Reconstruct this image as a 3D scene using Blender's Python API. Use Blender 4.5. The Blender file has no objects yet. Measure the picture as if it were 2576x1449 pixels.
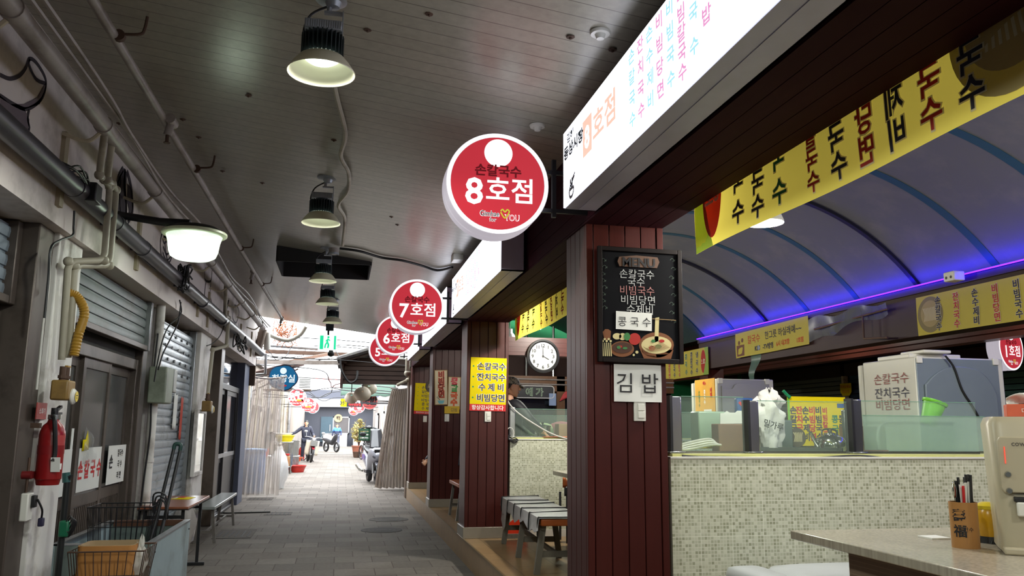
import bpy, bmesh, math, random
from mathutils import Vector, Matrix, Quaternion
random.seed(7)
SC = bpy.context.scene
COL = SC.collection
PI = math.pi
# ---------------------------------------------------------------- camera
FPX, CXP, CYP, CAMH = 2054.0, 1288.0, 724.5, 1.5
YAW, PITCH, ROLL = math.radians(11.644), math.radians(9.695), math.radians(0.498)
FW = Vector((math.sin(YAW)*math.cos(PITCH), math.cos(YAW)*math.cos(PITCH), math.sin(PITCH)))
_r0 = Vector((math.cos(YAW), -math.sin(YAW), 0)); _u0 = _r0.cross(FW)
RT = math.cos(ROLL)*_r0 + math.sin(ROLL)*_u0
UP = -math.sin(ROLL)*_r0 + math.cos(ROLL)*_u0
cam_d = bpy.data.cameras.new('camera'); cam = bpy.data.objects.new('camera', cam_d); COL.objects.link(cam)
cam.matrix_world = Matrix(((RT.x, UP.x, -FW.x, 0), (RT.y, UP.y, -FW.y, 0), (RT.z, UP.z, -FW.z, CAMH), (0, 0, 0, 1)))
cam_d.sensor_width = 36.0; cam_d.lens = 36.0*FPX/2576.0
cam_d.clip_start = 0.05; cam_d.clip_end = 400
SC.camera = cam
# ---------------------------------------------------------------- exposure, sky, lights
SC.view_settings.view_transform = 'Standard'
SC.view_settings.look = 'None'
SC.view_settings.gamma = 1.0
SC.view_settings.use_curve_mapping = False
SC.view_settings.exposure = 0.1
W = bpy.data.worlds.new('overcast_sky'); SC.world = W; W.use_nodes = True
_bg = W.node_tree.nodes['Background']
_bg.inputs[0].default_value = (0.93, 0.97, 1.0, 1)
_bg.inputs[1].default_value = 11.0
E_LAMP, E_BOX, E_DISC, E_LED, E_PEND, E_ST = 20.0, 3.1, .6, 42.0, 76.0, 10.0
SC.cycles.max_bounces = 7; SC.cycles.diffuse_bounces = 4; SC.cycles.glossy_bounces = 3
SC.cycles.transmission_bounces = 6; SC.cycles.transparent_max_bounces = 10
SC.cycles.sample_clamp_indirect = 6.0
SC.cycles.caustics_reflective = False; SC.cycles.caustics_refractive = False

def at(x, y, X=None, Y=None, Z=None):
    """the point of the place seen at photo pixel (x, y) on a plane of the building"""
    d = RT*((x-CXP)/FPX) - UP*((y-CYP)/FPX) + FW
    o = Vector((0, 0, CAMH))
    t = X/d.x if X is not None else (Y/d.y if Y is not None else (Z-CAMH)/d.z)
    return o + d*t

# ---------------------------------------------------------------- materials
def lin(c):
    return tuple(((v/255)/12.92 if v/255 <= .04045 else ((v/255+.055)/1.055)**2.4) for v in c)
MATS = {}
class NT:
    def __init__(s, name):
        s.m = bpy.data.materials.new(name); s.m.use_nodes = True; s.t = s.m.node_tree
        s.b = s.t.nodes['Principled BSDF']; s.out = s.t.nodes['Material Output']
    def n(s, typ, **k):
        o = s.t.nodes.new(typ)
        for a, v in k.items(): setattr(o, a, v)
        return o
    def l(s, a, b): s.t.links.new(a, b)
    def coord(s, kind='Object', scale=(1, 1, 1), rot=(0, 0, 0)):
        tc = s.n('ShaderNodeTexCoord'); mp = s.n('ShaderNodeMapping')
        mp.inputs['Scale'].default_value = scale; mp.inputs['Rotation'].default_value = rot
        s.l(tc.outputs[kind], mp.inputs[0]); return mp.outputs[0]
    def noise(s, vec, scale, detail=4, rough=.55):
        o = s.n('ShaderNodeTexNoise'); o.inputs['Scale'].default_value = scale; o.inputs['Detail'].default_value = detail
        o.inputs['Roughness'].default_value = rough; s.l(vec, o.inputs['Vector']); return o.outputs['Fac']
    def mix(s, fac, a, b, mode='MIX'):
        o = s.n('ShaderNodeMix', data_type='RGBA', blend_type=mode)
        for i, v in ((0, fac), (6, a), (7, b)):
            if isinstance(v, (int, float)): o.inputs[i].default_value = v
            elif isinstance(v, tuple): o.inputs[i].default_value = (*v[:3], 1)
            else: s.l(v, o.inputs[i])
        return o.outputs[2]
    def ramp(s, fac, p0, p1):
        o = s.n('ShaderNodeMapRange'); o.inputs[1].default_value = p0; o.inputs[2].default_value = p1
        s.l(fac, o.inputs[0]); return o.outputs[0]
    def bump(s, h, strength, dist=.01):
        o = s.n('ShaderNodeBump'); o.inputs['Strength'].default_value = strength; o.inputs['Distance'].default_value = dist
        s.l(h, o.inputs['Height']); s.l(o.outputs[0], s.b.inputs['Normal'])
    def set(s, **k):
        for a, v in k.items(): s.b.inputs[a].default_value = v
def mt(name, col, rough=.6, metal=0., var=.12, scale=9., bump=0., stretch=(1, 1, 1), spec=.5, dirt=None, dscale=2.5):
    """plain surface with a little procedural unevenness; dirt = colour of stains"""
    if name in MATS: return MATS[name]
    N = NT(name); c = lin(col); v = N.coord('Object', stretch)
    f = N.noise(v, scale)
    colr = N.mix(f, tuple(x*(1-var) for x in c), tuple(min(1, x*(1+var)) for x in c))
    if dirt:
        colr = N.mix(N.ramp(N.noise(v, dscale, 6, .65), .5, .72), colr, lin(dirt))
    N.l(colr, N.b.inputs['Base Color']); N.set(Roughness=rough, Metallic=metal); N.b.inputs['Specular IOR Level'].default_value = spec
    if bump: N.bump(N.noise(v, scale*3, 5), bump, .004)
    MATS[name] = N.m; return N.m
def em(name, col, strength, base=None):
    if name in MATS: return MATS[name]
    N = NT(name); c = lin(col)
    f = N.noise(N.coord(), 3.0)
    cc = N.mix(f, tuple(x*.97 for x in c), c)
    N.l(cc, N.b.inputs['Emission Color']); N.b.inputs['Emission Strength'].default_value = strength
    N.b.inputs['Base Color'].default_value = (*(lin(base) if base else tuple(x*.18 for x in c)), 1); N.set(Roughness=.5); N.b.inputs['Specular IOR Level'].default_value = .1
    MATS[name] = N.m; return N.m
def glass(name, col=(225, 240, 232), alpha=.065, rough=.08):
    if name in MATS: return MATS[name]
    N = NT(name); N.b.inputs['Base Color'].default_value = (*lin(col), 1); N.set(Roughness=rough)
    g = N.noise(N.coord(), 3.0, 6)
    tr = N.n('ShaderNodeBsdfTransparent'); tr.inputs[0].default_value = (.93, .98, .95, 1)
    mx = N.n('ShaderNodeMixShader'); rg = N.n('ShaderNodeMapRange'); rg.inputs[3].default_value = alpha*.7; rg.inputs[4].default_value = alpha*1.4
    N.l(g, rg.inputs[0]); N.l(rg.outputs[0], mx.inputs[0]); N.l(tr.outputs[0], mx.inputs[1]); N.l(N.b.outputs[0], mx.inputs[2])
    N.l(mx.outputs[0], N.out.inputs[0]); MATS[name] = N.m; return N.m
def vinyl(name, col, alpha=.6):
    """cloudy soft plastic sheet"""
    if name in MATS: return MATS[name]
    N = NT(name); c = lin(col); N.set(Roughness=.25)
    f = N.noise(N.coord('Object', (1, 1, .25)), 5.0, 6)
    N.l(N.mix(f, tuple(x*.75 for x in c), c), N.b.inputs['Base Color'])
    tl = N.n('ShaderNodeBsdfTranslucent'); tl.inputs[0].default_value = (*c, 1)
    tr = N.n('ShaderNodeBsdfTransparent')
    m1 = N.n('ShaderNodeMixShader'); m1.inputs[0].default_value = .45
    N.l(N.b.outputs[0], m1.inputs[1]); N.l(tl.outputs[0], m1.inputs[2])
    m2 = N.n('ShaderNodeMixShader'); rg = N.n('ShaderNodeMapRange'); rg.inputs[3].default_value = alpha-.15; rg.inputs[4].default_value = alpha+.2
    N.l(f, rg.inputs[0]); N.l(rg.outputs[0], m2.inputs[0]); N.l(tr.outputs[0], m2.inputs[1]); N.l(m1.outputs[0], m2.inputs[2])
    N.l(m2.outputs[0], N.out.inputs[0]); MATS[name] = N.m; return N.m
def cloth(name, col, trans=.35):
    if name in MATS: return MATS[name]
    N = NT(name); c = lin(col); N.set(Roughness=.7)
    f = N.noise(N.coord(), 14.0)
    N.l(N.mix(f, tuple(x*.92 for x in c), c), N.b.inputs['Base Color'])
    tl = N.n('ShaderNodeBsdfTranslucent'); tl.inputs[0].default_value = (*c, 1)
    m1 = N.n('ShaderNodeMixShader'); m1.inputs[0].default_value = trans
    N.l(N.b.outputs[0], m1.inputs[1]); N.l(tl.outputs[0], m1.inputs[2]); N.l(m1.outputs[0], N.out.inputs[0])
    MATS[name] = N.m; return N.m
def grid(name, plane, w, h, mortar, c1, c2, cm, off=0., big=None, cbig=None, rough=.35, bump=.4, noise=.0, nscale=1.5, cn=(60, 55, 50), spec=.5):
    """tiles: plane picks the two object axes that carry the grid"""
    N = NT(name); tc = N.n('ShaderNodeTexCoord'); sp = N.n('ShaderNodeSeparateXYZ'); cb = N.n('ShaderNodeCombineXYZ')
    N.l(tc.outputs['Object'], sp.inputs[0]); ax = {'X': 0, 'Y': 1, 'Z': 2}
    N.l(sp.outputs[ax[plane[0]]], cb.inputs[0])
    sh = N.n('ShaderNodeMath', operation='ADD'); sh.inputs[1].default_value = h*.5 if h > 10 else 0; N.l(sp.outputs[ax[plane[1]]], sh.inputs[0]); N.l(sh.outputs[0], cb.inputs[1])
    def brick(w, h, mo, c1, c2, cm):
        b = N.n('ShaderNodeTexBrick'); b.offset = off; b.squash = 1
        N.l(cb.outputs[0], b.inputs['Vector'])
        b.inputs['Color1'].default_value = (*lin(c1), 1); b.inputs['Color2'].default_value = (*lin(c2), 1); b.inputs['Mortar'].default_value = (*lin(cm), 1)
        b.inputs['Scale'].default_value = 1; b.inputs['Mortar Size'].default_value = mo; b.inputs['Mortar Smooth'].default_value = .1
        b.inputs['Bias'].default_value = 0; b.inputs['Brick Width'].default_value = w; b.inputs['Row Height'].default_value = h
        return b
    b = brick(w, h, mortar, c1, c2, cm); col = b.outputs['Color']
    if big:
        b2 = brick(big, big, mortar*.9, c1, c1, cm); col = N.mix(b2.outputs['Fac'], col, lin(cbig or cm))
    if noise:
        col = N.mix(N.ramp(N.noise(tc.outputs['Object'], nscale, 6, .65), .45, .75), col, N.mix(noise, col, lin(cn)))
        fine = N.noise(tc.outputs['Object'], 22.0, 5); col = N.mix(.25, col, N.mix(fine, (0, 0, 0), (1, 1, 1)), 'OVERLAY')
    N.l(col, N.b.inputs['Base Color']); N.set(Roughness=rough); N.b.inputs['Specular IOR Level'].default_value = spec
    inv = N.n('ShaderNodeMath', operation='SUBTRACT'); inv.inputs[0].default_value = 1; N.l(b.outputs['Fac'], inv.inputs[1])
    N.bump(inv.outputs[0], bump, .004); MATS[name] = N.m; return N.m
def woodmat(name, col, axis='Z', rough=.38, contrast=.35, spec=.3):
    if name in MATS: return MATS[name]
    N = NT(name); c = lin(col); st = {'Z': (14, 14, .7), 'Y': (14, .7, 14), 'X': (.7, 14, 14)}[axis]
    v = N.coord('Object', st); f = N.noise(v, 3.0, 6, .6); g = N.noise(N.coord(), 1.3, 3)
    k = N.mix(f, tuple(x*(1-contrast) for x in c), tuple(x*(1+contrast) for x in c))
    k = N.mix(N.ramp(g, .3, .8), k, tuple(x*.7 for x in c))
    N.l(k, N.b.inputs['Base Color']); N.set(Roughness=rough); N.b.inputs['Specular IOR Level'].default_value = spec; N.bump(f, .12, .004); MATS[name] = N.m; return N.m

# ---------------------------------------------------------------- mesh building
ORG = {}
_T = {}
def TXT(s, b=0.):
    k = (s, b)
    if k not in _T:
        c = bpy.data.curves.new('t', 'FONT'); c.body = s; c.size = 1; c.offset = b; c.resolution_u = 2
        o = bpy.data.objects.new('t', c); m = o.to_mesh()
        vs = [(v.co.x, v.co.y) for v in m.vertices]; fs = [tuple(p.vertices) for p in m.polygons]
        o.to_mesh_clear(); bpy.data.objects.remove(o); bpy.data.curves.remove(c)
        xs = [v[0] for v in vs] or [0]
        _T[k] = (vs, fs, min(xs), max(xs))
    return _T[k]
def frame(o, right, up):
    r = Vector(right).normalized(); u = Vector(up); u = (u - r*u.dot(r)).normalized(); n = r.cross(u)
    o = Vector(o)
    return Matrix(((r.x, u.x, n.x, o.x), (r.y, u.y, n.y, o.y), (r.z, u.z, n.z, o.z), (0, 0, 0, 1)))
ID = Matrix.Identity(4)
def TR(x, y, z): return Matrix.Translation((x, y, z))
def RZ(a): return Matrix.Rotation(a, 4, 'Z')
def RX(a): return Matrix.Rotation(a, 4, 'X')
def RY(a): return Matrix.Rotation(a, 4, 'Y')
def spline(pts, n=6):
    P = [Vector(p) for p in pts]
    if len(P) < 3: return P
    out = []
    for i in range(len(P)-1):
        a, b, c, d = P[max(i-1, 0)], P[i], P[i+1], P[min(i+2, len(P)-1)]
        for k in range(n):
            t = k/n
            out.append(.5*((2*b)+(c-a)*t+(2*a-5*b+4*c-d)*t*t+(3*b-a-3*c+d)*t**3))
    return out+[P[-1]]
class MB:
    def __init__(s, M=None): s.v = []; s.f = []; s.M = M or ID
    def add(s, vs, fs, M=None):
        M = s.M @ M if M is not None else s.M
        b = len(s.v); s.v += [M @ Vector(v) for v in vs]; s.f += [tuple(i+b for i in f) for f in fs]; return s
    def box(s, x0, x1, y0, y1, z0, z1, M=None):
        vs = [(x, y, z) for x in (x0, x1) for y in (y0, y1) for z in (z0, z1)]
        return s.add(vs, [(0, 1, 3, 2), (4, 6, 7, 5), (0, 4, 5, 1), (2, 3, 7, 6), (0, 2, 6, 4), (1, 5, 7, 3)], M)
    def cbox(s, c, sz, M=None):
        return s.box(c[0]-sz[0]/2, c[0]+sz[0]/2, c[1]-sz[1]/2, c[1]+sz[1]/2, c[2]-sz[2]/2, c[2]+sz[2]/2, M)
    def bar(s, a, b, w, h=None, upv=(0, 0, 1)):
        """rectangular bar from a to b"""
        a = Vector(a); b = Vector(b); h = h or w; d = (b-a); L = d.length; d.normalize(); u = Vector(upv)
        if abs(u.dot(d)) > .95: u = Vector((0, 1, 0))
        r = d.cross(u).normalized(); u = r.cross(d)
        vs = [p+r*i*w/2+u*j*h/2 for p in (a, b) for i, j in ((-1, -1), (1, -1), (1, 1), (-1, 1))]
        return s.add(vs, [(0, 1, 2, 3), (4, 7, 6, 5), (0, 4, 5, 1), (1, 5, 6, 2), (2, 6, 7, 3), (3, 7, 4, 0)])
    def tube(s, pts, r, n=8, cap=True, closed=False):
        P = [Vector(p) for p in pts]; m = len(P); R = r if isinstance(r, (list, tuple)) else [r]*m
        vs = []; prev = None
        for i, p in enumerate(P):
            if closed: t = P[(i+1) % m]-P[i-1]
            else: t = P[min(i+1, m-1)]-P[max(i-1, 0)]
            if t.length < 1e-9: t = Vector((0, 0, 1))
            t.normalize()
            if prev is None:
                q = Vector((0, 0, 1)) if abs(t.z) < .9 else Vector((1, 0, 0)); x = t.cross(q).normalized()
            else:
                x = prev-t*prev.dot(t); x = x.normalized() if x.length > 1e-6 else t.orthogonal().normalized()
            prev = x; y = t.cross(x)
            vs += [p+(x*math.cos(2*PI*k/n)+y*math.sin(2*PI*k/n))*R[i] for k in range(n)]
        fs = []
        for i in range(m if closed else m-1):
            j = (i+1) % m
            for k in range(n): fs.append((i*n+k, i*n+(k+1) % n, j*n+(k+1) % n, j*n+k))
        if cap and not closed: fs += [tuple(range(n-1, -1, -1)), tuple((m-1)*n+k for k in range(n))]
        return s.add(vs, fs)
    def cable(s, pts, r, n=6, k=6): return s.tube(spline(pts, k), r, n)
    def lathe(s, prof, n=24, M=None, a0=0., a1=2*PI):
        full = abs(a1-a0-2*PI) < 1e-6; cnt = n if full else n+1; vs = []; fs = []
        for r, z in prof:
            vs += [(r*math.cos(a0+(a1-a0)*k/n), r*math.sin(a0+(a1-a0)*k/n), z) for k in range(cnt)]
        for i in range(len(prof)-1):
            for k in range(n):
                k2 = (k+1) % cnt; fs.append((i*cnt+k, i*cnt+k2, (i+1)*cnt+k2, (i+1)*cnt+k))
        return s.add(vs, fs, M)
    def disc(s, r, M=None, n=40, rx=None):
        return s.add([((rx or r)*math.cos(2*PI*k/n), r*math.sin(2*PI*k/n), 0) for k in range(n)], [tuple(range(n))], M)
    def sphere(s, c, r, n=12, M=None):
        r = (r, r, r) if isinstance(r, (int, float)) else r
        pr = [(max(1e-4, math.sin(PI*i/n)), -math.cos(PI*i/n)) for i in range(n+1)]
        return s.lathe(pr, 2*n, (M or ID) @ TR(*c) @ Matrix.Diagonal((*r, 1)))
    def prism(s, poly, d, M=None):
        n = len(poly); vs = [(u, v, 0) for u, v in poly]+[(u, v, d) for u, v in poly]
        return s.add(vs, [tuple(range(n-1, -1, -1)), tuple(range(n, 2*n))]+[(k, (k+1) % n, n+(k+1) % n, n+k) for k in range(n)], M)
    def poly(s, pts): return s.add(pts, [tuple(range(len(pts)))])
    def flat(s, poly, M, z=.0): return s.add([(u, v, z) for u, v in poly], [tuple(range(len(poly)))], M)
    def rect(s, u0, u1, v0, v1, M, z=.0): return s.flat([(u0, v0), (u1, v0), (u1, v1), (u0, v1)], M, z)
    def ring(s, r0, r1, M, z=0., n=40, sx=1.):
        vs = [(r*sx*math.cos(2*PI*k/n), r*math.sin(2*PI*k/n), z) for r in (r0, r1) for k in range(n)]
        return s.add(vs, [(k, (k+1) % n, n+(k+1) % n, n+k) for k in range(n)], M)
    def stroke(s, pts, w, M, z=0., smooth=True):
        """flat painted line in the plane of M"""
        P = spline([(p[0], p[1], 0) for p in pts], 5) if smooth else [Vector((p[0], p[1], 0)) for p in pts]
        vs = []; m = len(P)
        for i, p in enumerate(P):
            t = (P[min(i+1, m-1)]-P[max(i-1, 0)]); t = t.normalized() if t.length > 1e-9 else Vector((1, 0, 0)); q = Vector((-t.y, t.x, 0))*w/2
            vs += [(p.x+q.x, p.y+q.y, z), (p.x-q.x, p.y-q.y, z)]
        return s.add(vs, [(2*i, 2*i+1, 2*i+3, 2*i+2) for i in range(m-1)], M)
    def text(s, t, u, v, size, M, al='c', b=0., sx=1., mir=False, z=.002, rot=0.):
        vs, fs, x0, x1 = TXT(t, b/1.0)
        ox = {'c': (x0+x1)/2, 'l': x0, 'r': x1}[al]; k = -1 if mir else 1
        R = TR(u, v, z) @ RZ(rot)
        return s.add([((x-ox)*size*sx*k, (y-.375)*size, 0) for x, y in vs], fs, M @ R)
    def vtext(s, t, u, v, size, step, M, **k):
        for i, ch in enumerate(t):
            if ch != ' ': s.text(ch, u, v-i*step, size, M, **k)
        return s
    def surf(s, fn, nu, nv, thick=0., closed_u=False):
        g = [[Vector(fn(i/nu, j/nv)) for j in range(nv+1)] for i in range(nu+1)]
        vs = [p for row in g for p in row]; k = nv+1
        fs = [(i*k+j, (i+1)*k+j, (i+1)*k+j+1, i*k+j+1) for i in range(nu) for j in range(nv)]
        return s.add(vs, fs)
    def loft(s, secs, n=14, cap=True, pw=1.):
        """secs: (centre, side vector, up vector); superellipse rings"""
        vs = []
        for c, a, b in secs:
            c = Vector(c); a = Vector(a); b = Vector(b)
            for k in range(n):
                ct, st = math.cos(2*PI*k/n), math.sin(2*PI*k/n)
                vs.append(c+a*math.copysign(abs(ct)**pw, ct)+b*math.copysign(abs(st)**pw, st))
        m = len(secs); fs = [(i*n+k, i*n+(k+1) % n, (i+1)*n+(k+1) % n, (i+1)*n+k) for i in range(m-1) for k in range(n)]
        if cap: fs += [tuple(range(n-1, -1, -1)), tuple((m-1)*n+k for k in range(n))]
        return s.add(vs, fs)
    def mesh(s, me, M=None): return s.add([v.co for v in me.vertices], [tuple(p.vertices) for p in me.polygons], M)
    def build(s, name, mat, parent=None, sharp=38, bevel=0., solid=0., flat=False, world=None, sub=0):
        me = bpy.data.meshes.new(name)
        root = parent
        while root is not None and root.parent is not None: root = root.parent
        inv = ORG[root.name].inverted() if root is not None and root.name in ORG else None
        if inv is None and world is not None and parent is None: inv = world.inverted()
        vs = [inv @ v for v in s.v] if inv is not None else s.v
        me.from_pydata(vs, [], s.f); me.update()
        bm = bmesh.new(); bm.from_mesh(me); bmesh.ops.recalc_face_normals(bm, faces=bm.faces); bm.to_mesh(me); bm.free()
        if not flat:
            me.shade_smooth()
            try: me.set_sharp_from_angle(angle=math.radians(sharp))
            except Exception: pass
        me.materials.append(mat)
        o = bpy.data.objects.new(name, me); COL.objects.link(o)
        if parent is not None: o.parent = parent
        elif world is not None: o.matrix_world = world
        if parent is None: ORG[o.name] = world if world is not None else ID.copy()
        if solid:
            md = o.modifiers.new('thickness', 'SOLIDIFY'); md.thickness = solid; md.offset = 0
        if bevel:
            md = o.modifiers.new('bevel', 'BEVEL'); md.width = bevel; md.segments = 2; md.limit_method = 'ANGLE'; md.angle_limit = math.radians(40)
        if sub:
            md = o.modifiers.new('sub', 'SUBSURF'); md.levels = sub; md.render_levels = sub
        return o
def tag(o, label, cat, group=None, kind=None):
    o['label'] = label; o['category'] = cat
    if group: o['group'] = group
    if kind: o['kind'] = kind
    return o
def struct(o, label=None, cat=None):
    o['kind'] = 'structure'
    if label: o['label'] = label; o['category'] = cat or 'structure'
    return o
def thing(name, label, cat, loc=(0, 0, 0), group=None, rz=0., M=None):
    o = bpy.data.objects.new(name, None); COL.objects.link(o); o.empty_display_size = .1
    o.matrix_world = M if M is not None else (TR(*loc) @ RZ(rz)); ORG[o.name] = o.matrix_world.copy()
    return tag(o, label, cat, group)
def dup(root, M, label=None, group=None):
    c = root.copy(); COL.objects.link(c); c.matrix_world = M; ORG[c.name] = M.copy()
    if label: c['label'] = label
    if group: c['group'] = group
    for ch in list(root.children):
        d = ch.copy(); COL.objects.link(d); d.parent = c
        for g in list(ch.children):
            e = g.copy(); COL.objects.link(e); e.parent = d
    return c
def light(name, kind, loc, power, col=(1, 1, 1), parent=None, size=.1, rot=None, spot=None):
    d = bpy.data.lights.new(name, kind); d.energy = power; d.color = col
    if kind in ('POINT', 'SPOT'): d.shadow_soft_size = size
    if kind == 'AREA': d.size = size
    if spot: d.spot_size = spot; d.spot_blend = .2
    o = bpy.data.objects.new(name, d); COL.objects.link(o)
    if parent is not None:
        o.parent = parent; loc = ORG[parent.name].inverted() @ Vector(loc)
    o.location = loc
    if rot: o.rotation_euler = rot
    return o
SX = (1, 0, 0); SY = (0, 1, 0); SZ = (0, 0, 1); NX = (-1, 0, 0); NY = (0, -1, 0)
# ---------------------------------------------------------------- shared materials
m_white = mt('white_paint', (226, 222, 218), .6, dirt=(150, 140, 130), var=.05)
m_wall = mt('mural_wall_paint', (228, 218, 214), .7, var=.05, scale=4, dirt=(150, 138, 132), dscale=1.2)
m_cream = mt('cream_paint', (196, 186, 160), .6, dirt=(130, 115, 90))
m_frame = mt('bronze_aluminium', (96, 86, 80), .42, .45, dirt=(60, 52, 46))
m_alu = mt('bare_aluminium', (170, 172, 175), .35, .8, dirt=(110, 108, 104))
m_steel = mt('stainless_steel', (175, 178, 176), .25, .95, var=.06)
m_pipe = mt('grey_painted_pipe', (158, 150, 144), .45, dirt=(105, 92, 82), scale=16)
m_pipe_y = mt('cream_gas_pipe', (170, 164, 146), .5, dirt=(110, 98, 80), scale=16)
m_gut = mt('dark_grey_pipe', (58, 56, 64), .38, var=.1, dirt=(45, 42, 44))
m_black = mt('black_plastic', (24, 24, 27), .45)
m_cab = mt('black_cable', (20, 20, 22), .5)
m_wcab = mt('white_cable', (205, 203, 196), .5)
m_rust = mt('rusty_iron', (92, 70, 58), .7, .4, bump=.3, dirt=(50, 40, 36))
m_wood = woodmat('red_brown_planks', (72, 27, 23), 'Z')
m_woody = woodmat('red_brown_beam', (54, 20, 29), 'Y', .65, spec=.05)
m_woodx = woodmat('red_brown_crossbeam', (78, 33, 28), 'X')
m_dwood = woodmat('dark_stained_timber', (54, 33, 28), 'Y', .6)
m_paper = mt('white_paper', (226, 226, 222), .8, var=.03)
m_wplast = mt('white_plastic', (222, 220, 212), .4, var=.04)
m_yel = mt('yellow_print', (222, 200, 16), .6, var=.03, spec=.1)
m_red = mt('red_paint', (136, 16, 20), .3, var=.06)
m_redp = mt('red_print', (200, 30, 34), .5, var=.03)
m_blk = mt('black_ink', (22, 20, 26), .6)
m_wink = mt('white_ink', (235, 232, 228), .6, var=.02)
m_navy = mt('navy_ink', (40, 38, 66), .6)
m_grn = mt('green_ink', (40, 130, 84), .6)
m_glass = glass('clear_glass')
m_floor = grid('alley_pavers', 'XY', .42, .42, .006, (104, 99, 94), (122, 116, 110), (86, 81, 76), off=.5, rough=.8, bump=.35, spec=.03, noise=.55, nscale=.9, cn=(96, 88, 80))
m_plat = grid('tan_floor_tiles', 'XY', .4, .4, .004, (150, 120, 84), (162, 132, 94), (104, 84, 60), rough=.3, bump=.2, noise=.35, nscale=1.2, cn=(110, 84, 56))
m_ceil = grid('ceiling_panels', 'YX', .115, 60, .003, (154, 150, 136), (160, 156, 142), (102, 98, 88), rough=.28, bump=.7, noise=.35, nscale=.8, cn=(128, 116, 104))
TL = ((206, 208, 186), (150, 152, 126), (206, 206, 188))
m_mosx = grid('mosaic_tiles_front', 'XZ', .0205, .0205, .0022, *TL, big=.205, cbig=(222, 222, 206), rough=.25)
m_mosy = grid('mosaic_tiles_side', 'YZ', .0205, .0205, .0022, *TL, big=.205, cbig=(222, 222, 206), rough=.25)
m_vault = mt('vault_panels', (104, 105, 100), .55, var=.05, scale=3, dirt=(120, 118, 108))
m_teal = mt('teal_band', (38, 78, 86), .5)
m_dark = mt('dark_interior', (30, 28, 28), .8)
m_facade = mt('grey_facade', (105, 104, 108), .7)

# ---------------------------------------------------------------- floor, platform, ceiling
b = MB(); b.poly([(-3.4, -4, 0), (1.42, -4, 0), (1.42, 17.7, 0), (2.6, 17.7, 0), (2.6, 80, 0), (-3.4, 80, 0)])
struct(b.build('floor', m_floor, flat=True), 'grey paving of the market alley', 'floor')
b = MB(); b.box(1.42, 9.5, -4, 17.7, 0, .25)
struct(b.build('floor_platform', m_plat, flat=True), 'raised tan tiled platform carrying the noodle stalls', 'floor')
b = MB(); b.box(1.413, 1.433, -4, 17.68, .238, .256)
struct(b.build('trim_1', mt('brass_nosing', (150, 130, 96), .3, .7), flat=True), 'metal nosing along the platform edge', 'trim')
def cz(x): return 3.48-.13*x
HX0, HX1, HY0, HY1 = -.80, .27, 9.75, 10.75
b = MB()
for x0, x1, y0, y1 in ((-1.76, HX0, -4, 17.3), (HX1, 1.45, -4, 17.3), (HX0, HX1, -4, HY0), (HX0, HX1, HY1, 17.3)):
    b.add([(x0, y0, cz(x0)), (x1, y0, cz(x1)), (x1, y1, cz(x1)), (x0, y1, cz(x0))], [(0, 1, 2, 3)])
b.add([(-1.76, 17.3, cz(-1.76)), (1.45, 17.3, cz(1.45)), (1.45, 17.3, 4), (-1.76, 17.3, 4)], [(0, 1, 2, 3)])
struct(b.build('ceiling', m_ceil, flat=True), 'slatted panel ceiling over the alley', 'ceiling')
b = MB()
for x0, x1, y0, y1 in ((HX0-.02, HX0, HY0, HY1), (HX1, HX1+.02, HY0, HY1), (HX0, HX1, HY0-.02, HY0), (HX0, HX1, HY1, HY1+.02)): b.box(x0, x1, y0, y1, 3.4, 3.95)
b.box(HX0, HX1, HY0, HY1, 3.93, 3.95)
for k in range(3): b.box(HX0, HX1, HY0+.22+k*.28, HY0+.27+k*.28, 3.6, 3.66)
struct(b.build('ceiling_hatch', m_dark, flat=True), 'dark rectangular opening cut in the alley ceiling', 'ceiling')
b = MB(); b.box(-3.4, 11.5, -4.2, 17.3, 4.3, 4.5); struct(b.build('sky_block_roof', m_dark, flat=True))  # unseen roof put over the ceilings to block the sky light
b = MB(); b.box(-3.4, 11.5, -4.2, -4, 0, 4.4); struct(b.build('wall_back', m_facade, flat=True))
b = MB(); b.box(11.3, 11.5, -4.2, 18.2, 0, 4.4); struct(b.build('wall_right', m_dark, flat=True))
# ---------------------------------------------------------------- left shop row
LX = -1.75; DX = -2.02
b = MB(); b.box(-3.3, LX, -4, 17.6, 2.7, 4.35); wl = struct(b.build('wall_left', m_wall, flat=True), 'white upper shopfront wall with faded painted figures', 'wall')
b = MB(); b.box(-3.4, -3.2, -4, 17.6, 0, 4.4)
struct(b.build('wall_left_rear', m_dark, flat=True))
def frL(y, z, x=LX): return frame((x+.004, y, z), SY, SZ)
m_mur = mt('grey_mural_paint', (112, 100, 108), .8); m_mur2 = mt('dark_mural_outline', (56, 48, 56), .8)
F0 = frL(0, 0)
def pl(pts): return [(at(x, y, X=LX+.004).y, at(x, y, X=LX+.004).z) for x, y in pts]
b = MB()
b.flat(pl([(0, 240), (25, 262), (60, 262), (95, 245), (115, 208), (116, 225), (100, 262), (62, 275), (74, 300), (73, 325), (60, 340), (37, 335), (60, 362), (36, 345), (22, 320), (5, 300), (0, 290)]), F0)
b.build('mural_figure', m_mur, wl, flat=True)
b = MB()
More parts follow.
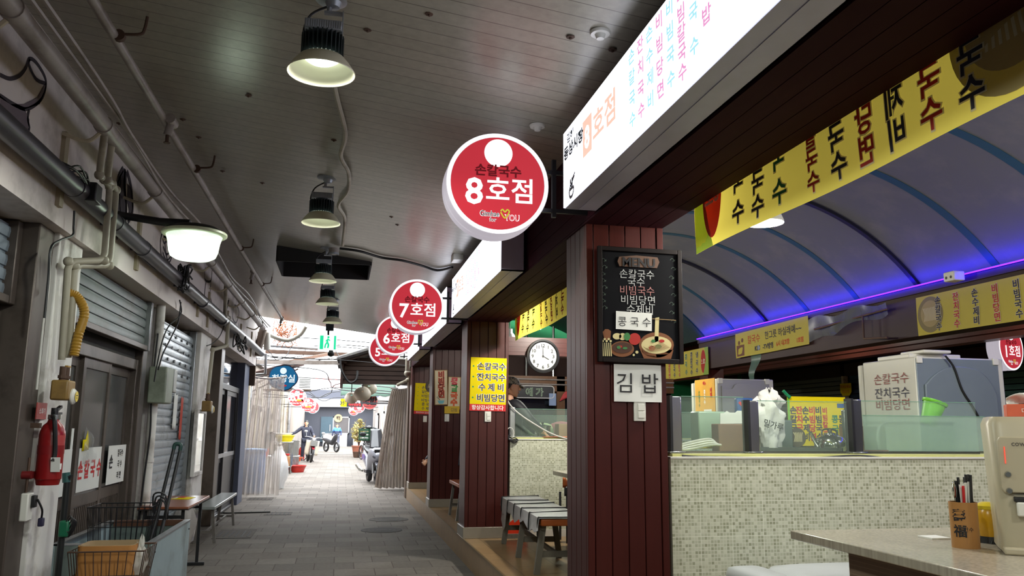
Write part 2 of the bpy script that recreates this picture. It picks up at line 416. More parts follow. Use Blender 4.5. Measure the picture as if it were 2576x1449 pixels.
for pts in ([(0, 188), (25, 198), (50, 190), (66, 170), (75, 148), (92, 158), (112, 190), (116, 215), (104, 250), (70, 274), (40, 265), (0, 240)], [(75, 148), (74, 165), (92, 200), (116, 210)], [(74, 276), (70, 300), (74, 325), (58, 340)],
            [(310, 424), (298, 450), (291, 500), (292, 560), (296, 600)], [(320, 432), (330, 470), (334, 530), (322, 558)], [(315, 425), (313, 470), (318, 520), (314, 585)], [(303, 440), (301, 500), (306, 590)],
            [(412, 572), (404, 610), (408, 650), (420, 686)], [(418, 580), (416, 620), (424, 660), (434, 640), (438, 600)], [(412, 590), (422, 610), (422, 625), (430, 622), (436, 590)], [(411, 620), (420, 640), (432, 625)], [(410, 635), (420, 655), (436, 636)], [(424, 600), (430, 594), (434, 602), (428, 610), (424, 600)], [(410, 602), (416, 596), (420, 604), (414, 612), (410, 602)],
            [(517, 672), (515, 700), (522, 708), (531, 705), (534, 680)], [(518, 708), (515, 740), (514, 760)], [(531, 706), (529, 740), (533, 765)],
            [(588, 770), (586, 800), (594, 812), (601, 790), (598, 772), (590, 768)], [(587, 815), (588, 832)], [(594, 816), (594, 834)], [(600, 812), (599, 832)]):
    w = .05 if pts[0][0] in (310, 320, 315) else .022
    b.stroke(pl(pts), w if pts[0][0] < 500 else .03, F0)
b.flat(pl([(303, 440), (312, 424), (320, 434), (317, 470), (319, 530), (314, 585), (297, 597), (290, 560), (290, 500), (296, 455)]), F0); b.flat(pl([(321, 462), (331, 475), (335, 520), (330, 550), (321, 558), (325, 530), (320, 505)]), F0)
b.build('mural_outline', m_mur2, wl, flat=True)
b = MB()  # thin wooden battens on the wall
for x, ya, yb in ((166, 335, 535), (352, 555, 688), (500, 742, 800), (527, 735, 828), (574, 782, 850), (607, 815, 880), (634, 835, 900)):
    p = at(x, ya, X=LX+.01); q = at(x, yb, X=LX+.01); b.box(LX, LX+.025, p.y-.035, p.y+.035, q.z, p.z)
b.build('wooden_batten', mt('batten_wood', (168, 156, 132), .7), wl, flat=True)
# piers between the bays
def pier(name, y0, y1, x1, m, x0=-2.3): return struct(MB().box(x0, x1, y0, y1, 0, 2.7).build(name, m, bevel=.008))
pier('pillar', 5.30, 5.56, -1.83, m_frame); pier('pillar', 5.56, 6.04, -1.80, m_white)
pier('pillar', 8.62, 8.80, -1.93, m_frame); pier('pillar', 8.98, 9.08, -1.9, m_white)
pier('pillar', 11.22, 12.06, -1.82, m_white); pier('pillar', 13.3, 13.66, -1.84, m_frame); pier('pillar', 16.7, 17.5, -1.86, mt('blue_grey_post', (78, 84, 104), .5))
# shutters
def shutter(name, y0, y1, z0, z1, x, m, pitch=.085, slots=False):
    n = int((z1-z0)/pitch); prof = []
    for i in range(n):
        z = z0+i*pitch
        prof += [(x+.002, z), (x+.014, z+.004), (x+.02, z+pitch*.5), (x+.016, z+pitch-.018), (x+.002, z+pitch-.012)]
    prof.append((x+.004, z0+n*pitch))
    b = MB(); k = len(prof)
    b.add([(p[0], y, p[1]) for y in (y0, y1) for p in prof], [(i, i+1, k+i+1, k+i) for i in range(k-1)])
    return b.build(name, m, flat=False, sharp=25)
m_sh = mt('blue_grey_shutter', (128, 140, 152), .38, .15, dirt=(70, 68, 66)); m_sh2 = mt('pale_green_shutter', (104, 114, 112), .4, .2, dirt=(92, 92, 84))
m_shd = mt('dark_steel_shutter', (150, 160, 168), .32, .2, dirt=(70, 70, 70))
def bay_shutter(label, y0, y1, z0, z1, x, m, rail=True, pitch=.085):
    t = thing('roller_shutter', label, 'shutter', (x, (y0+y1)/2, z0))
    s = shutter('curtain', y0+.02, y1-.02, z0, z1, x, m, pitch); s.parent = t
    me = s.data; inv = ORG[t.name].inverted(); me.transform(inv)
    MB().box(x-.02, x+.05, y0, y1, z0-.05, z0).build('bottom_rail', m_frame, t, bevel=.005)
    if rail:
        for y in (y0, y1): MB().box(x-.03, x+.06, y-.035, y+.035, z0-.05 if z0 > .5 else 0, 2.69).build('guide_rail', m_alu if x > -1.95 else m_frame, t, bevel=.006)
    return t
bay_shutter('half lowered blue grey roller shutter nearest the camera, left of the white pillar', 2.6, 5.26, 2.24, 2.69, -1.98, m_sh)
bay_shutter('half raised pale green roller shutter above the sliding glass doors', 6.08, 8.58, 2.26, 2.69, -1.93, m_sh2)
t = bay_shutter('fully closed dark roller shutter behind the brown table', 9.12, 11.18, .06, 2.69, -1.93, m_shd)
b = MB()
for r in range(4):
    for k in range(5):
        y = 9.5+k*.36+(r % 2)*.18; z = 2.06+r*.14
        b.box(-1.908, -1.9, y-.03, y+.03, z, z+.035)
b.build('vent_slot', m_black, t, flat=True)
# sliding doors
def sliding(name, y0, y1, z1, x, n, zk, label, m=m_frame, ribs=True, gl=None):
    d = thing(name, label, 'door', (x, (y0+y1)/2, 0)); d['kind'] = 'structure'
    b = MB(); b.box(x-.06, x+.06, y0, y0+.06, 0, z1); b.box(x-.06, x+.06, y1-.06, y1, 0, z1); b.box(x-.058, x+.058, y0+.06, y1-.06, z1-.1, z1-.001); b.box(x-.058, x+.08, y0+.06, y1-.06, 0, .05)
    b.build('door_frame', m, d, bevel=.006)
    w = (y1-y0-.12)/n
    for i in range(n):
        a = y0+.06+i*w; c = a+w; xx = x+(.02 if i % 2 else -.015)
        b = MB(); b.box(xx-.018, xx+.018, a, a+.07, .06, z1-.1); b.box(xx-.018, xx+.018, c-.07, c, .06, z1-.1); b.box(xx-.017, xx+.017, a+.07, c-.07, z1-.18, z1-.1); b.box(xx-.017, xx+.017, a+.07, c-.07, zk-.09, zk); b.box(xx-.017, xx+.017, a+.07, c-.07, .06, .16)
        b.box(xx-.012, xx+.006, a+.07, c-.07, .16, zk-.09)
        if ribs:
            k = int((w-.14)/.05)
            for j in range(k): b.box(xx, xx+.014, a+.085+j*.05, a+.105+j*.05, .17, zk-.1)
        p = b.build('sliding_leaf', m, d, flat=True)
        MB().box(xx-.004, xx+.004, a+.07, c-.07, zk, z1-.18).build('pane', gl or m_dglass, p, flat=True)
    return d
m_dglass = mt('dark_dusty_glass', (84, 84, 84), .18, var=.15, scale=3)
sliding('door_1', 2.9, 5.28, 2.15, -2.04, 3, .95, 'dark brown shop doors nearest the camera')
d2 = sliding('door_2', 6.1, 8.6, 2.12, -2.02, 3, .95, 'brown three leaf sliding doors with white lettered bands')
MB().box(-2.04, -2.0, 6.1, 8.6, 2.12, 2.3).build('transom_gap', m_dark, d2, flat=True)
b = MB()
for a, c in ((6.23, 6.88), (7.06, 7.68), (7.9, 8.5)): b.box(-1.989, -1.986, a, c, .97, 1.31)
band = b.build('white_band', m_paper, d2, flat=True)
F = frame((-1.985, 0, 0), SY, SZ); b = MB()
b.text('손 칼 국 수', 7.37, 1.14, .155, F, b=.03, sx=.92, z=.002); b.build('lettering', m_redp, d2, flat=True)
b = MB(); b.text('칼국수', 8.3, 1.24, .07, F, b=.02); b.text('국 수', 8.3, 1.14, .07, F, b=.02); b.text('라 면', 8.3, 1.04, .07, F, b=.02); b.text('손', 8.0, 1.17, .13, F, b=.03)
b.build('lettering', m_blk, d2, flat=True)
sliding('door_3', 12.08, 13.28, 2.45, -2.06, 1, .5, 'recessed pale grey framed shop door behind the bag', m_cream, False, mt('dusty_grey_glass', (150, 146, 136), .4, var=.15, scale=3))
d4 = sliding('door_4', 13.68, 16.66, 2.2, -2.0, 2, .95, 'dark glazed double doors with aluminium rails beside the plastic curtain', mt('near_black_aluminium', (52, 50, 54), .35, .4), False, mt('black_shop_glass', (26, 26, 30), .06))
b = MB(); b.box(-1.97, -1.955, 13.74, 16.6, .95, 1.02); b.box(-1.97, -1.955, 13.74, 16.6, 2.1, 2.16); b.build('bright_rail', m_alu, d4, flat=True)
MB().box(-2.02, -2, 13.7, 16.66, 2.2, 2.7).build('transom_pane', MATS['black_shop_glass'], d4, flat=True)
# ---------------------------------------------------------------- right: pillars, beams, vault
PX0, PX1 = 1.43, 1.93
def pillar(y, z1=2.75, x0=PX0, x1=PX1, d=.45):
    b = MB(); b.box(x0+.012, x1-.012, y+.012, y+d, .25, z1)
    n = 4; e = .045; w = (x1-x0-2*e)/n
    for k in range(n): b.box(x0+e+k*w+.0025, x0+e+(k+1)*w-.0025, y, y+.013, .36, z1)
    for xa in (x0, x1-e+.003): b.box(xa, xa+e-.003, y-.004, y+.03, .36, z1)
    for k in range(4): b.box(x0, x0+.013, y+.03+k*(d-.03)/4+.002, y+.03+(k+1)*(d-.03)/4-.002, .36, z1); b.box(x1-.013, x1, y+.03+k*(d-.03)/4+.002, y+.03+(k+1)*(d-.03)/4-.002, .36, z1)
    p = struct(b.build('pillar', m_wood, bevel=.003))
    MB().box(x0-.015, x1+.015, y-.018, y+d, .25, .375).build('plinth', mt('grey_plinth', (150, 142, 130), .35, .3), p, bevel=.004)
    return p
PY = (4.7, 9.53, 13.25, 17.2)
pls = [pillar(y) for y in PY]
for i, (p, l) in enumerate(zip(pls, ('red brown plank pillar carrying the black menu board', 'red brown plank pillar with the large yellow four line menu', 'red brown plank pillar with two tall painted noodle signs', 'red brown plank pillar next to the grey curtain, with the six line menu'))): p['label'] = l; p['category'] = 'pillar'
BX0, BX1, BZ = 1.42, 1.93, 2.74
b = MB(); b.box(BX0+.012, BX1-.012, -4, 17.3, BZ+.012, 4.3)
for k in range(5):
    w = (BX1-BX0)/5; b.box(BX0+k*w+.002, BX0+(k+1)*w-.002, -4, 17.3, BZ, BZ+.014)
for k in range(8): b.box(BX0, BX0+.014, -4, 17.3, BZ+.015+k*.1, BZ+.112+k*.1); b.box(BX1-.014, BX1, -4, 17.3, BZ+.015+k*.1, BZ+.112+k*.1)
struct(b.build('beam', m_woody, flat=True), 'long red brown plank beam above the stall pillars', 'beam')
# vault over the stalls
VC, VZ, VR = 3.85, 1.387, 2.518
def va(t): return VC+VR*math.sin(t), VZ+VR*math.cos(t)
TA = math.asin(1.95/VR)
b = MB(); b.surf(lambda u, v: (va(-TA+2*TA*u)[0], -4+(16.4)*v, va(-TA+2*TA*u)[1]), 40, 1)
struct(b.build('ceiling_vault', m_vault), 'pale arched ceiling over the stalls', 'ceiling')
for k in range(13):
    y = 1.1+1.03*k; big = (k % 3 == 0)
    b = MB(); w, h = (.03, .03) if big else (.045, .006)
    pr = []
    for i in range(41):
        t = -TA+2*TA*i/40; x, z = va(t); nx, nz = math.sin(t), math.cos(t); pr.append((x, z, nx, nz))
    vs = []
    for x, z, nx, nz in pr: vs += [(x, y-w, z), (x, y+w, z), (x-nx*h, y+w, z-nz*h), (x-nx*h, y-w, z-nz*h)]
    n = len(pr); fs = [(i*4+a, i*4+(a+1) % 4, i*4+4+(a+1) % 4, i*4+4+a) for i in range(n-1) for a in range(4)]
    o = b.add(vs, fs).build('vault_rib', m_black if big else m_teal)
    struct(o, 'dark steel hoop under the arched ceiling' if big else 'teal band across the arched ceiling', 'rib')
b = MB(); b.box(5.72, 5.95, -4, 12.5, 2.45, 2.95); b.box(5.7, 5.74, -4, 12.5, 2.88, 2.95)
struct(b.build('beam', m_dwood, bevel=.004), 'dark timber beam below the purple light, far side of the stalls', 'beam')
b = MB(); b.box(5.74, 9.4, -4, 18, 3.25, 3.3); b.box(5.9, 5.96, -4, 12.5, 2.95, 3.3); struct(b.build('ceiling_aisle', m_dark, flat=True))
b = MB(); b.box(5.72, 6.0, 12.2, 12.5, .25, 2.5); struct(b.build('pillar', m_wood, bevel=.004), 'dark post at the far end of the purple lit beam', 'pillar')
# end of the stall hall
b = MB(); b.box(1.93, 11.3, 18, 18.2, 0, 4.3); struct(b.build('wall_hall_end', mt('green_gable_cloth', (20, 120, 70), .7), flat=True), 'green end wall high behind the clock', 'wall')
b = MB(); b.box(1.93, 9, 17.6, 17.95, 2.6, 3.25); b.box(1.93, 9, 17.6, 17.95, 0, 1.2); struct(b.build('wall_hall_lower', m_dwood, flat=True))
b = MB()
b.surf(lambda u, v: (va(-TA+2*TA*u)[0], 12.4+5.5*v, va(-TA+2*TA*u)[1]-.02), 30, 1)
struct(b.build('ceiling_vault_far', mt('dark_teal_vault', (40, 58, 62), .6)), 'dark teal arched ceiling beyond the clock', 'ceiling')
b = MB(); b.box(9.3, 9.5, -4, 18, 0, 3.3); struct(b.build('wall_aisle', mt('aisle_wall', (46, 36, 40), .7), flat=True))
for k, (x0, y0) in enumerate(((2.35, 17.3), (3.0, 17.3), (3.9, 17.3), (4.5, 17.3))):
    struct(MB().tube([(x0, y0, 2.6), (x0, y0, 3.7)], .03, 8).build('post', m_steel), 'bright thin post against the green end wall', 'post')
# ---------------------------------------------------------------- high-bay lamps in the alley
m_refl = mt('frosted_cream_reflector', (212, 206, 168), .35, var=.03)
m_fin = mt('dark_heatsink', (52, 60, 62), .4, .5)
m_psu = mt('pale_metal_driver', (150, 154, 160), .4, .5)
e_led = em('lamp_led', (238, 255, 236), 6.5)
LAMPS = ((-.156, 3.695, 3.12, 1.0), (-.223, 6.63, 3.12, .5), (-.263, 9.397, 3.12, .35), (-.241, 11.18, 3.12, .12), (-.191, 13.232, 3.12, .12), (-.1, .85, 3.12, 1.15), (-.05, -2.0, 3.12, 1.0))
LL = ('nearest of the hanging high-bay lamps, glowing brightest under the ceiling', 'second hanging high-bay lamp from the camera, beside a wall conduit', 'third hanging high-bay lamp, in front of the dark ceiling opening', 'fourth hanging high-bay lamp, with loose black wires', 'fifth and farthest hanging high-bay lamp, above the green exit sign', 'hanging high-bay lamp just behind the camera', 'hanging high-bay lamp well behind the camera')
def reflector_mat():
    N = NT('glowing_frosted_reflector'); c = lin((214, 208, 184)); N.set(Roughness=.35)
    N.l(N.mix(N.noise(N.coord(), 9.0), tuple(x*.95 for x in c), c), N.b.inputs['Base Color'])
    tl = N.n('ShaderNodeBsdfTranslucent'); tl.inputs[0].default_value = (*c, 1)
    mx = N.n('ShaderNodeMixShader'); mx.inputs[0].default_value = .12
    N.l(N.b.outputs[0], mx.inputs[1]); N.l(tl.outputs[0], mx.inputs[2]); N.l(mx.outputs[0], N.out.inputs[0]); return N.m
m_refl = reflector_mat()
def lamp_parts(t, M, drv=True):
    b = MB(M); b.lathe([(.155, 0), (.157, .004), (.13, .045), (.105, .075), (.085, .085), (.085, .083), (.103, .072), (.127, .043), (.152, .003), (.155, 0)], 36); b.build('reflector', m_refl, t)
    b = MB(M); b.lathe([(.0001, .062), (.06, .058), (.078, .07), (.08, .082), (.0001, .082)], 28); b.build('led_module', e_led, t)
    b = MB(M); b.lathe([(.0001, .083), (.05, .083), (.05, .20), (.0001, .20)], 20)
    for k in range(28):
        a = 2*PI*k/28; b.box(.045, .098, -.0025, .0025, .086, .185, RZ(a))
    b.build('heatsink', m_fin, t, flat=True)
    b = MB(M); b.box(-.085, .085, -.045, .045, .205, .25)
    for k in range(16): b.box(-.08+k*.0105, -.075+k*.0105, -.047, .047, .21, .246)
    b.build('driver_box', m_psu, t, bevel=.003)
    b = MB(M); b.box(.085, .09, -.03, .03, .17, .31); b.box(.0, .09, -.012, .012, .3, .312); b.build('bracket', m_psu, t)
for i, (x, y, z, p) in enumerate(LAMPS):
    t = thing('high_bay_lamp', LL[i], 'lamp', (x, y, z), 'hanging high-bay lamps along the alley')
    M = TR(x, y, z); lamp_parts(t, M)
    zc = cz(x); b = MB(); b.tube([(x+.02, y, z+.3), (x+.03, y, zc-.01)], .012, 8); b.build('stem', m_psu, t)
    b = MB(TR(x+.04, y, zc)); b.lathe([(.0001, -.05), (.03, -.045), (.04, -.02), (.085, -.008), (.088, 0.01), (.0001, .01)], 24); b.build('ceiling_rose', m_psu, t)
    b = MB(); b.cable([(x-.02, y+.02, z+.25), (x-.09, y+.03, z+.2), (x-.06, y+.02, z+.3), (x+.06, y, zc-.02)], .006); b.build('wire', m_cab, t)
    light('lamp_light', 'SPOT', (x, y, z-.02), E_LAMP*p*4, (.93, 1, .9), t, .07, spot=2.95)
# conduit running between the lamps
b = MB(); b.cable([(-.08, 4.0, cz(-.1)-.02), (-.12, 4.6, cz(-.1)-.02), (-.05, 5.4, cz(0)-.02), (-.08, 5.9, cz(0)-.02), (-.02, 6.3, cz(0)-.02), (-.02, 6.8, cz(0)-.02), (-.1, 7.3, cz(0)-.02), (-.04, 7.8, cz(0)-.02), (-.06, 9.0, cz(0)-.02)], .016, 8, 8)
tag(b.build('lamp_conduit', m_pipe_y), 'cream flexible conduit snaking along the ceiling between the lamps', 'conduit')
p = at(840, 625, Z=3.47)
t = thing('junction_box', 'round grey junction box on the ceiling behind the second lamp', 'junction box', p)
b = MB(TR(*p)); b.lathe([(.0001, -.07), (.045, -.07), (.055, -.06), (.055, -.03), (.06, 0), (.0001, 0)], 20); b.build('body', m_pipe, t)
b = MB(TR(*p)); b.lathe([(.05, -.075), (.058, -.072), (.058, -.05)], 20); b.build('lid', m_psu, t)
def on_ceil(x, y, d=.02):
    p = at(x, y, Z=3.4)
    for _ in range(4): p = at(x, y, Z=cz(p.x)-d)
    return p
q = [on_ceil(x, y) for x, y in ((855, 625), (905, 632), (960, 648), (1010, 655), (1060, 668), (1100, 680), (1138, 672))]
b = MB(); b.cable(q, .014, 8); tag(b.build('black_conduit', m_cab), 'black flexible conduit from the junction box across the ceiling to the white signs', 'conduit')
p = at(1150, 650, Z=3.3)
t = thing('switch_box', 'small white electrical box on the ceiling beside the second white lightbox', 'electrical box', p)
MB().cbox(p, (.11, .2, .07)).build('box', m_wplast, t, bevel=.006)
b = MB(); b.cable([p+Vector((.03, .05, 0)), p+Vector((.04, .02, .08)), p+Vector((.14, .04, .1)), p+Vector((.25, .0, .06))], .022, 8); b.build('conduit', m_pipe, t)
for x, y, lab in ((1510, 80, 'round white smoke detector on the ceiling beside the nearest lightbox'), (1352, 315, 'round pale detector on the ceiling above the number eight sign')):
    p = at(x, y, Z=3.32); zc = cz(p.x); p = at(x, y, Z=zc)
    t = thing('smoke_detector', lab, 'smoke detector', p)
    b = MB(TR(*p)); b.lathe([(.0001, -.014), (.045, -.014), (.05, -.004), (.05, 0), (.0001, 0)], 24); b.build('base', m_wplast, t)
    b = MB(TR(*p)); b.lathe([(.0001, -.038), (.018, -.036), (.026, -.014), (.0001, -.014)], 20); b.build('sensor', m_wplast, t)
b = MB()
for x, y in ((1435, 93), (1541, 125), (1080, 35), (925, 75), (625, 240), (840, 352), (660, 460), (1000, 565), (985, 545), (500, 345), (380, 445), (440, 340), (560, 430), (300, 310), (460, 300)):
    p = at(x, y, Z=3.4); p = at(x, y, Z=cz(p.x)); M = TR(*p)
    b.lathe([(.0001, -.012), (.006, -.012), (.008, -.004), (.02, -.003), (.022, 0), (.0001, 0)], 8, M)
o = b.build('ceiling_screw_caps', m_rust); o['kind'] = 'stuff'; tag(o, 'rusty screw heads dotted over the ceiling panels', 'screws', kind='stuff')

# ---------------------------------------------------------------- street lamp on the left wall
t = thing('bracket_lamp', 'round wall lamp with ribbed greenish glass bowl on a black arm', 'lamp', (-1.16, 6.5, 2.9))
b = MB(); b.tube([(-1.75, 6.5, 3.07), (-1.42, 6.5, 3.03), (-1.2, 6.5, 3.02)], [.028, .03, .04], 10); b.build('arm', m_black, t)
M = TR(-1.16, 6.5, 2.9)
b = MB(M); b.lathe([(.0001, .13), (.06, .125), (.16, .1), (.215, .07), (.225, .05), (.0001, .05)], 32); b.build('hood', m_black, t)
b = MB(M); b.lathe([(.235, .06), (.24, .055), (.24, .04), (.235, .035), (.205, .03)], 36); b.build('rim', mt('cream_rim', (205, 210, 180), .4), t)
def bowl_mat():
    N = NT('prismatic_bowl_glass'); N.set(Roughness=.15); N.b.inputs['Base Color'].default_value = (.75, .85, .7, 1)
    tl = N.n('ShaderNodeBsdfTranslucent'); tl.inputs[0].default_value = (.8, .92, .8, 1); tr = N.n('ShaderNodeBsdfTransparent'); tr.inputs[0].default_value = (.85, .95, .82, 1)
    a = N.n('ShaderNodeMixShader'); a.inputs[0].default_value = .6; N.l(N.b.outputs[0], a.inputs[1]); N.l(tl.outputs[0], a.inputs[2])
    c = N.n('ShaderNodeMixShader'); c.inputs[0].default_value = .6; N.l(tr.outputs[0], c.inputs[1]); N.l(a.outputs[0], c.inputs[2]); N.l(c.outputs[0], N.out.inputs[0])
    w = N.n('ShaderNodeTexVoronoi'); w.inputs['Scale'].default_value = 60; N.l(N.coord(), w.inputs[0]); N.bump(w.outputs['Distance'], .5, .006); return N.m
b = MB(M); b.lathe([(.205, .03), (.19, -.02), (.18, -.09), (.165, -.13), (.13, -.15), (.0001, -.155)], 40); b.build('glass_bowl', bowl_mat(), t)
b = MB(M); b.lathe([(.0001, -.08), (.05, -.07), (.07, -.03), (.06, .03), (.0001, .045)], 20); b.build('bulb', em('street_bulb', (236, 255, 236), 9.0), t)
light('wall_lamp_light', 'POINT', (-1.16, 6.5, 2.86), E_ST, (.94, 1, .92), t, .12)
# ---------------------------------------------------------------- white lightboxes
m_lb = mt('pale_lightbox_casing', (180, 180, 204), .35, .2)
e_face = em('lit_sign_face', (236, 240, 255), E_BOX)
e_cy = em('lit_cyan_print', (168, 230, 242), 1.0); e_pk = em('lit_pink_print', (232, 156, 204), 1.0); e_or = em('lit_orange_print', (252, 202, 182), 1.0); e_gr = em('lit_grey_print', (110, 120, 125), .8); e_bk = em('lit_black_print', (40, 48, 52), .7)
GX0, GX1, GZ0, GZ1 = 1.2, 1.40, 2.735, 3.19
def lightbox(y0, y1, num, label):
    t = thing('menu_lightbox', label, 'lightbox sign', (GX0, (y0+y1)/2, GZ0), 'white backlit signs over the stalls')
    b = MB(); b.box(GX0+.006, GX1, y0, y1, GZ0, GZ0+.012); b.box(GX0+.006, GX1, y0, y1, GZ1-.012, GZ1); b.box(GX0+.006, GX1, y0, y0+.012, GZ0, GZ1); b.box(GX0+.006, GX1, y1-.012, y1, GZ0, GZ1); b.box(GX1-.01, GX1, y0, y1, GZ0, GZ1)
    b.box(GX0+.085, GX0+.093, y0+.02, y1-.02, GZ0-.003, GZ0)
    b.build('casing', m_lb, t, flat=True)
    MB().box(GX0, GX0+.008, y0+.004, y1-.004, GZ0+.006, GZ1-.006).build('lit_face', e_face, t, flat=True)
    F = frame((GX0-.0015, y1, GZ0), NY, SZ)
    b = MB(); b.text('김해', .16, .385, .06, F, b=.04, sx=1.3); b.text('동상시장', .22, .31, .08, F, b=.045, sx=1.3)
    b.stroke([(.13, .07), (.15, .03), (.2, .03), (.22, .07), (.13, .07)], .018, F, .001); b.stroke([(.15, .075), (.16, .13), (.18, .075), (.19, .13), (.2, .08)], .014, F, .001); b.stroke([(.19, .12), (.25, .145)], .013, F, .001); b.stroke([(.14, .08), (.24, .13)], .013, F, .001)
    b.build('lettering', e_bk, t, flat=True)
    b = MB(); b.rect(.4, .56, .17, .37, F, .0005); b.text('호점', .76, .27, .17, F, b=.025, sx=1.2); b.build('lettering', e_or, t, flat=True)
    b = MB(); b.text(num, .48, .27, .17, F, b=.02); b.build('number', e_face, t, flat=True)
    bc, bp = MB(), MB(); u = 1.16; L = y1-y0
    for k, w in enumerate(('손칼국수', '잔치국수', '손수제비', '비빔당면', '비빔국수', '비빔칼국수', '콩국수', '김밥')):
        st = .4/len(w); (bp if k % 2 else bc).vtext(w, u, GZ1-GZ0-.06, .075, st*.98, F, b=.03, sx=1.15); u += .108
    bc.build('lettering', e_cy, t, flat=True); bp.build('lettering', e_pk, t, flat=True)
    return t
lightbox(1.55, 4.385, '8', 'large white backlit menu sign on the beam, nearest the camera, with an orange eight')
lightbox(6.29, 9.26, '7', 'white backlit menu sign on the beam, second from the camera, behind the number eight disc')
lightbox(9.78, 12.75, '6', 'white backlit menu sign on the beam, third from the camera, behind the number seven disc')
lightbox(13.3, 15.6, '5', 'white backlit menu sign on the beam, farthest from the camera, behind the number six disc')
# ---------------------------------------------------------------- round red stall signs
e_dred = em('lit_red_face', (224, 62, 76), E_DISC, (120, 18, 24)); e_dwh = em('lit_white_rim', (255, 252, 255), 1.25); e_dside = em('lit_acrylic_side', (235, 226, 238), .5); e_dprint = em('lit_white_print', (255, 255, 255), 1.1); e_dmar = em('lit_maroon_print', (96, 18, 24), .9); e_dol = em('lit_olive_print', (196, 190, 60), .9); e_dteal = em('lit_dark_teal_print', (28, 62, 60), .9)
m_rim = mt('white_sign_rim', (226, 222, 228), .35)
def face_print(F, R, t, top, num, sub=True, faces=False):
    """everything printed on one round sign; R radius, F face plane"""
    b = MB(); b.disc(R*.3, F @ TR(0, R*.65, .002)); b.text(num[0], -.5*R, -.17*R, R*.78, F, b=.02, z=.003); b.text(num[1:], .24*R, -.14*R, R*.58, F, b=.014, z=.003)
    b.text('Gimhae', -.17*R, -.655*R, R*.165, F, b=.04, z=.0022, sx=.8); b.text('for', -.1*R, -.78*R, R*.12, F, b=.03, z=.0022); b.text('YOU', .3*R, -.72*R, R*.18, F, b=.04, z=.0022, sx=.8)
    b.build('lettering', e_dprint, t, flat=True)
    b = MB(); b.text(top, 0, .265*R, R*.27, F, b=.03, z=.0035)
    if faces:
        for s in (-1, 1):   # two plain smiling faces
            c = s*R*.11
            b.stroke([(c-.09*R, .65*R), (c-.07*R, .73*R), (c, .76*R), (c+.07*R, .73*R), (c+.09*R, .65*R)], R*.018, F, .004); b.stroke([(c-.035*R, .57*R), (c, .555*R), (c+.035*R, .57*R)], R*.014, F, .004)
            for k in (-1, 1): b.rect(c+k*.03*R-.008*R, c+k*.03*R+.008*R, .63*R, .65*R, F, .004)
    b.build('lettering', e_dmar, t, flat=True)
    if sub:
        b = MB(); b.text('Gimhae', -.17*R, -.655*R, R*.16, F, b=.01, z=.004, sx=.8); b.text('for', -.1*R, -.78*R, R*.115, F, z=.004); b.build('lettering', e_dteal, t, flat=True)
        b = MB(); b.stroke([(.06*R, -.6*R), (.1*R, -.56*R), (.15*R, -.61*R), (.2*R, -.56*R), (.24*R, -.61*R), (.15*R, -.74*R), (.06*R, -.62*R)], R*.03, F, .004); b.build('heart_mark', e_dol, t, flat=True)
        b = MB(); b.text('YOU', .3*R, -.72*R, R*.17, F, b=.0, z=.004, sx=.8); b.build('lettering', e_dred, t, flat=True)
def disc_sign(c, R, num, label, top='손칼국수', thick=.2, rot=0., bracket=True, group='round red stall number signs', name='round_stall_sign', full=True):
    t = thing(name, label, 'sign', c, group)
    W0 = TR(*c) @ RZ(rot); F = W0 @ frame((0, -thick/2-.001, 0), SX, SZ); A = W0 @ RX(PI/2)
    b = MB(A); b.lathe([(R*.91, thick/2), (R*.95, thick/2+.004), (R, thick/2-.006), (R, thick*.12), (R*.985, thick*.1), (R*.985, -thick*.1), (R, -thick*.12), (R, -thick/2+.006), (R*.93, -thick/2-.004), (R*.87, -thick/2)], 64); b.build('rim', e_dside, t)
    b = MB(A); b.lathe([(R*.915, thick/2+.001), (R*.95, thick/2+.0055), (R*.99, thick/2)], 64); b.build('lit_edge', e_dwh, t)
    b = MB(A); b.lathe([(.0001, thick/2), (R*.915, thick/2)], 64); b.build('face', e_dred, t, flat=True)
    b = MB(A); b.lathe([(.0001, -thick/2), (R*.875, -thick/2)], 64); b.build('rear_face', e_dred, t, flat=True)
    face_print(F, R*.92, t, top, num, full)
    if bracket:
        b = MB(); x0 = c[0]+R*.98
        for dz in (-.12, .12): b.box(x0-.06, 1.42, c[1]-.012, c[1]+.012, c[2]+dz-.012, c[2]+dz+.012)
        b.box(x0+.05, x0+.075, c[1]-.014, c[1]+.014, c[2]-.16, c[2]+.2); b.build('bracket', m_black, t)
    return t
for (x, y, Y, d, n, lab) in ((1245, 473, 4.64, 258, '8호점', 'large round red and white number eight stall sign nearest the camera'), (1047, 773, 9.5, 136, '7호점', 'round red number seven stall sign, second in the row'), (995, 845, 13.0, 99, '6호점', 'round red number six stall sign, partly behind number seven'), (969, 880, 16.0, 82, '5호점', 'round red number five stall sign, lowest and farthest in the row')):
    p = at(x, y, Y=Y); dd = (p-Vector((0, 0, CAMH))).dot(FW); disc_sign(p, d/2*dd/FPX, n, lab)
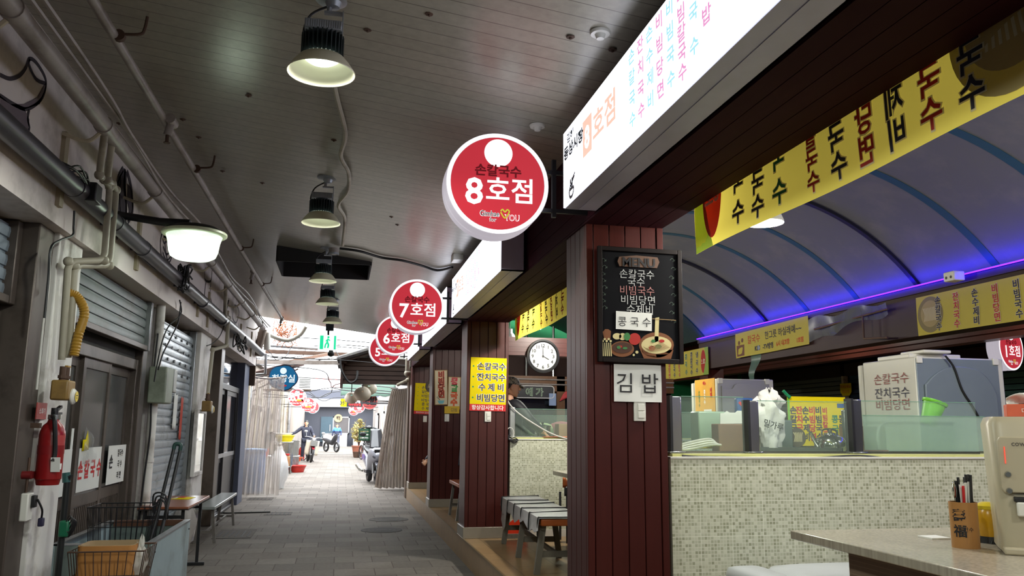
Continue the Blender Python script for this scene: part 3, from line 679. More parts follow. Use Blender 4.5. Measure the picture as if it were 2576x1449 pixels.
# ---------------------------------------------------------------- exit sign with a dome camera below
p = at(825, 862, Y=15.0)
t = thing('exit_sign', 'green and white backlit running man exit sign hanging from the ceiling', 'exit sign', p)
w, h = .31, .27
MB().cbox(p, (w, .05, h)).build('casing', em('exit_white', (240, 255, 246), 1.2), t, bevel=.006)
F = frame(p+Vector((0, -.027, 0)), SX, SZ); b = MB(); b.rect(-w/2+.015, -w/2+.075, -h/2+.012, h/2-.012, F); b.rect(w/2-.05, w/2-.015, -h/2+.012, h/2-.012, F)
b.stroke([(.0, .07), (-.01, .01), (.01, -.04), (.0, -.1)], .03, F); b.stroke([(-.01, .01), (-.04, -.04), (-.05, -.1)], .026, F); b.stroke([(-.04, .02), (0, .06), (.035, .03)], .018, F); b.disc(.02, F @ TR(.005, .095, 0), 16)
b.build('running_figure', em('exit_green', (40, 225, 160), 1.0), t, flat=True)
b = MB(); b.tube([p+Vector((0, 0, h/2)), p+Vector((0, 0, .58))], .02, 8); b.box(p.x-.05, p.x+.09, p.y-.03, p.y+.03, p.z+h/2+.08, p.z+h/2+.2); b.build('hanger', m_fin, t)
c = p+Vector((.06, .05, -h/2-.06)); t = thing('dome_camera', 'small dark dome camera hanging just below the exit sign', 'camera', c)
b = MB(); b.tube([c+Vector((0, 0, .08)), c+Vector((0, 0, .02))], .04, 12); b.build('mount', m_black, t); MB().sphere(c, (.06, .06, .055), 8).build('dome', m_black, t)
# ---------------------------------------------------------------- purple light strip, pendants
o = MB().box(5.665, 5.683, -4, 12.45, 2.95, 2.96).build('purple_light_strip', em('purple_led', (32, 6, 255), E_LED), flat=True)
tag(o, 'long purple light strip along the edge of the arched ceiling', 'light strip')
m_shade = mt('white_pendant_shade', (215, 215, 208), .4)
def pendant(c, r, label, k=1.):
    t = thing('pendant_lamp', label, 'lamp', c, 'round white pendant lamps over the stalls')
    b = MB(TR(*c)); b.lathe([(r, 0), (r*1.01, .01), (r*.86, .055), (r*.55, .09), (r*.5, .16), (.0001, .17)], 36); b.build('shade', m_shade, t)
    b = MB(TR(*c)); b.lathe([(.0001, .012), (r*.9, .012), (r*.93, .02)], 36); b.build('diffuser', em('pendant_diffuser', (250, 255, 250), 14.0), t)
    b = MB(); b.tube([c+Vector((0, 0, .16)), c+Vector((0, 0, .95))], .008, 6); b.build('cord', m_cab, t)
    light('pendant_light', 'POINT', c-Vector((0, 0, .03)), E_PEND*k, (1, .97, .86), t, .09)
    return t
pendant(at(1923, 562, Y=4.45), .115, 'bright round pendant lamp below the nearest yellow banner')
pendant(at(1450, 778, Y=8.6), .10, 'bright round pendant lamp seen left of the menu board pillar', 1.9)
pendant(at(1345, 828, Y=14.2), .12, 'small pendant lamp glowing against the green end wall, right of the clock pillar')
pendant(at(1282, 850, Y=14.2), .10, 'small pendant lamp glowing against the green end wall, half behind the yellow menu pillar')
# pendants added to brighten the stalls and far aisle, not lamps known there
for x, y, lab in ((3.6, 2.0, 'added pendant lamp lighting the stone table, nearest of all'), (4.6, 3.6, 'added pendant lamp lighting the right part of the first stall'), (3.35, 11.4, 'added pendant lamp lighting the space behind the clock beam'), (2.4, 0.6, 'added pendant lamp behind the camera'), (6.6, 10.5, 'added pendant lamp lighting the far aisle'), (6.6, 7.0, 'added pendant lamp lighting the far aisle beside the big fridge')):
    pendant(Vector((x, y, 2.9 if x < 6 else 3.08)), .115, lab, 1. if x < 6 else .35)
# ---------------------------------------------------------------- pipes along the left wall
def cable(name, label, pts, r, m, k=6, n=6, cat='cable', group=None):
    return tag(MB().cable(pts, r, n, k).build(name, m), label, cat, group)
t = thing('gutter_pipe', 'fat dark grey pipe running along the left shop wall above the shutters', 'pipe', (-1.66, 8, 2.93))
b = MB(); b.tube([(-1.65, -3, 2.9), (-1.65, 5, 2.92), (-1.64, 17.5, 2.96)], .062, 18); b.build('pipe', m_gut, t)
for x, y in ((190, 490), (288, 590), (360, 640), (462, 730), (510, 765), (560, 810)):
    p = at(x, y, X=-1.65); yy = p.y
    b = MB(); b.tube([(-1.65, yy-.05, 2.925), (-1.65, yy+.05, 2.925)], .068, 18); b.box(-1.76, -1.68, yy-.012, yy+.012, 2.91, 2.94); b.build('coupling', m_gut, t)
a, c = at(100, 110, X=-1.5), at(662, 825, X=-1.5)
t = thing('overhead_pipe', 'thick grey painted pipe along the top of the left wall', 'pipe', a)
d = (a-c).normalized(); MB().tube([a+d*6, c], .05, 16).build('pipe', m_pipe, t)
for k in range(9):
    q = c+d*(.6+k*1.45); b = MB(); b.tube([q-d*.03, q+d*.03], .057, 16); b.build('coupling', m_pipe, t)
    b = MB(); b.cable([q+Vector((-.02, 0, -.05)), q+Vector((-.1, .02, -.1)), q+Vector((-.235, .02, -.06))], .012); b.build('wall_hook', m_cream, t)
for k, (dx, dz, lab) in enumerate(((.075, .03, 'pale cable strapped beside the thick ceiling pipe, nearer the pipe'), (.105, .045, 'pale cable strapped beside the thick ceiling pipe, farther from the pipe'))):
    pts = [a+d*6+Vector((dx, 0, dz))]
    for i in range(10): pts.append(a+(c-a)*(i/9)+Vector((dx+.025*math.sin(i*2.1+k), 0, dz+.02*math.cos(i*1.7+k))))
    cable('strapped_cable', lab, pts, .012, m_pipe)
a, c = at(275, 70, Z=3.5), at(711, 804, Z=3.5); d = (a-c).normalized()
t = thing('sprinkler_pipe', 'slender grey sprinkler pipe hung below the ceiling on the left', 'pipe', a)
MB().tube([a+d*4, c], .026, 14).build('pipe', m_pipe, t)
for x, y in ((432, 305), (637, 685), (709, 800)):
    q = at(x, y, Z=3.5); b = MB(); b.tube([q-d*.06, q+d*.06], .034, 12); b.tube([q, q+Vector((-.02, 0, -.1))], .026, 10); b.build('tee', m_pipe, t)
    b = MB(); b.tube([q+Vector((-.02, 0, -.1)), q+Vector((-.02, 0, -.15))], .012, 8); b.tube([q+Vector((-.02, 0, -.15)), q+Vector((-.02, 0, -.155))], .022, 8); b.build('sprinkler_head', m_rust, t)
for x, y in ((300, 90), (495, 425), (607, 625), (660, 715)):
    q = at(x, y, Z=3.5); b = MB(); b.tube([q-d*.015, q+d*.015], .031, 12); b.cable([q+Vector((.02, 0, .01)), q+Vector((.1, 0, .02)), q+Vector((.12, 0, .05)), q+Vector((.13, 0, cz(q.x)-3.5))], .008); b.build('hanger', m_rust, t)
def gas_line(label, pts, r=.022, extra=None):
    t = thing('gas_pipe', label, 'pipe', pts[-1]); P = [Vector(p) for p in pts]
    out = []
    for i, p in enumerate(P):
        if 0 < i < len(P)-1:
            u = (P[i-1]-p); w = (P[i+1]-p); e = min(.05, u.length*.45, w.length*.45); out += [p+u.normalized()*e, p+(u.normalized()+w.normalized())*e*.25, p+w.normalized()*e]
        else: out.append(p)
    MB().tube(out, r, 12).build('pipe', m_pipe_y, t)
    for p in P[1:-1]:
        b = MB(); b.sphere(p, r*1.45, 6); b.build('elbow', m_pipe_y, t)
    return t
def pxs(X, *q): return [at(x, y, X=xx) for (x, y), xx in zip(q, X)]
gas_line('pale gas pipe dropping to the gas meter, the one nearer the camera', pxs((-1.5, -1.56, -1.6, -1.6, -1.58, -1.72, -1.72), (265, 322), (250, 440), (262, 452), (276, 470), (262, 655), (172, 658), (155, 905)))
gas_line('pale gas pipe dropping to the gas meter, the one farther from the camera', pxs((-1.5, -1.56, -1.6, -1.6, -1.58, -1.70, -1.70), (285, 330), (270, 452), (282, 462), (292, 478), (275, 668), (188, 668), (172, 900)))
gas_line('thin pale gas pipe beside the second meter past the dark shutter', pxs((-1.55, -1.6, -1.6, -1.62, -1.74, -1.74), (568, 720), (566, 795), (575, 800), (570, 870), (535, 880), (522, 1000)), .025)
# ---------------------------------------------------------------- meters, extinguisher, sockets on the white pier
m_brass = mt('ochre_meter_paint', (150, 118, 62), .5, dirt=(110, 84, 48)); m_yhose = mt('yellow_hose', (170, 128, 40), .5)
def meter(c, s, label):
    t = thing('gas_meter', label, 'gas meter', c, 'gas meters')
    MB().cbox(c, (.14*s, .2*s, .17*s)).build('case', m_brass, t, bevel=.012)
    b = MB(frame(c+Vector((.07*s, .03*s, -.05*s)), SY, SZ)); b.lathe([(.0001, .035*s), (.05*s, .03*s), (.068*s, .012*s), (.068*s, 0), (.0001, 0)], 28); b.build('dial_housing', m_wplast, t)
    F = frame(c+Vector((.107*s, .03*s, -.05*s)), SY, SZ); b = MB(); b.disc(.045*s, F, 24); dl = b.build('dial', mt('yellow_dial', (235, 205, 60), .4), t, flat=True)
    b = MB(); b.stroke([(-.02*s, .008*s), (.02*s, .01*s)], .008*s, F, .001); b.stroke([(-.012*s, -.012*s), (.014*s, -.012*s)], .006*s, F, .001); b.build('numerals', m_blk, dl, flat=True)
    b = MB()
    for dy in (-.05, .05): b.tube([c+Vector((0, dy*s, .08*s)), c+Vector((0, dy*s, .2*s))], .025*s, 10); b.tube([c+Vector((0, dy*s, .1*s)), c+Vector((0, dy*s, .125*s))], .036*s, 8)
    b.build('union', m_rust, t); b = MB(); b.box(c.x-.012*s, c.x+.012*s, c.y+.03*s, c.y+.12*s, c.z+.2*s, c.z+.215*s); b.build('yellow_valve_handle', m_yhose, t)
    return t
c = at(158, 982, X=-1.68); meter(c, .72, 'ochre gas meter with yellow dial on the white pillar above the fire extinguisher')
b = MB(); P = spline([c+Vector((.02, .08, .22)), c+Vector((.03, .09, .35)), c+Vector((.05, .1, .5)), c+Vector((-.0, .08, .6)), c+Vector((-.06, .04, .62))], 14)
b.tube(P, [.026+.004*(i % 2) for i in range(len(P))], 10); tag(b.build('gas_hose', m_yhose), 'yellow ribbed gas hose curving above the near gas meter', 'hose')
meter(at(521, 1022, X=-1.7), .8, 'small ochre gas meter past the dark closed shutter')
c = at(128, 1133, X=-1.68)
t = thing('fire_extinguisher', 'red fire extinguisher hanging on the white pillar', 'fire extinguisher', c+Vector((0, 0, -.2)))
b = MB(TR(*c)); b.lathe([(.0001, -.20), (.06, -.20), (.064, -.185), (.066, -.17), (.071, -.165), (.071, .09), (.068, .11), (.056, .145), (.035, .165), (.03, .18), (.0001, .18)], 36); b.build('cylinder', m_red, t)
b = MB(TR(*c)); b.lathe([(.03, .18), (.034, .185), (.034, .21), (.0001, .212)], 16); b.build('collar', m_steel, t)
b = MB(); b.bar(c+Vector((0, -.03, .22)), c+Vector((.0, .10, .26)), .02, .015); b.bar(c+Vector((0, -.02, .21)), c+Vector((0, .11, .22)), .02, .012); b.tube([c+Vector((0, 0, .2)), c+Vector((0, 0, .25))], .02, 10); b.build('handle', m_black, t)
b = MB(); b.cable([c+Vector((0, -.03, .2)), c+Vector((.03, -.08, .17)), c+Vector((.045, -.07, .0)), c+Vector((.04, -.075, -.06))], .013, 8); b.build('hose', m_black, t)
b = MB(TR(*c)); b.lathe([(.0722, -.02), (.0725, .03)], 36); b.build('band', mt('dark_red_band', (130, 16, 22), .4), t)
b = MB(TR(*c) @ RZ(-.7)); b.lathe([(.0722, .02), (.0722, .09)], 12, None, -.2, .7); b.build('instruction_label', mt('worn_red_label', (170, 60, 60), .5), t)
b = MB(TR(*c) @ RZ(-.7)); b.lathe([(.0728, -.11), (.0728, -.075)], 8, None, .0, .5); b.build('white_label', m_paper, t)
b = MB(TR(*c) @ TR(.055, -.075, -.08) @ RX(.2)); b.cbox((0, 0, 0), (.05, .004, .085)); b.build('tag', m_paper, t)
b = MB(); b.box(-1.80, c.x-.07, c.y-.02, c.y+.02, c.z+.13, c.z+.16); b.build('wall_bracket', m_rust, t)
p = at(104, 1034, X=-1.795)
t = thing('extinguisher_plaque', 'small red plaque on the white pillar above the extinguisher', 'sign', p)
MB().cbox(p, (.006, .17, .1)).build('plate', mt('faded_red_plate', (170, 70, 66), .5), t); F = frame(p+Vector((.004, 0, 0)), SY, SZ)
b = MB(); b.text('소화기', 0, 0, .04, F, b=.01); b.build('lettering', m_wink, t, flat=True)
p = at(70, 1195, X=-1.77); t = thing('alarm_valve', 'small dark red valve fixed low on the pillar', 'valve', p)
b = MB(); b.tube([p+Vector((-.03, 0, 0)), p+Vector((.02, 0, 0))], .024, 12); b.cbox(p+Vector((.01, .02, .0)), (.03, .05, .04)); b.build('body', mt('dark_red_metal', (110, 26, 28), .4), t); MB().tube([p+Vector((0, 0, .1)), p+Vector((0, 0, -.1))], .008, 6).build('chain', m_rust, t)
p = at(66, 1275, X=-1.77); t = thing('socket_box', 'grubby white socket box low on the pillar', 'socket', p)
MB().cbox(p, (.045, .085, .16)).build('box', m_wplast, t, bevel=.008); MB().cbox(p+Vector((.035, .015, .03)), (.02, .05, .07)).build('outlet', m_black, t, bevel=.004)
q = p+Vector((.05, .12, -.1)); t = thing('power_plug', 'dark plug dangling on its lead under the socket', 'plug', q)
MB().cbox(q, (.03, .035, .05)).build('plug', m_navy, t, bevel=.006); MB().cable([p+Vector((.05, .02, .04)), p+Vector((.07, .05, -.02)), q+Vector((0, .0, .025))], .006).build('lead', m_cab, t)
# wiring box on the gutter, tangle
p = at(228, 487, X=-1.6); t = thing('wiring_box', 'black wiring box with loose ends on the fat dark pipe', 'electrical box', p)
MB().cbox(p, (.1, .13, .12)).build('box', m_black, t, bevel=.008)
b = MB()
for k in range(7): b.cable([p+Vector((.0, -.06, .02)), p+Vector((.02, -.15-.04*k, .05+.03*math.sin(k*2))), p+Vector((-.03, -.24-.05*k, .03-.02*math.cos(k*3))), p+Vector((-.06, -.3-.05*k, .0))], .006)
b.build('loose_wires', m_cab, t)
t = thing('wire_bundle', 'black tangle of wires bundled on the pipe beyond the wall lamp', 'wires', at(462, 700, X=-1.6)); p = at(462, 700, X=-1.6); b = MB()
rnd = random.Random(3)
for k in range(9): b.cable([p+Vector((rnd.uniform(-.06, .06), rnd.uniform(-.18, .18), rnd.uniform(-.13, .13))) for _ in range(5)], .009)
b.build('wires', m_cab, t)
p2 = at(605, 860, X=-1.6); b = MB()
for k in range(8): b.cable([p2+Vector((rnd.uniform(-.06, .06), rnd.uniform(-.4, .4), rnd.uniform(-.15, .12))) for _ in range(5)], .01)
tag(b.build('wire_bundle', m_cab), 'far dark tangle of wires on the pipe above the glazed doors', 'wires')
for lab, q in (('thin black wire looping down from the pipe to the electric box', [(452, 755), (455, 790), (425, 820), (408, 860), (395, 920), (388, 960)]), ('second thin black wire looping down over the closed shutter', [(455, 760), (448, 810), (430, 850), (410, 890), (398, 930)]), ('thin black wire sagging behind the wall lamp', [(575, 755), (560, 830), (540, 860), (520, 870)]),
               ('grey wire drooping across the beam by the near shutter', [(187, 530), (185, 570), (182, 592), (150, 605), (128, 625), (122, 700), (112, 800)]), ('thin dark wire along the upper wall between the murals', [(290, 560), (310, 590), (380, 670), (440, 700)])):
    cable('loose_wire', lab, [at(x, y, X=-1.705) for x, y in q], .007, m_cab)
for lab, q, X in (('white wire running down the front edge of the white pillar', [(125, 640), (122, 720), (110, 800), (100, 900), (92, 980)], -1.79),):
    cable('loose_wire', lab, [at(x, y, X=X) for x, y in q], .008, m_wcab)
# downspout and electric box
p = at(390, 960, X=-1.84); b = MB(); b.tube([(-1.84, p.y, 2.7), (-1.84, p.y, .1)], .045, 16)
for z in (1.15, 2.0): b.tube([(-1.84, p.y, z-.02), (-1.84, p.y, z+.02)], .052, 16)
tag(b.build('downspout', m_white), 'white vertical downspout left of the dark closed shutter', 'pipe')
cable('black_wire', 'black wire running down beside the white downspout', [(-1.83, p.y-.09, 2.4), (-1.84, p.y-.1, 1.8), (-1.83, p.y-.08, 1.4), (-1.85, p.y-.1, .9), (-1.86, p.y-.12, .2)], .009, m_cab)
p = at(404, 970, X=-1.78); t = thing('electric_box', 'grey green electrical box fixed beside the dark shutter', 'electrical box', p)
MB().cbox(p, (.17, .34, .36)).build('box', mt('grey_green_box', (140, 148, 132), .5, dirt=(100, 104, 92)), t, bevel=.015); MB().cbox(p+Vector((.03, .25, .06)), (.12, .16, .24)).build('meter_cover', mt('grey_box', (150, 152, 146), .4), t, bevel=.01)
# papers on the shutter
for x, y, w, h, m, lab in ((440, 1035, .2, .4, m_paper, 'torn white paper notice on the dark closed shutter'), (455, 1052, .13, .5, mt('orange_red_poster', (190, 80, 66), .6, var=.4, scale=20), 'narrow red and orange sticker on the dark closed shutter')):
    p = at(x, y, X=-1.895); o = MB().surf(lambda u, v: (p.x+.006*math.sin(u*9), p.y+(u-.5)*w, p.z+(v-.5)*h+.01*math.sin(u*7)), 8, 8).build('paper_notice', m, solid=.002); tag(o, lab, 'notice')
p = at(180, 1118, X=-1.99); o = MB().cbox(p, (.004, .05, .24)).build('door_sticker', m_paper); tag(o, 'narrow white sticker on the first brown sliding door', 'sticker')
p = at(218, 1115, X=-1.98); t = thing('hanging_bag', 'clear bag with a yellow card stuck on the sliding door glass', 'bag', p)
MB().poly([p+Vector((0, -.1, -.06)), p+Vector((0, .06, -.05)), p+Vector((0, .05, .02)), p+Vector((0, .0, .1)), p+Vector((0, -.03, .03)), p+Vector((0, -.1, .03))]).build('yellow_card', m_yel, t, solid=.003)
MB().surf(lambda u, v: (p.x+.012+.02*math.sin(u*8)*math.sin(v*6), p.y-.1+u*.3, p.z-.16+v*.3*(1-.4*u)), 10, 8).build('clear_bag', vinyl('clear_film', (220, 222, 220), .3), t)
# mirror, bag
a = at(522, 1040, X=-1.80); c = at(486, 1200, X=-1.78)
t = thing('framed_mirror', 'tall narrow white framed mirror leaning on the white pillar', 'mirror', ((a.x+c.x)/2, (a.y+c.y)/2, c.z))
b = MB(); y0, y1 = c.y-.05, c.y+.65; z0, z1 = c.z+.0, a.z+.04
for bx in ((y0, y0+.05, z0, z1), (y1-.05, y1, z0, z1), (y0+.05, y1-.05, z0, z0+.05), (y0+.05, y1-.05, z1-.05, z1)): b.box(-1.815, -1.77, *bx)
b.build('frame', m_white, t, bevel=.005); MB().box(-1.8, -1.785, y0+.05, y1-.05, z0+.05, z1-.05).build('mirror_glass', mt('mirror_glass', (200, 205, 205), .04, 1.), t, flat=True)
p = Vector((-1.8, 10.8, 0)); t = thing('plastic_bag', 'cloudy white plastic bag on the ground against the closed shutter', 'bag', p)
b = MB(); rnd = random.Random(5)
def bagf(c, rx, ry, h, seed, tw=.08):
    r = random.Random(seed); ph = [r.uniform(0, 6) for _ in range(6)]
    def f(u, v):
        a = 2*PI*u; k = math.sin(PI*min(1, v*1.05))**.6 if v < .95 else .12; k = max(k, .25) if v > .7 else max(k, .55)
        w = 1+tw*math.sin(5*a+ph[0]+4*v)+tw*.7*math.sin(9*a+ph[1]-7*v)+tw*.5*math.sin(14*v+ph[2]+2*a)
        return (c[0]+rx*k*w*math.cos(a), c[1]+ry*k*w*math.sin(a), c[2]+h*v+.02*math.sin(3*a+ph[3]))
    return f
b.surf(bagf(p, .13, .22, .62, 2), 40, 18); b.build('bag_body', vinyl('cloudy_film', (205, 200, 195), .7), t)
MB().cbox((-1.8, 10.8, .18), (.12, .2, .28)).build('contents', m_paper, t, bevel=.04)
# ---------------------------------------------------------------- table, bench, snack packet
m_brown = woodmat('brown_table_top', (150, 92, 66), 'Y', .3, .15); m_leg = mt('grey_steel_leg', (112, 108, 104), .5, .3, dirt=(80, 70, 62))
t = thing('low_table', 'brown topped folding table in front of the dark closed shutter', 'table', (-1.72, 9.2, 0))
MB().box(-1.86, -1.4, 8.58, 9.92, .695, .72).build('table_top', m_brown, t, bevel=.006); MB().box(-1.855, -1.395, 8.575, 9.925, .688, .697).build('edge_band', m_black, t)
for x in (-1.46, -1.8):
    for y in (8.68, 9.72): MB().box(x-.015, x+.015, y-.015, y+.015, .02, .69).build('leg', m_black, t)
for y in (8.68, 9.72): MB().box(-1.84, -1.38, y-.02, y+.02, 0, .035).build('foot', m_black, t, bevel=.005)
b = MB(); b.box(-1.8, -1.46, 8.67, 8.69, .6, .63); b.box(-1.8, -1.46, 9.71, 9.73, .6, .63); b.build('cross_bar', m_black, t)
p = at(457, 1252, Z=.726); t = thing('snack_packet', 'yellow and white snack packet lying on the brown table', 'packet', p)
MB().surf(lambda u, v: (p.x+(u-.5)*.2+.03*v, p.y+(v-.5)*.26-.04*u, .722+.014*math.sin(PI*u)*math.sin(PI*v)), 8, 8).build('packet', m_yel, t, solid=.003)
MB().surf(lambda u, v: (p.x-.1+u*.07+.03*v, p.y+(v-.5)*.26-.04*u*.35, .7235+.014*math.sin(PI*u*.35)*math.sin(PI*v)), 6, 8).build('white_end', m_paper, t)
MB().surf(lambda u, v: (p.x-.03+u*.07+.03*v, p.y+(v-.5)*.12-.04*u*.35-.02, .7242+.014*math.sin(PI*(.35+u*.35))*math.sin(PI*(.27+v*.46))), 6, 6).build('red_print', m_redp, t)
def bench(name, label, x0, x1, y0, y1, z, z0, mtop, top_t=.03, splay=.07, legs=None, lw=.035, group=None):
    t = thing(name, label, 'bench', ((x0+x1)/2, (y0+y1)/2, z0), group)
    MB().box(x0, x1, y0, y1, z-top_t, z).build('seat', mtop, t, bevel=.008)
    for y in legs or (y0+.12, y1-.12):
        for s, x in ((-1, x0+.05), (1, x1-.05)):
            b = MB(); b.bar((x, y, z-top_t), (x+s*splay, y, z0), lw, lw, (0, 1, 0)); b.build('leg', m_leg, t)
        h = z0+(z-z0)*.3; k = splay*.7; b = MB(); b.bar((x0+.05-k, y, h), (x1-.05+k, y, h), .025, .035); b.build('cross_rail', m_leg, t)
    xm = (x0+x1)/2; l = legs or (y0+.12, y1-.12); h = z0+(z-z0)*.3
    MB().bar((xm, l[0], h), (xm, l[-1], h), .022, .03).build('long_rail', m_leg, t)
    return t
bench('low_bench', 'narrow grey topped low bench beyond the brown table', -1.76, -1.52, 11.3, 13.6, .47, 0, mt('grey_bench_top', (130, 136, 134), .28), .04, .05, (11.45, 13.4))
# ---------------------------------------------------------------- pale blue box, carts
m_pb = mt('pale_blue_panel', (150, 168, 172), .45, dirt=(110, 118, 116)); m_gp = mt('grey_green_panel', (104, 116, 112), .5)
A, B_, C_, D_ = at(390, 1368, Z=.7), at(476, 1310, Z=.7), at(140, 1378, Z=.7), at(265, 1313, Z=.7)
x1 = (A.x+B_.x)/2; x0 = -1.84; y0, y1 = A.y, B_.y
t = thing('blue_storage_box', 'pale blue open topped metal box on the floor before the sliding doors', 'box', ((x0+x1)/2, (y0+y1)/2, 0))
MB().box(x1-.02, x1, y0, y1, .06, .7).build('side_panel', m_pb, t, bevel=.003); MB().box(x0, x0+.02, y0, y1, .06, .7).build('side_panel', m_pb, t)
MB().box(x0+.02, x1-.02, y0, y0+.02, .06, .7).build('front_panel', m_gp, t); MB().box(x0+.02, x1-.02, y1-.02, y1, .06, .7).build('back_panel', m_gp, t); MB().box(x0+.02, x1-.02, y0+.02, y1-.02, .06, .09).build('bottom', m_gp, t)
b = MB(); b.box(x1-.045, x1+.004, y0-.004, y1+.004, .7, .712); b.box(x0-.004, x0+.045, y0-.004, y1+.004, .7, .712); b.box(x0, x1, y0-.004, y0+.03, .7, .71); b.build('top_rim', m_alu, t)
MB().box(x0+.04, x1-.04, y1-.03, y1+.01, .665, .712).build('wooden_rail', woodmat('dull_brown_rail', (96, 66, 52), 'X'), t)
b = MB()
for y, z in ((y0+.05, .64), (y0+.05, .12), (y1-.05, .64), (y1-.05, .12), ((y0+y1)/2, .1), (y0+.3, .3)): b.sphere((x1, y, z), .008, 4)
b.build('rivet', m_black, t)
def wire_basket(t, x0, x1, y0, y1, z0, z1, n=9, m=None, tap=.03):
    m = m or m_black; b = MB()
    def rect(z, k): return [(x0+k, y0+k, z), (x1-k, y0+k, z), (x1-k, y1-k, z), (x0+k, y1-k, z)]
    for z, r, k in ((z1, .005, 0), ((z0+z1)/2+.05, .003, tap*.4), (z0, .004, tap)): b.tube(rect(z, k), r, 6, closed=True)
    for i in range(n+1):
        u = i/n; x = x0+(x1-x0)*u; xb = x0+tap+(x1-x0-2*tap)*u
        for ya, yb in ((y0, y0+tap), (y1, y1-tap)): b.tube([(x, ya, z1), (xb, yb, z0)], .0028, 5)
        b.tube([(xb, y0+tap, z0), (xb, y1-tap, z0)], .0025, 5)
    k = max(3, int(n*(y1-y0)/(x1-x0)))
    for i in range(k+1):
        u = i/k; y = y0+(y1-y0)*u; yb = y0+tap+(y1-y0-2*tap)*u
        for xa, xb in ((x0, x0+tap), (x1, x1-tap)): b.tube([(xa, y, z1), (xb, yb, z0)], .0028, 5)
    return b.build('wire_basket', m, t)
t = thing('shopping_cart', 'black folding trolley with a wire basket standing in the pale blue box', 'trolley', (-1.5, 6.9, .09))
wire_basket(t, -1.8, -1.36, 6.72, 7.08, .5, .89, 11)
tops = [at(437, 1130, Y=7.25), at(453, 1133, Y=7.25)]; bots = [at(395, 1300, Y=6.95), at(415, 1300, Y=6.95)]
for tp, bt in zip(tops, bots):
    e = bt+(bt-tp)*1.6; e.z = max(e.z, .12); MB().tube([tp, bt, e], .014, 10).build('handle_pole', m_black, t)
b = MB(); b.cable([tops[0], tops[0]+Vector((.01, .0, .04)), tops[1]+Vector((.0, 0, .045)), tops[1]], .016, 10); b.build('grip', mt('dark_green_grip', (40, 70, 66), .4), t)
b = MB()
for k in range(3): b.cable([bots[0]+Vector((-.02, -.02, .02)), bots[0]+Vector((-.03+.02*k, -.03, .17-.02*k)), bots[1]+Vector((.0, -.03, .16-.03*k)), bots[1]+Vector((.01, -.02, -.02))], .007)
b.build('folding_bracket', m_black, t)
# second cart in front with a cardboard box
t = thing('wire_trolley', 'dark wire trolley holding a tan box, nearest the camera at the left', 'trolley', (-1.3, 5.35, 0))
wire_basket(t, -1.46, -1.06, 5.15, 5.48, .42, .79, 9, m_rust, .05)
a = at(170, 1197, Y=5.75); e = Vector((a.x+.0, 5.75, .03)); MB().tube([a+Vector((.02, 0, -.01)), a, e], .02, 12).build('handle_pole', mt('dark_green_pole', (14, 19, 19), .5), t)
MB().tube([a+Vector((-.01, 0, .02)), a+Vector((-.003, 0, -.04))], .024, 10).build('grip', mt('teal_grip', (44, 90, 88), .4), t)
q = at(162, 1330, Y=5.73); MB().cbox(q, (.06, .05, .1)).build('green_clamp', mt('green_clamp', (26, 104, 74), .4), t, bevel=.012)
b = MB()
for k in range(4): b.tube([q+Vector((.03+.005*k+.018*math.cos(a_*PI/8)*(1+.1*k), -.02+.004*k, .03+.05*math.sin(a_*PI/8+.3*k)-.01*k)) for a_ in range(16)], .004, 6, closed=True)
b.build('cord_bundle', m_cab, t)
for x in (-1.42, -1.1): MB().tube([(x, 5.5, .42), (x, 5.5, .06)], .012, 8).build('frame_leg', m_rust, t)
b = MB(); b.tube([(-1.44, 5.47, .1), (-1.72, 5.75, .1)], .012, 8); b.tube([(-1.4, 5.2, .42), (-1.4, 5.2, .06)], .012, 8); b.tube([(-1.1, 5.2, .42), (-1.1, 5.2, .06)], .012, 8); b.build('base_frame', m_rust, t)
for y in (5.2, 5.5):
    for x in (-1.42, -1.1):
        b = MB(frame((x, y, .05), SY, SZ)); b.lathe([(.02, -.012), (.05, -.012), (.05, .012), (.02, .012)], 20); b.build('wheel', m_black, t)
m_card = mt('tan_cardboard', (176, 120, 62), .7, dirt=(140, 92, 46)); m_cardi = mt('pale_card_inside', (166, 142, 108), .8)
t = thing('cardboard_box', 'open tan box sitting in the near wire trolley', 'box', (-1.28, 5.32, .46))
def tray(x0, x1, y0, y1, z0, z1, r, th):
    def ring(z, e):
        out = []
        for cx_, cy_, a0 in ((x1-r, y1-r, 0), (x0+r, y1-r, 90), (x0+r, y0+r, 180), (x1-r, y0+r, 270)):
            for k in range(5): a = math.radians(a0+k*22.5); out.append((cx_+(r-e)*math.cos(a), cy_+(r-e)*math.sin(a), z))
        return out
    b = MB(); R = [ring(z0, 0), ring(z1, 0), ring(z1, th), ring(z0+th, th)]; n = len(R[0]); vs = sum(R, [])
    fs = [(i*n+k, i*n+(k+1) % n, (i+1)*n+(k+1) % n, (i+1)*n+k) for i in range(3) for k in range(n)]+[tuple(range(n)), tuple(3*n+k for k in range(n))]
    return b.add(vs, fs)
tray(-1.43, -1.12, 5.19, 5.44, .45, .815, .035, .008).build('walls', m_card, t); tray(-1.421, -1.129, 5.199, 5.431, .5, .818, .03, .004).build('lining', m_cardi, t)
p = at(348, 1395, Y=5.28); t = thing('white_carrier_bag', 'small white plastic bag stuffed beside the tan box', 'bag', p)
MB().surf(bagf(p+Vector((0, 0, -.13)), .05, .07, .19, 9, .12), 24, 12).build('bag', vinyl('white_film', (235, 235, 228), .8), t)
MB().surf(bagf(p+Vector((.012, 0, .03)), .018, .02, .07, 4, .2), 14, 8).build('knot', MATS['white_film'], t)
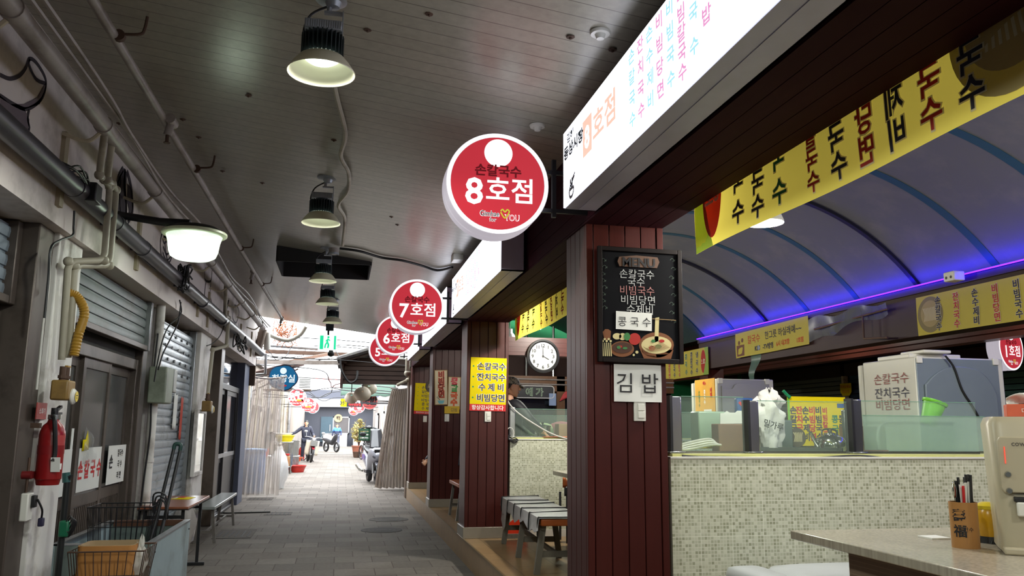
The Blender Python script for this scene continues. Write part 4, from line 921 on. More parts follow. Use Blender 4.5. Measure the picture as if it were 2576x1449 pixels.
# drain covers, cable on the floor
for x, y, w, d, lab in ((592, 1343, .5, .45, 'square steel hatch in the paving by the bench'), (655, 1255, .5, .25, 'slotted steel drain cover near the plastic curtain'), (700, 1292, .45, .2, 'small slotted drain cover beyond the bench')):
    p = at(x, y, Z=.004); t = thing('drain_cover', lab, 'drain cover', p)
    MB().box(p.x-w/2, p.x+w/2, p.y-d, p.y+d, 0, .004).build('plate', mt('worn_steel', (96, 91, 86), .85, spec=.03), t)
    b = MB(); b.box(p.x-w/2, p.x+w/2, p.y-d-.015, p.y-d, 0, .006); b.box(p.x-w/2, p.x+w/2, p.y+d, p.y+d+.015, 0, .006)
    for k in range(6): b.box(p.x-w/2+.04+k*w/6.5, p.x-w/2+.06+k*w/6.5, p.y-d*.7, p.y+d*.7, .003, .006)
    b.build('slot', m_dark, t, flat=True)
for x, y, r, lab in ((978, 1307, .32, 'round cast iron manhole cover nearer the platform'), (960, 1334, .3, 'round cast iron manhole cover beside the first one')):
    p = at(x, y, Z=.0); t = thing('manhole_cover', lab, 'manhole cover', p)
    b = MB(TR(p.x, p.y, 0)); b.lathe([(.0001, .004), (r, .004), (r, 0)], 40); b.build('lid', mt('cast_iron', (92, 88, 84), .85, dirt=(66, 61, 57), spec=.03), t)
    b = MB(TR(p.x, p.y, 0)); [b.ring(r*k, r*k+.02, ID, .006) for k in (.3, .5, .7, .93)]; b.build('ring_pattern', m_dark, t, flat=True)
cable('floor_cable', 'black cable lying across the paving from the bench', [at(x, y, Z=.012) for x, y in ((548, 1275), (556, 1289), (600, 1290), (640, 1289), (680, 1288))], .012, m_cab)
# ---------------------------------------------------------------- things on the stall pillars
def front(y): return y-.005
def switch(x, y, Y, s, label, two=True):
    p = at(x, y, Y=Y); t = thing('light_switch', label, 'switch', p, 'white switches on the pillars')
    MB().cbox(p+Vector((0, -.008, 0)), (.075*s, .012, .12*s)).build('plate', m_wplast, t, bevel=.003)
    for dz in ((-.022, .022) if two else (0,)): MB().cbox(p+Vector((.006, -.017, dz*s)), (.04*s, .008, (.04 if two else .085)*s)).build('rocker', m_wplast, t, bevel=.002)
switch(1608, 1034, PY[0], 1., 'white double light switch under the handwritten paper on the nearest pillar')
switch(1227, 1048, PY[1], 1., 'white light switch under the four line yellow menu')
switch(1124, 1051, PY[2], 1., 'white light switch under the small yellow paper on the third pillar', False)
switch(1069, 1054, PY[3], 1.05, 'white light switch under the six line yellow menu on the farthest pillar', False)
# menu board
Y0 = PY[0]-.012
def q4(Y, *pts): return [at(x, y, Y=Y) for x, y in pts]
tl, tr, bl, br = q4(Y0, (1500, 621), (1709, 633), (1500, 911), (1712, 918))
w = (tr-tl).length; h = (tl-bl).length; right = ((tr-tl)+(br-bl)).normalized(); up = ((tl-bl)+(tr-br)).normalized(); cen = (tl+tr+bl+br)/4
m_chalk = mt('blackboard', (15, 15, 19), .8, spec=.1); m_bframe = mt('black_wood_frame', (22, 14, 14), .6, spec=.15)
t = thing('menu_board', 'black chalk menu board with painted noodle bowl on the nearest pillar', 'menu board', cen)
F = frame(cen+Vector((0, -.03, 0)), right, up)
b = MB(F); fw = .028
for u0, u1, v0, v1 in ((-w/2, -w/2+fw, -h/2, h/2), (w/2-fw, w/2, -h/2, h/2), (-w/2+fw, w/2-fw, h/2-fw, h/2), (-w/2+fw, w/2-fw, -h/2, -h/2+fw)): b.box(u0, u1, v0, v1, -.015, .012)
b.build('frame', m_bframe, t, bevel=.003); MB(F).box(-w/2+fw, w/2-fw, -h/2+fw, h/2-fw, -.015, .0).build('board', m_chalk, t)
def uv(x, y): # photo pixel to board coordinates
    p = F.inverted() @ at(x, y, Y=Y0-.03); return p.x, p.y
k = w/209  # metres per photo pixel
b = MB(F); b.prism([(uv(x, y)) for x, y in ((1557, 646), (1600, 643), (1653, 648), (1658, 660), (1652, 675), (1606, 673), (1558, 670), (1553, 658))], .006); b.build('name_plank', mt('chalk_plank_brown', (92, 62, 44), .6), t)
b = MB(F); b.text('MENU', *uv(1606, 660), 30*k, ID, b=.03, z=.008); b.build('lettering', m_blk, t, flat=True)
b = MB(F)
for s, x, y, z in (('손칼국수', 1602, 690, 24), ('국수', 1600, 709, 24), ('비빔당면', 1605, 755, 24), ('수제비', 1609, 779, 25)): b.text(s, *uv(x, y), z*k, ID)
b.build('lettering', mt('chalk_white', (190, 190, 190), .9), t, flat=True)
b = MB(F); b.text('비빔국수', *uv(1603, 731), 24*k, ID); b.build('lettering', mt('chalk_pink', (176, 120, 118), .9), t, flat=True)
b = MB(F)
for sx in (1517, 1690):
    for i in range(8):
        x, y = sx+3*math.sin(i*2), 655+i*22 if sx == 1690 else 655+i*17; u, v = uv(x, y)
        b.stroke([(u-.012, v), (u, v+.012), (u+.012, v+.004), (u+.006, v-.01)], .003, ID, .001); b.flat([(u+.01, v), (u+.022, v+.006), (u+.018, v-.008)], ID, .001)
b.build('vine_drawing', mt('chalk_grey_green', (72, 84, 76), .9), t, flat=True)
MB(F @ TR(*uv(1594, 809), .004) @ RZ(-.02)).box(-44*k, 44*k, -20*k, 22*k, 0, .002).build('paper_strip', m_paper, t)
b = MB(F); b.text('콩 국 수', *uv(1595, 810), 25*k, ID, z=.0085); b.build('lettering', m_blk, t, flat=True)
def paint(name, m, *polys, z=.0015):
    b = MB(F)
    for p in polys: b.flat([uv(*q) for q in p], ID, z)
    return b.build(name, m, t, flat=True)
def ell(cx, cy, rx, ry, n=24, a0=0, a1=360): return [(cx+rx*math.cos(math.radians(a0+(a1-a0)*i/n)), cy+ry*math.sin(math.radians(a0+(a1-a0)*i/n))) for i in range(n+(a1-a0 < 360))]
paint('painted_bowl', mt('bowl_paint', (120, 72, 40), .8), ell(1651, 868, 44, 32), [(1610, 880), (1694, 880), (1688, 903), (1620, 903)], ell(1565, 878, 30, 20), [(1522, 828), (1530, 828), (1537, 833), (1535, 855), (1520, 855), (1516, 835)])
paint('painted_noodles', mt('noodle_paint', (206, 192, 140), .8), ell(1651, 868, 38, 22), [(1648, 800), (1658, 798), (1656, 858), (1646, 862)], ell(1552, 846, 11, 8), ell(1566, 847, 9, 9), *[ell(1516+i*5, 858-(i % 2)*5, 3, 3, 8) for i in range(5)], *[[(1515+i*5, 862), (1517+i*5, 862), (1519+i*5, 896), (1516+i*5, 896)] for i in range(5)], ell(1602, 886, 4, 4, 8), ell(1594, 893, 3, 3, 8), z=.002)
paint('painted_broth', mt('broth_paint', (70, 40, 26), .8), ell(1565, 875, 25, 14), z=.003)
paint('painted_pepper', mt('pepper_paint', (170, 36, 30), .8), ell(1596, 853, 15, 15), ell(1640, 876, 8, 6), ell(1664, 858, 7, 4), ell(1560, 872, 5, 3), z=.0035)
paint('painted_leaves', mt('leaf_paint', (60, 120, 66), .8), ell(1577, 847, 8, 10), ell(1643, 858, 5, 4), ell(1656, 872, 8, 5), ell(1556, 874, 5, 4), ell(1572, 876, 6, 3), z=.004)
b = MB(F)
for i in range(7): b.stroke([uv(1618+i*4, 872+4*math.sin(i)), uv(1640, 884-2*i), uv(1684-i*3, 874-i*2)], .003, ID, .0045)
b.stroke([uv(1640, 802), uv(1700, 806)], .004, ID, .0045, False); b.build('painted_strokes', mt('stroke_paint', (150, 120, 80), .8), t, flat=True)
# handwritten paper
c = at(1604, 964, Y=Y0-.004); t = thing('paper_notice', 'white handwritten paper taped under the black menu board', 'notice', c); F = frame(c, right, up); kk = k
MB().surf(lambda u, v: F @ Vector(((u-.5)*116*kk, (v-.5)*86*kk, .004+.003*math.sin(7*u)*math.sin(5*v))), 12, 8).build('paper', m_paper, t)
b = MB(F); b.text('김 밥', -.003, .0, 50*kk, ID, z=.009, b=.0); b.build('lettering', m_blk, t, flat=True)
# yellow menu signs on pillars
def wall_sign(name, label, Y, box, mat, items, cat='menu sign', group=None, thick=.006, extra=None):
    tl, tr, bl, br = q4(Y, *box); t = thing(name, label, cat, (tl+br)/2, group)
    c = (tl+tr+bl+br)/4; r_ = ((tr-tl)+(br-bl)); u_ = ((tl-bl)+(tr-br)); w = r_.length/2; h = u_.length/2; F = frame(c, r_, u_)
    MB(F).box(-w/2, w/2, -h/2, h/2, -thick, 0).build('panel', mat, t)
    for m, its in items:
        b = MB(F)
        for it in its:
            if it[0] == 'rect': b.rect(it[1]*w, it[2]*w, it[3]*h, it[4]*h, ID, .0008)
            elif it[0] == 'dot': b.disc(it[3]*h, TR(it[1]*w, it[2]*h, .001), 16)
            elif it[0] == 'v': b.vtext(it[1], it[2]*w, it[3]*h, it[4]*h, it[5]*h, ID, **(it[6] if len(it) > 6 else {}))
            elif it[0] == 'line': b.stroke([(p[0]*w, p[1]*h) for p in it[1]], it[2]*h, ID, .0015)
            else: b.text(it[0], it[1]*w, it[2]*h, it[3]*h, ID, **(it[4] if len(it) > 4 else {}))
        b.build('lettering' if not str(its[0][0]) in ('rect', 'dot', 'line') else 'printed_shape', m, t, flat=True)
    return t, F, w, h
L4 = ('손칼국수', '잔치국수', '수 제 비', '비빔당면'); yy = (.335, .135, -.055, -.255)
wall_sign('yellow_menu_sign', 'yellow sheet listing four noodle dishes in black on the second pillar', PY[1]-.012, ((1184.5, 898), (1273.5, 902), (1181, 1033), (1273.5, 1035)), m_yel,
          [(m_redp, [('rect', -.5, .5, -.5, -.375)]), (m_wink, [(s, .08, y, .155, dict(b=.045, z=.001)) for s, y in zip(L4, yy)]+[('항상감사합니다', 0, -.437, .095, dict(b=.02, z=.0015))]), (m_navy, [(s, .08, y, .15, dict(b=.02, z=.002)) for s, y in zip(L4, yy)]), (m_grn, [('dot', -.42, y, .016) for y in yy])])
L6 = ('손칼국수', '일반국수', '비빔당면', '비빔국수', '콩 국 수', '수 제 비'); y6 = [.36-.135*i for i in range(6)]
wall_sign('yellow_menu_sign', 'yellow sheet listing six noodle dishes on the farthest pillar', PY[3]-.012, ((1045, 963), (1098, 966), (1041, 1041), (1097, 1043)), m_yel,
          [(m_redp, [('rect', -.5, .5, -.5, -.4)]), (m_navy, [(s, .1, y, .115, dict(b=.015)) for s, y in zip(L6, y6)]), (m_grn, [('dot', -.36, y, .012) for y in y6]), (m_wink, [('찾아주셔서 감사합니다', 0, -.45, .06)])])
p = at(1086, 972, Y=PY[3]-.02); t = thing('noodle_bowl_picture', 'round dark noodle bowl cut-out pinned on the six line menu', 'picture', p)
b = MB(frame(p, SX, SZ)); b.lathe([(.0001, .006), (.13, .006), (.13, 0)], 28); b.build('bowl', mt('dark_bowl_print', (60, 50, 44), .6), t); b = MB(frame(p+Vector((0, -.008, 0)), SX, SZ))
for i in range(7): b.stroke([(-.08+i*.02, -.03), (-.05+i*.02, .05), (-.02+i*.02, -.04)], .008, ID)
b.build('noodles', mt('noodle_print', (190, 170, 130), .6), t, flat=True)
m_cardbg = mt('cream_sign_board', (220, 206, 172), .6); m_ora = mt('orange_lettering', (214, 92, 44), .5); m_pkr = mt('pink_red_lettering', (206, 64, 76), .5); m_gl = mt('leaf_green_lettering', (70, 150, 70), .5); m_mrn = mt('dark_red_lettering', (134, 36, 30), .5)
m_bord = mt('tan_wood_border', (150, 112, 62), .6)
t, F, w, h = wall_sign('painted_noodle_sign', 'tall cream sign with four red brown letters and a blue bowl, third pillar', PY[2]-.02, ((1093.5, 931), (1126.5, 930), (1092.5, 1019), (1126, 1019)), m_bord,
          [(m_cardbg, [('rect', -.45, .45, -.48, .48)]), (m_ora, [('v', '비빔당면', .02, .36, .21, .185, dict(b=.07, z=.002))]), (m_mrn, [('v', '비빔당면', .02, .36, .2, .185, dict(b=.02, z=.003))]), (m_blk, [('line', [(-.35, -.27), (-.1, -.36)], .008), ('line', [(-.28, -.25), (-.1, -.36)], .008)])], thick=.015)
b = MB(F); b.flat([(-.28*w, -.37*h), (.25*w, -.37*h), (.15*w, -.46*h), (-.18*w, -.46*h)], ID, .002); b.build('blue_bowl', mt('sky_blue_paint', (120, 190, 200), .5), t, flat=True)
t, F, w, h = wall_sign('painted_noodle_sign', 'shorter cream wooden sign with pink, green and orange letters on the third pillar', PY[2]-.02, ((1127, 948), (1160, 948), (1126, 1029), (1157, 1031)), m_bord,
          [(m_cardbg, [('rect', -.45, .45, -.48, .48)]), (m_pkr, [('콩', 0, .36, .24, dict(b=.07))]), (m_gl, [('칼', 0, .15, .23, dict(b=.06))]), (m_ora, [('v', '국수', 0, -.07, .23, .21, dict(b=.07))])], thick=.015)
t, F, w, h = wall_sign('yellow_paper', 'small yellow paper with faint writing below the painted noodle signs', PY[2]-.03, ((1118, 1022), (1157, 1022), (1118, 1040), (1154, 1040)), mt('deep_yellow_paper', (214, 176, 50), .7), [(mt('pencil_grey', (130, 110, 80), .8), [('김밥', .15, .0, .55)])], 'notice')

# ---------------------------------------------------------------- yellow banners
m_ban = cloth('yellow_banner', (220, 202, 84)); m_bred = cloth('banner_red', (196, 52, 44)); m_bnav = cloth('banner_navy', (52, 50, 70)); m_bgrn = cloth('banner_green', (46, 120, 84)); m_bwh = cloth('banner_white', (228, 220, 190)); m_bsoup = cloth('banner_soup', (186, 166, 120)); m_blg = cloth('banner_light_green', (160, 190, 84))
m_bol = cloth('banner_bowl', (150, 136, 98))
COLS = ('손칼국수', '잔치국수', '손수제비', '비빔당면', '비빔국수', '비빔칼국수', '콩국수', '콩칼국수', '냉국수')
def banner(name, label, F, L, H, num, mir=False, disc_end=True, wave=.02, text=None, group='yellow menu banners of the stalls', bowl=True, ofs=None):
    """F: lower-left corner as read from its printed side"""
    t = thing(name, label, 'banner', F.translation, group)
    k = -1 if mir else 1
    def wv(u, v): return wave*math.sin(9*u+2*v)*(1-v)*.8
    MB(F).surf(lambda u, v: (u*L, v*H, wv(u, v)), 40, 6).build('cloth', m_ban, t)
    def P(b, m, name): # drape print on the wavy cloth
        b.v = [v for v in b.v]; out = []
        Fi = F.inverted()
        for p in b.v:
            q = Fi @ p; out.append(F @ Vector((q.x, q.y, q.z+wv(q.x/L, q.y/H))))
        b.v = out; b.build(name, m, t, flat=True)
    return t, P
def menu_banner(name, label, F, L, H, num, mir, zs, wave=.02):
    """printed faces lie at height zs above (or below) the cloth"""
    t, P = banner(name, label, F, L, H, num, mir, wave=wave)
    X = (lambda x: L-x) if mir else (lambda x: x)
    nb, rb, gb, wb = MB(F), MB(F), MB(F), MB(F)
    # bowl picture at the start, number disc at the end (as printed)
    b = MB(F); b.disc(H*.46, TR(X(H*.5), H*.5, zs*.8)); P(b, m_bol, 'bowl_picture')
    b = MB(F); b.disc(H*.34, TR(X(H*.5), H*.52, zs*1.2))
    P(b, m_bsoup, 'soup_picture')
    b = MB(F)
    for i in range(9): b.stroke([(X(H*(.28+.05*i)), H*.34), (X(H*(.32+.045*i)), H*.5), (X(H*(.26+.055*i)), H*.68)], H*.022, ID, zs*1.5)
    P(b, m_bwh, 'noodle_picture')
    b = MB(F); b.flat([(X(L), 0), (X(L-H*.42), 0), (X(L-H*.26), H*.45), (X(L-H*.3), H), (X(L), H)], ID, zs*.8); P(b, m_blg, 'green_corner')
    x0 = H*.8; step = (L-x0-H*.95)/8.4
    for i, wd in enumerate(COLS):
        x = x0+i*step+(step*.4 if i > 5 else 0); n = len(wd); st = H*.88/n; sz = min(H*.235, st*1.02)
        tgt = gb if i in (6, 7) and wd == '콩국수' else (rb if i in (1, 3, 5) else nb)
        wb.vtext(wd, X(x), H*.93-st*.5, sz*1.05, st, ID, b=.05, mir=mir, z=zs*1.8); tgt.vtext(wd, X(x), H*.93-st*.5, sz, st, ID, b=.02, mir=mir, z=zs*2.6)
    P(wb, m_bwh, 'letter_outline'); P(nb, m_bnav, 'lettering'); P(rb, m_bred, 'lettering'); P(gb, m_bgrn, 'lettering')
    b = MB(F); b.disc(H*.42, TR(X(L-H*.42), H*.5, zs*1.4), rx=H*.2); P(b, m_bred, 'number_disc')
    b = MB(F); b.text(num, X(L-H*.42), H*.5, H*.22, ID, b=.03, mir=mir, z=zs*2.2); P(b, m_bwh, 'number')
    return t
# seen from behind: the print shows through the cloth, mirrored; its first letters are at the near end
p = at(1750, 622, X=1.96); q = at(2576, 272, X=1.96)
L = p.y-1.68; menu_banner('menu_banner', 'large yellow noodle banner hung behind the nearest beam, lettering reversed', frame((1.965, p.y, 2.49), NY, SZ), L, .57, '8호', True, .002)
p = at(1297, 852, X=1.97); L = p.y-6.1
menu_banner('menu_banner', 'smaller yellow noodle banner behind the beam, seen left of the menu board pillar, lettering reversed', frame((1.97, p.y, 2.5), NY, SZ), 2.75, .48, '7호', True, .002)
# banners on the far beam, read from the front (print faces the alley)
a = at(2308, 750, X=5.71); c = at(2314, 846, X=5.71)
menu_banner('menu_banner', 'long yellow noodle banner on the dark far beam above the big fridge', frame((5.69, a.y, c.z), NY, SZ), 2.7, a.z-c.z, '1호', False, .002, .01)
a = at(1784, 872, X=5.71); c = at(1784, 942, X=5.71)
menu_banner('menu_banner', 'yellow noodle banner with a red number disc, far behind the menu board pillar', frame((5.69, a.y+2.6, c.z), NY, SZ), 2.6, a.z-c.z, '5호', False, .002, .01)
a = at(1853, 841, X=5.70); c = at(1855, 902, X=5.70); e = at(2040, 865, X=5.70); L = a.y-e.y; H = a.z-c.z
F = frame((5.68, a.y, c.z+.0), (0, -1, .012), SZ)
t, P = banner('slogan_banner', 'small yellow slogan banner with brush lettering and two tiny figures on the dark far beam', F, L, H, '', wave=.012)
b = MB(F); b.text('칼국수', L*.28, H*.64, H*.36, ID, b=.005); P(b, m_bred, 'lettering'); b = MB(F); b.text('한그릇 하실래예~~', L*.68, H*.66, H*.33, ID, b=.01); b.text('KBS   -TV방영', L*.42, H*.25, H*.24, ID, b=.035); P(b, m_bnav, 'lettering')
b = MB(F); b.text('6시 내고향', L*.68, H*.25, H*.22, ID, b=.03); b.text('1호점', L*.9, H*.22, H*.2, ID, b=.04); P(b, cloth('banner_orange', (206, 96, 44)), 'lettering')
b = MB(F); b.disc(H*.1, TR(L*.345, H*.25, .002)); P(b, mt('grey_print', (120, 130, 140), .6), 'round_logo')
b = MB(F); b.flat([(L*.02, .02), (L*.14, .02), (L*.14, H*.5), (L*.02, H*.5)], ID, .002); b.disc(H*.09, TR(L*.06, H*.6, .002), 14); b.disc(H*.09, TR(L*.11, H*.68, .002), 14); P(b, cloth('banner_figures', (130, 84, 66)), 'figure_print')
# plastic sheets and small things near the far beam
t = tag(MB().surf(lambda u, v: (5.66+.05*math.sin(9*u)*v, 9.15-1.5*u, 2.85-.28*v*(1-.55*u)+.03*math.sin(12*u)+.02*u), 24, 6).build('plastic_sheet', vinyl('grey_film', (150, 156, 150), .55)), 'crumpled clear plastic sheet rolled along the far beam right of the slogan banner', 'plastic sheet')
p = at(1900, 920, X=5.69); t = tag(MB().surf(lambda u, v: (p.x+.03*math.sin(7*v), p.y+(u-.5)*(.34-.26*v)+.1*v, p.z+.22-.5*v), 8, 10).build('plastic_strip', vinyl('green_film', (140, 176, 160), .6)), 'pale green plastic strip hanging below the slogan banner', 'plastic strip')
p = at(2400, 696, X=5.6); t = thing('box_camera', 'white box camera under the purple light', 'camera', p); MB().cbox(p, (.12, .14, .09), ).build('housing', m_wplast, t, bevel=.01)
b = MB(frame(p+Vector((-.062, 0, -.01)), NY, SZ)); b.disc(.014, TR(-.03, 0, 0), 12); b.disc(.014, TR(.03, 0, 0), 12); b.build('lens', m_black, t, flat=True)
p = at(2527, 876, X=7.9)
disc_sign(p, .275, '1호점', 'round red number one stall sign glowing in the dark far aisle', thick=.16, rot=.35, bracket=False)
# far aisle: beams, pipes, shutters
b = MB(); b.box(7.3, 7.5, -4, 18, 2.55, 3.25); b.box(7.28, 7.3, -4, 18, 2.62, 2.64); b.box(7.28, 7.3, -4, 18, 2.72, 2.735); struct(b.build('beam', woodmat('brown_fascia', (104, 54, 44), 'Y'), flat=True), 'dark timber fascia across the far aisle', 'beam')
b = MB(); b.tube([(5.65, 9.0, 2.72), (5.65, 7.6, 2.78)], .014, 8); b.tube([(5.62, 8.0, 2.75), (5.62, 8.0, 2.5), (5.62, 7.6, 2.47)], .012, 8); tag(b.build('brown_gas_pipe', m_rust), 'thin brown pipe along the dark far beam', 'pipe')
def far_shutter(y0, y1, m, lab):
    t = thing('roller_shutter', lab, 'shutter', (9.24, (y0+y1)/2, .25)); b = MB(); n = 26
    for i in range(n): z = .3+i*.085; b.box(9.2, 9.235, y0, y1, z, z+.07)
    b.build('curtain', m, t, flat=True); MB().box(9.16, 9.26, y0-.06, y0, .25, 2.55).build('guide_rail', m_cream, t); MB().box(9.1, 9.3, y0-.06, y1, 2.5, 2.72).build('shutter_box', m_dwood, t)
far_shutter(11.4, 13.6, mt('navy_shutter', (30, 44, 74), .5), 'dark blue shutter in the far aisle behind the flour bag'); far_shutter(8.6, 11.3, mt('teal_shutter', (56, 92, 88), .5), 'teal shutter in the far aisle behind the yellow menu sheet'); far_shutter(13.8, 16.4, mt('grey_shutter', (104, 106, 104), .5), 'grey shutter in the far aisle behind the small fridge')
p = at(2128, 978, X=9.15); t = thing('shop_pennant', 'small yellow rounded pennant hanging on the teal shutter', 'sign', p); F = frame(p, NY, SZ)
MB(F).prism([(-.17, .1), (.17, .1), (.17, -.06), (.1, -.13), (-.1, -.13), (-.17, -.06)], .006).build('cloth', m_yel, t); b = MB(F); b.text('어서오세요', 0, .04, .07, ID, z=.008, b=.01); b.text('맛있는집', 0, -.05, .06, ID, z=.008, b=.01); b.build('lettering', m_redp, t, flat=True)

# ---------------------------------------------------------------- stall counters
m_trim = mt('white_counter_trim', (214, 212, 204), .3); m_led = mt('yellow_green_ledge', (196, 196, 126), .4)
def counter(name, label, y0, y1, x1, zt, xl=1.965, wx=2.07, wy=4.3):
    t = thing(name, label, 'counter', ((xl+x1)/2, y0, .25))
    MB().box(xl, x1, y0, y0+.12, .25, zt-.012).build('front_panel', m_mosx, t, flat=True); MB().box(xl, xl+.1, y0+.12, y1, .25, zt-.012).build('side_panel', m_mosy, t, flat=True); MB().box(xl+.1, x1, y1-.1, y1, .25, zt-.012).build('rear_panel', m_mosx, t, flat=True)
    b = MB(); b.box(xl-.004, x1, y0-.008, y0+.02, zt-.014, zt); b.box(xl-.004, xl+.02, y0, y1, zt-.014, zt); b.build('top_trim', m_trim, t, bevel=.003)
    MB().box(xl+.02, x1, y0+.02, y0+.36, zt-.012, zt+.016).build('ledge', m_led, t, bevel=.003); MB().box(wx, wy, y0+.36, y1-.1, zt-.1, zt-.06).build('work_top', m_steel, t)
    MB().box(xl-.004, x1, y0-.008, y0, .25, .33).build('skirting', m_trim, t)
    return t
counter('tiled_counter', 'pale mosaic tiled stall counter beside the nearest pillar', 4.74, 7.0, 5.2, 1.335)
counter('tiled_counter', 'pale mosaic tiled stall counter behind the foil wrapped bench', 9.57, 12.2, 5.2, 1.37, wx=2.62)
# glass screens
m_gd = glass('tinted_glass', (176, 196, 184), .15, .1); m_gfr = glass('frosted_glass', (170, 190, 178), .5, .3)
def screen(x0, x1, y, z0, z1, label, m=m_glass, post=None):
    t = thing('glass_screen', label, 'glass screen', ((x0+x1)/2, y, z0), 'glass screens on the tiled counters')
    MB().box(x0, x1, y-.004, y+.004, z0, z1).build('pane', m, t, flat=True); MB().box(x0, x1, y-.006, y+.006, z1, z1+.004).build('edge', mt('glass_edge', (120, 160, 140), .2), t)
    MB().box(x0, x1, y-.012, y+.012, z0-.002, z0+.014).build('channel', m_steel, t); return t
def post(x, y, z0, z1, label, w=.075):
    t = thing('steel_post', label, 'post', (x, y, z0), 'steel posts of the glass screens'); MB().box(x-w/2, x+w/2, y-w/2, y+w/2, z0, z1).build('tube', m_steel, t, bevel=.006); MB().box(x-w/2-.015, x+w/2+.015, y-w/2-.015, y+w/2+.015, z0, z0+.012).build('base_plate', m_steel, t, bevel=.003)
    MB().box(x-w/2-.004, x-w/2+.012, y-w/2-.006, y+w/2, z0+.012, z1+.005).build('dark_edge', m_black, t)
zc_ = 1.352
post(2.03, 4.83, zc_, 1.70, 'steel glass post next to the nearest pillar'); post(2.55, 4.83, zc_, 1.68, 'steel glass post in front of the brown carton and flour bag'); post(3.28, 4.83, zc_, 1.70, 'steel glass post at the right edge of the standing yellow menu')
screen(2.08, 2.5, 4.83, zc_, 1.70, 'clear glass screen between the pillar and the brown carton'); screen(2.6, 3.23, 4.83, zc_, 1.68, 'clear glass screen before the kettle and standing yellow menu'); screen(3.34, 4.2, 4.83, zc_, 1.69, 'clear glass screen before the big fridge, above the frosted pane')
screen(3.45, 4.4, 4.98, zc_, 1.6, 'low frosted glass pane before the big fridge', m_gfr); screen(2.15, 3.1, 5.75, 1.3, 1.62, 'inner clear glass pane behind the brown carton', m_gd)
t = thing('steel_post', 'thin inner steel post in front of the big fridge', 'post', (3.42, 5.1, 1.3), 'steel posts of the glass screens'); MB().box(3.38, 3.45, 5.08, 5.12, 1.25, 1.64).build('tube', m_steel, t, bevel=.005)
cable('counter_cable', 'black cable lying along the white counter edge', [at(x, y, Y=4.745) for x, y in ((1716, 1146), (1760, 1149), (1850, 1150), (1960, 1152), (2060, 1151), (2140, 1146), (2180, 1147), (2240, 1153), (2330, 1154), (2480, 1152))], .006, m_cab)
# goods on the counter
def carton(name, x0, x1, y, y1, z0, z1, label, m):
    t = thing(name, label, 'box', ((x0+x1)/2, (y+y1)/2, z0)); MB().box(x0, x1, y, y1, z0, z1).build('walls', m, t, bevel=.006); return t
m_bc = mt('brown_carton', (126, 96, 80), .75, dirt=(104, 78, 64))
p0, p1 = at(1807, 1066, Y=5.05), at(1886, 1128, Y=5.05)
t = carton('brown_carton', p0.x, p1.x, 5.05, 5.16, 1.353, p0.z, 'plain brown carton behind the left glass screen', m_bc)
b = MB(); pts = [at(x, y, Y=5.06) for x, y in ((1812, 1066), (1885, 1065), (1886, 1034), (1856, 1033), (1850, 1038), (1836, 1038), (1829, 1034), (1822, 1039), (1812, 1040))]
o = MB().add([p+Vector((0, d, 0)) for d in (0, .006) for p in pts], [tuple(range(9)), tuple(range(17, 8, -1))]+[(i, (i+1) % 9, 9+(i+1) % 9, 9+i) for i in range(9)]).build('paper_sheet', m_paper); tag(o, 'torn white paper sheet standing on the brown carton', 'paper')
p = at(1932, 1076, Y=5.2); t = thing('flour_bag', 'crumpled white flour bag with dark lettering behind the glass screen', 'bag', p)
m_fl = mt('crumpled_white_bag', (214, 212, 208), .6, bump=.5, scale=20)
r_ = random.Random(11)
def flour(u, v):
    a = 2*PI*u; k = (.8+.3*v) if v < .8 else (1.04-3.2*(v-.8)); w = 1+.14*math.sin(3*a+5*v)+.1*math.sin(7*a-9*v)+.06*math.sin(11*a+17*v)
    return (p.x+.115*k*w*math.cos(a)-.02*v, p.y+.08*k*w*math.sin(a), 1.36+.34*v+.03*math.sin(4*a+1)*v)
MB().surf(flour, 36, 16).build('bag', m_fl, t)
b = MB(frame((p.x-.01, p.y-.1, 1.54), (1, 0, -.25), SZ)); b.text('밀가루', .0, -.01, .055, ID, b=.02); b.build('lettering', m_blk, t, flat=True)
b = MB(); b.surf(bagf(Vector((p.x+.02, p.y, 1.63)), .085, .06, .14, 31, .22), 30, 12); b.build('bag_top', m_fl, t)
p0, p1 = at(1757, 1056, Y=5.3), at(1806, 1114, Y=5.3)
def tub(c, rx, h, m, ml, label, z0):
    t = thing('storage_tub', label, 'tub', (c.x, c.y, z0)); MB().box(c.x-rx, c.x+rx, c.y-rx*.7, c.y+rx*.7, z0+.03, z0+h).build('body', m, t, bevel=.01); MB().box(c.x-rx-.008, c.x+rx+.008, c.y-rx*.7-.008, c.y+rx*.7+.008, z0, z0+.03).build('yellow_base', ml, t, bevel=.006)
m_tub = mt('cloudy_green_plastic', (150, 172, 152), .3); m_ylid = mt('yellow_plastic', (214, 190, 40), .35)
tub((p0+p1)/2, .1, .25, m_tub, m_ylid, 'cloudy green tub with yellow rim left of the brown carton', 1.37)
tub(at(1942, 1095, Y=5.5), .12, .24, mt('dark_grey_tub', (92, 106, 104), .3), m_ylid, 'dark grey tub with yellow rim under the flour bag', 1.33)
p = at(1871, 1022, Y=5.6); t = thing('blue_packet', 'blue packet with red print showing behind the carton', 'packet', p); MB().cbox(p, (.13, .05, .12)).build('packet', mt('packet_blue', (50, 90, 150), .5), t, bevel=.01); b = MB(frame(p+Vector((-.02, -.028, 0)), SX, SZ)); b.stroke([(-.03, .03), (0, .0), (.03, -.03)], .02, ID); b.build('red_mark', m_redp, t, flat=True)
b = MB()
for k in range(4): b.cable([(2.08+.03*k, 4.98+.04*k, 1.37), (2.2, 5.0+.03*k, 1.372+.01*k), (2.33+.02*k, 4.96+.05*k, 1.40+.012*k), (2.43, 5.02+.02*k, 1.40)], .008)
tag(b.build('cable_coil', m_wcab), 'pale cables lying loose on the ledge beside the brown carton', 'cables')
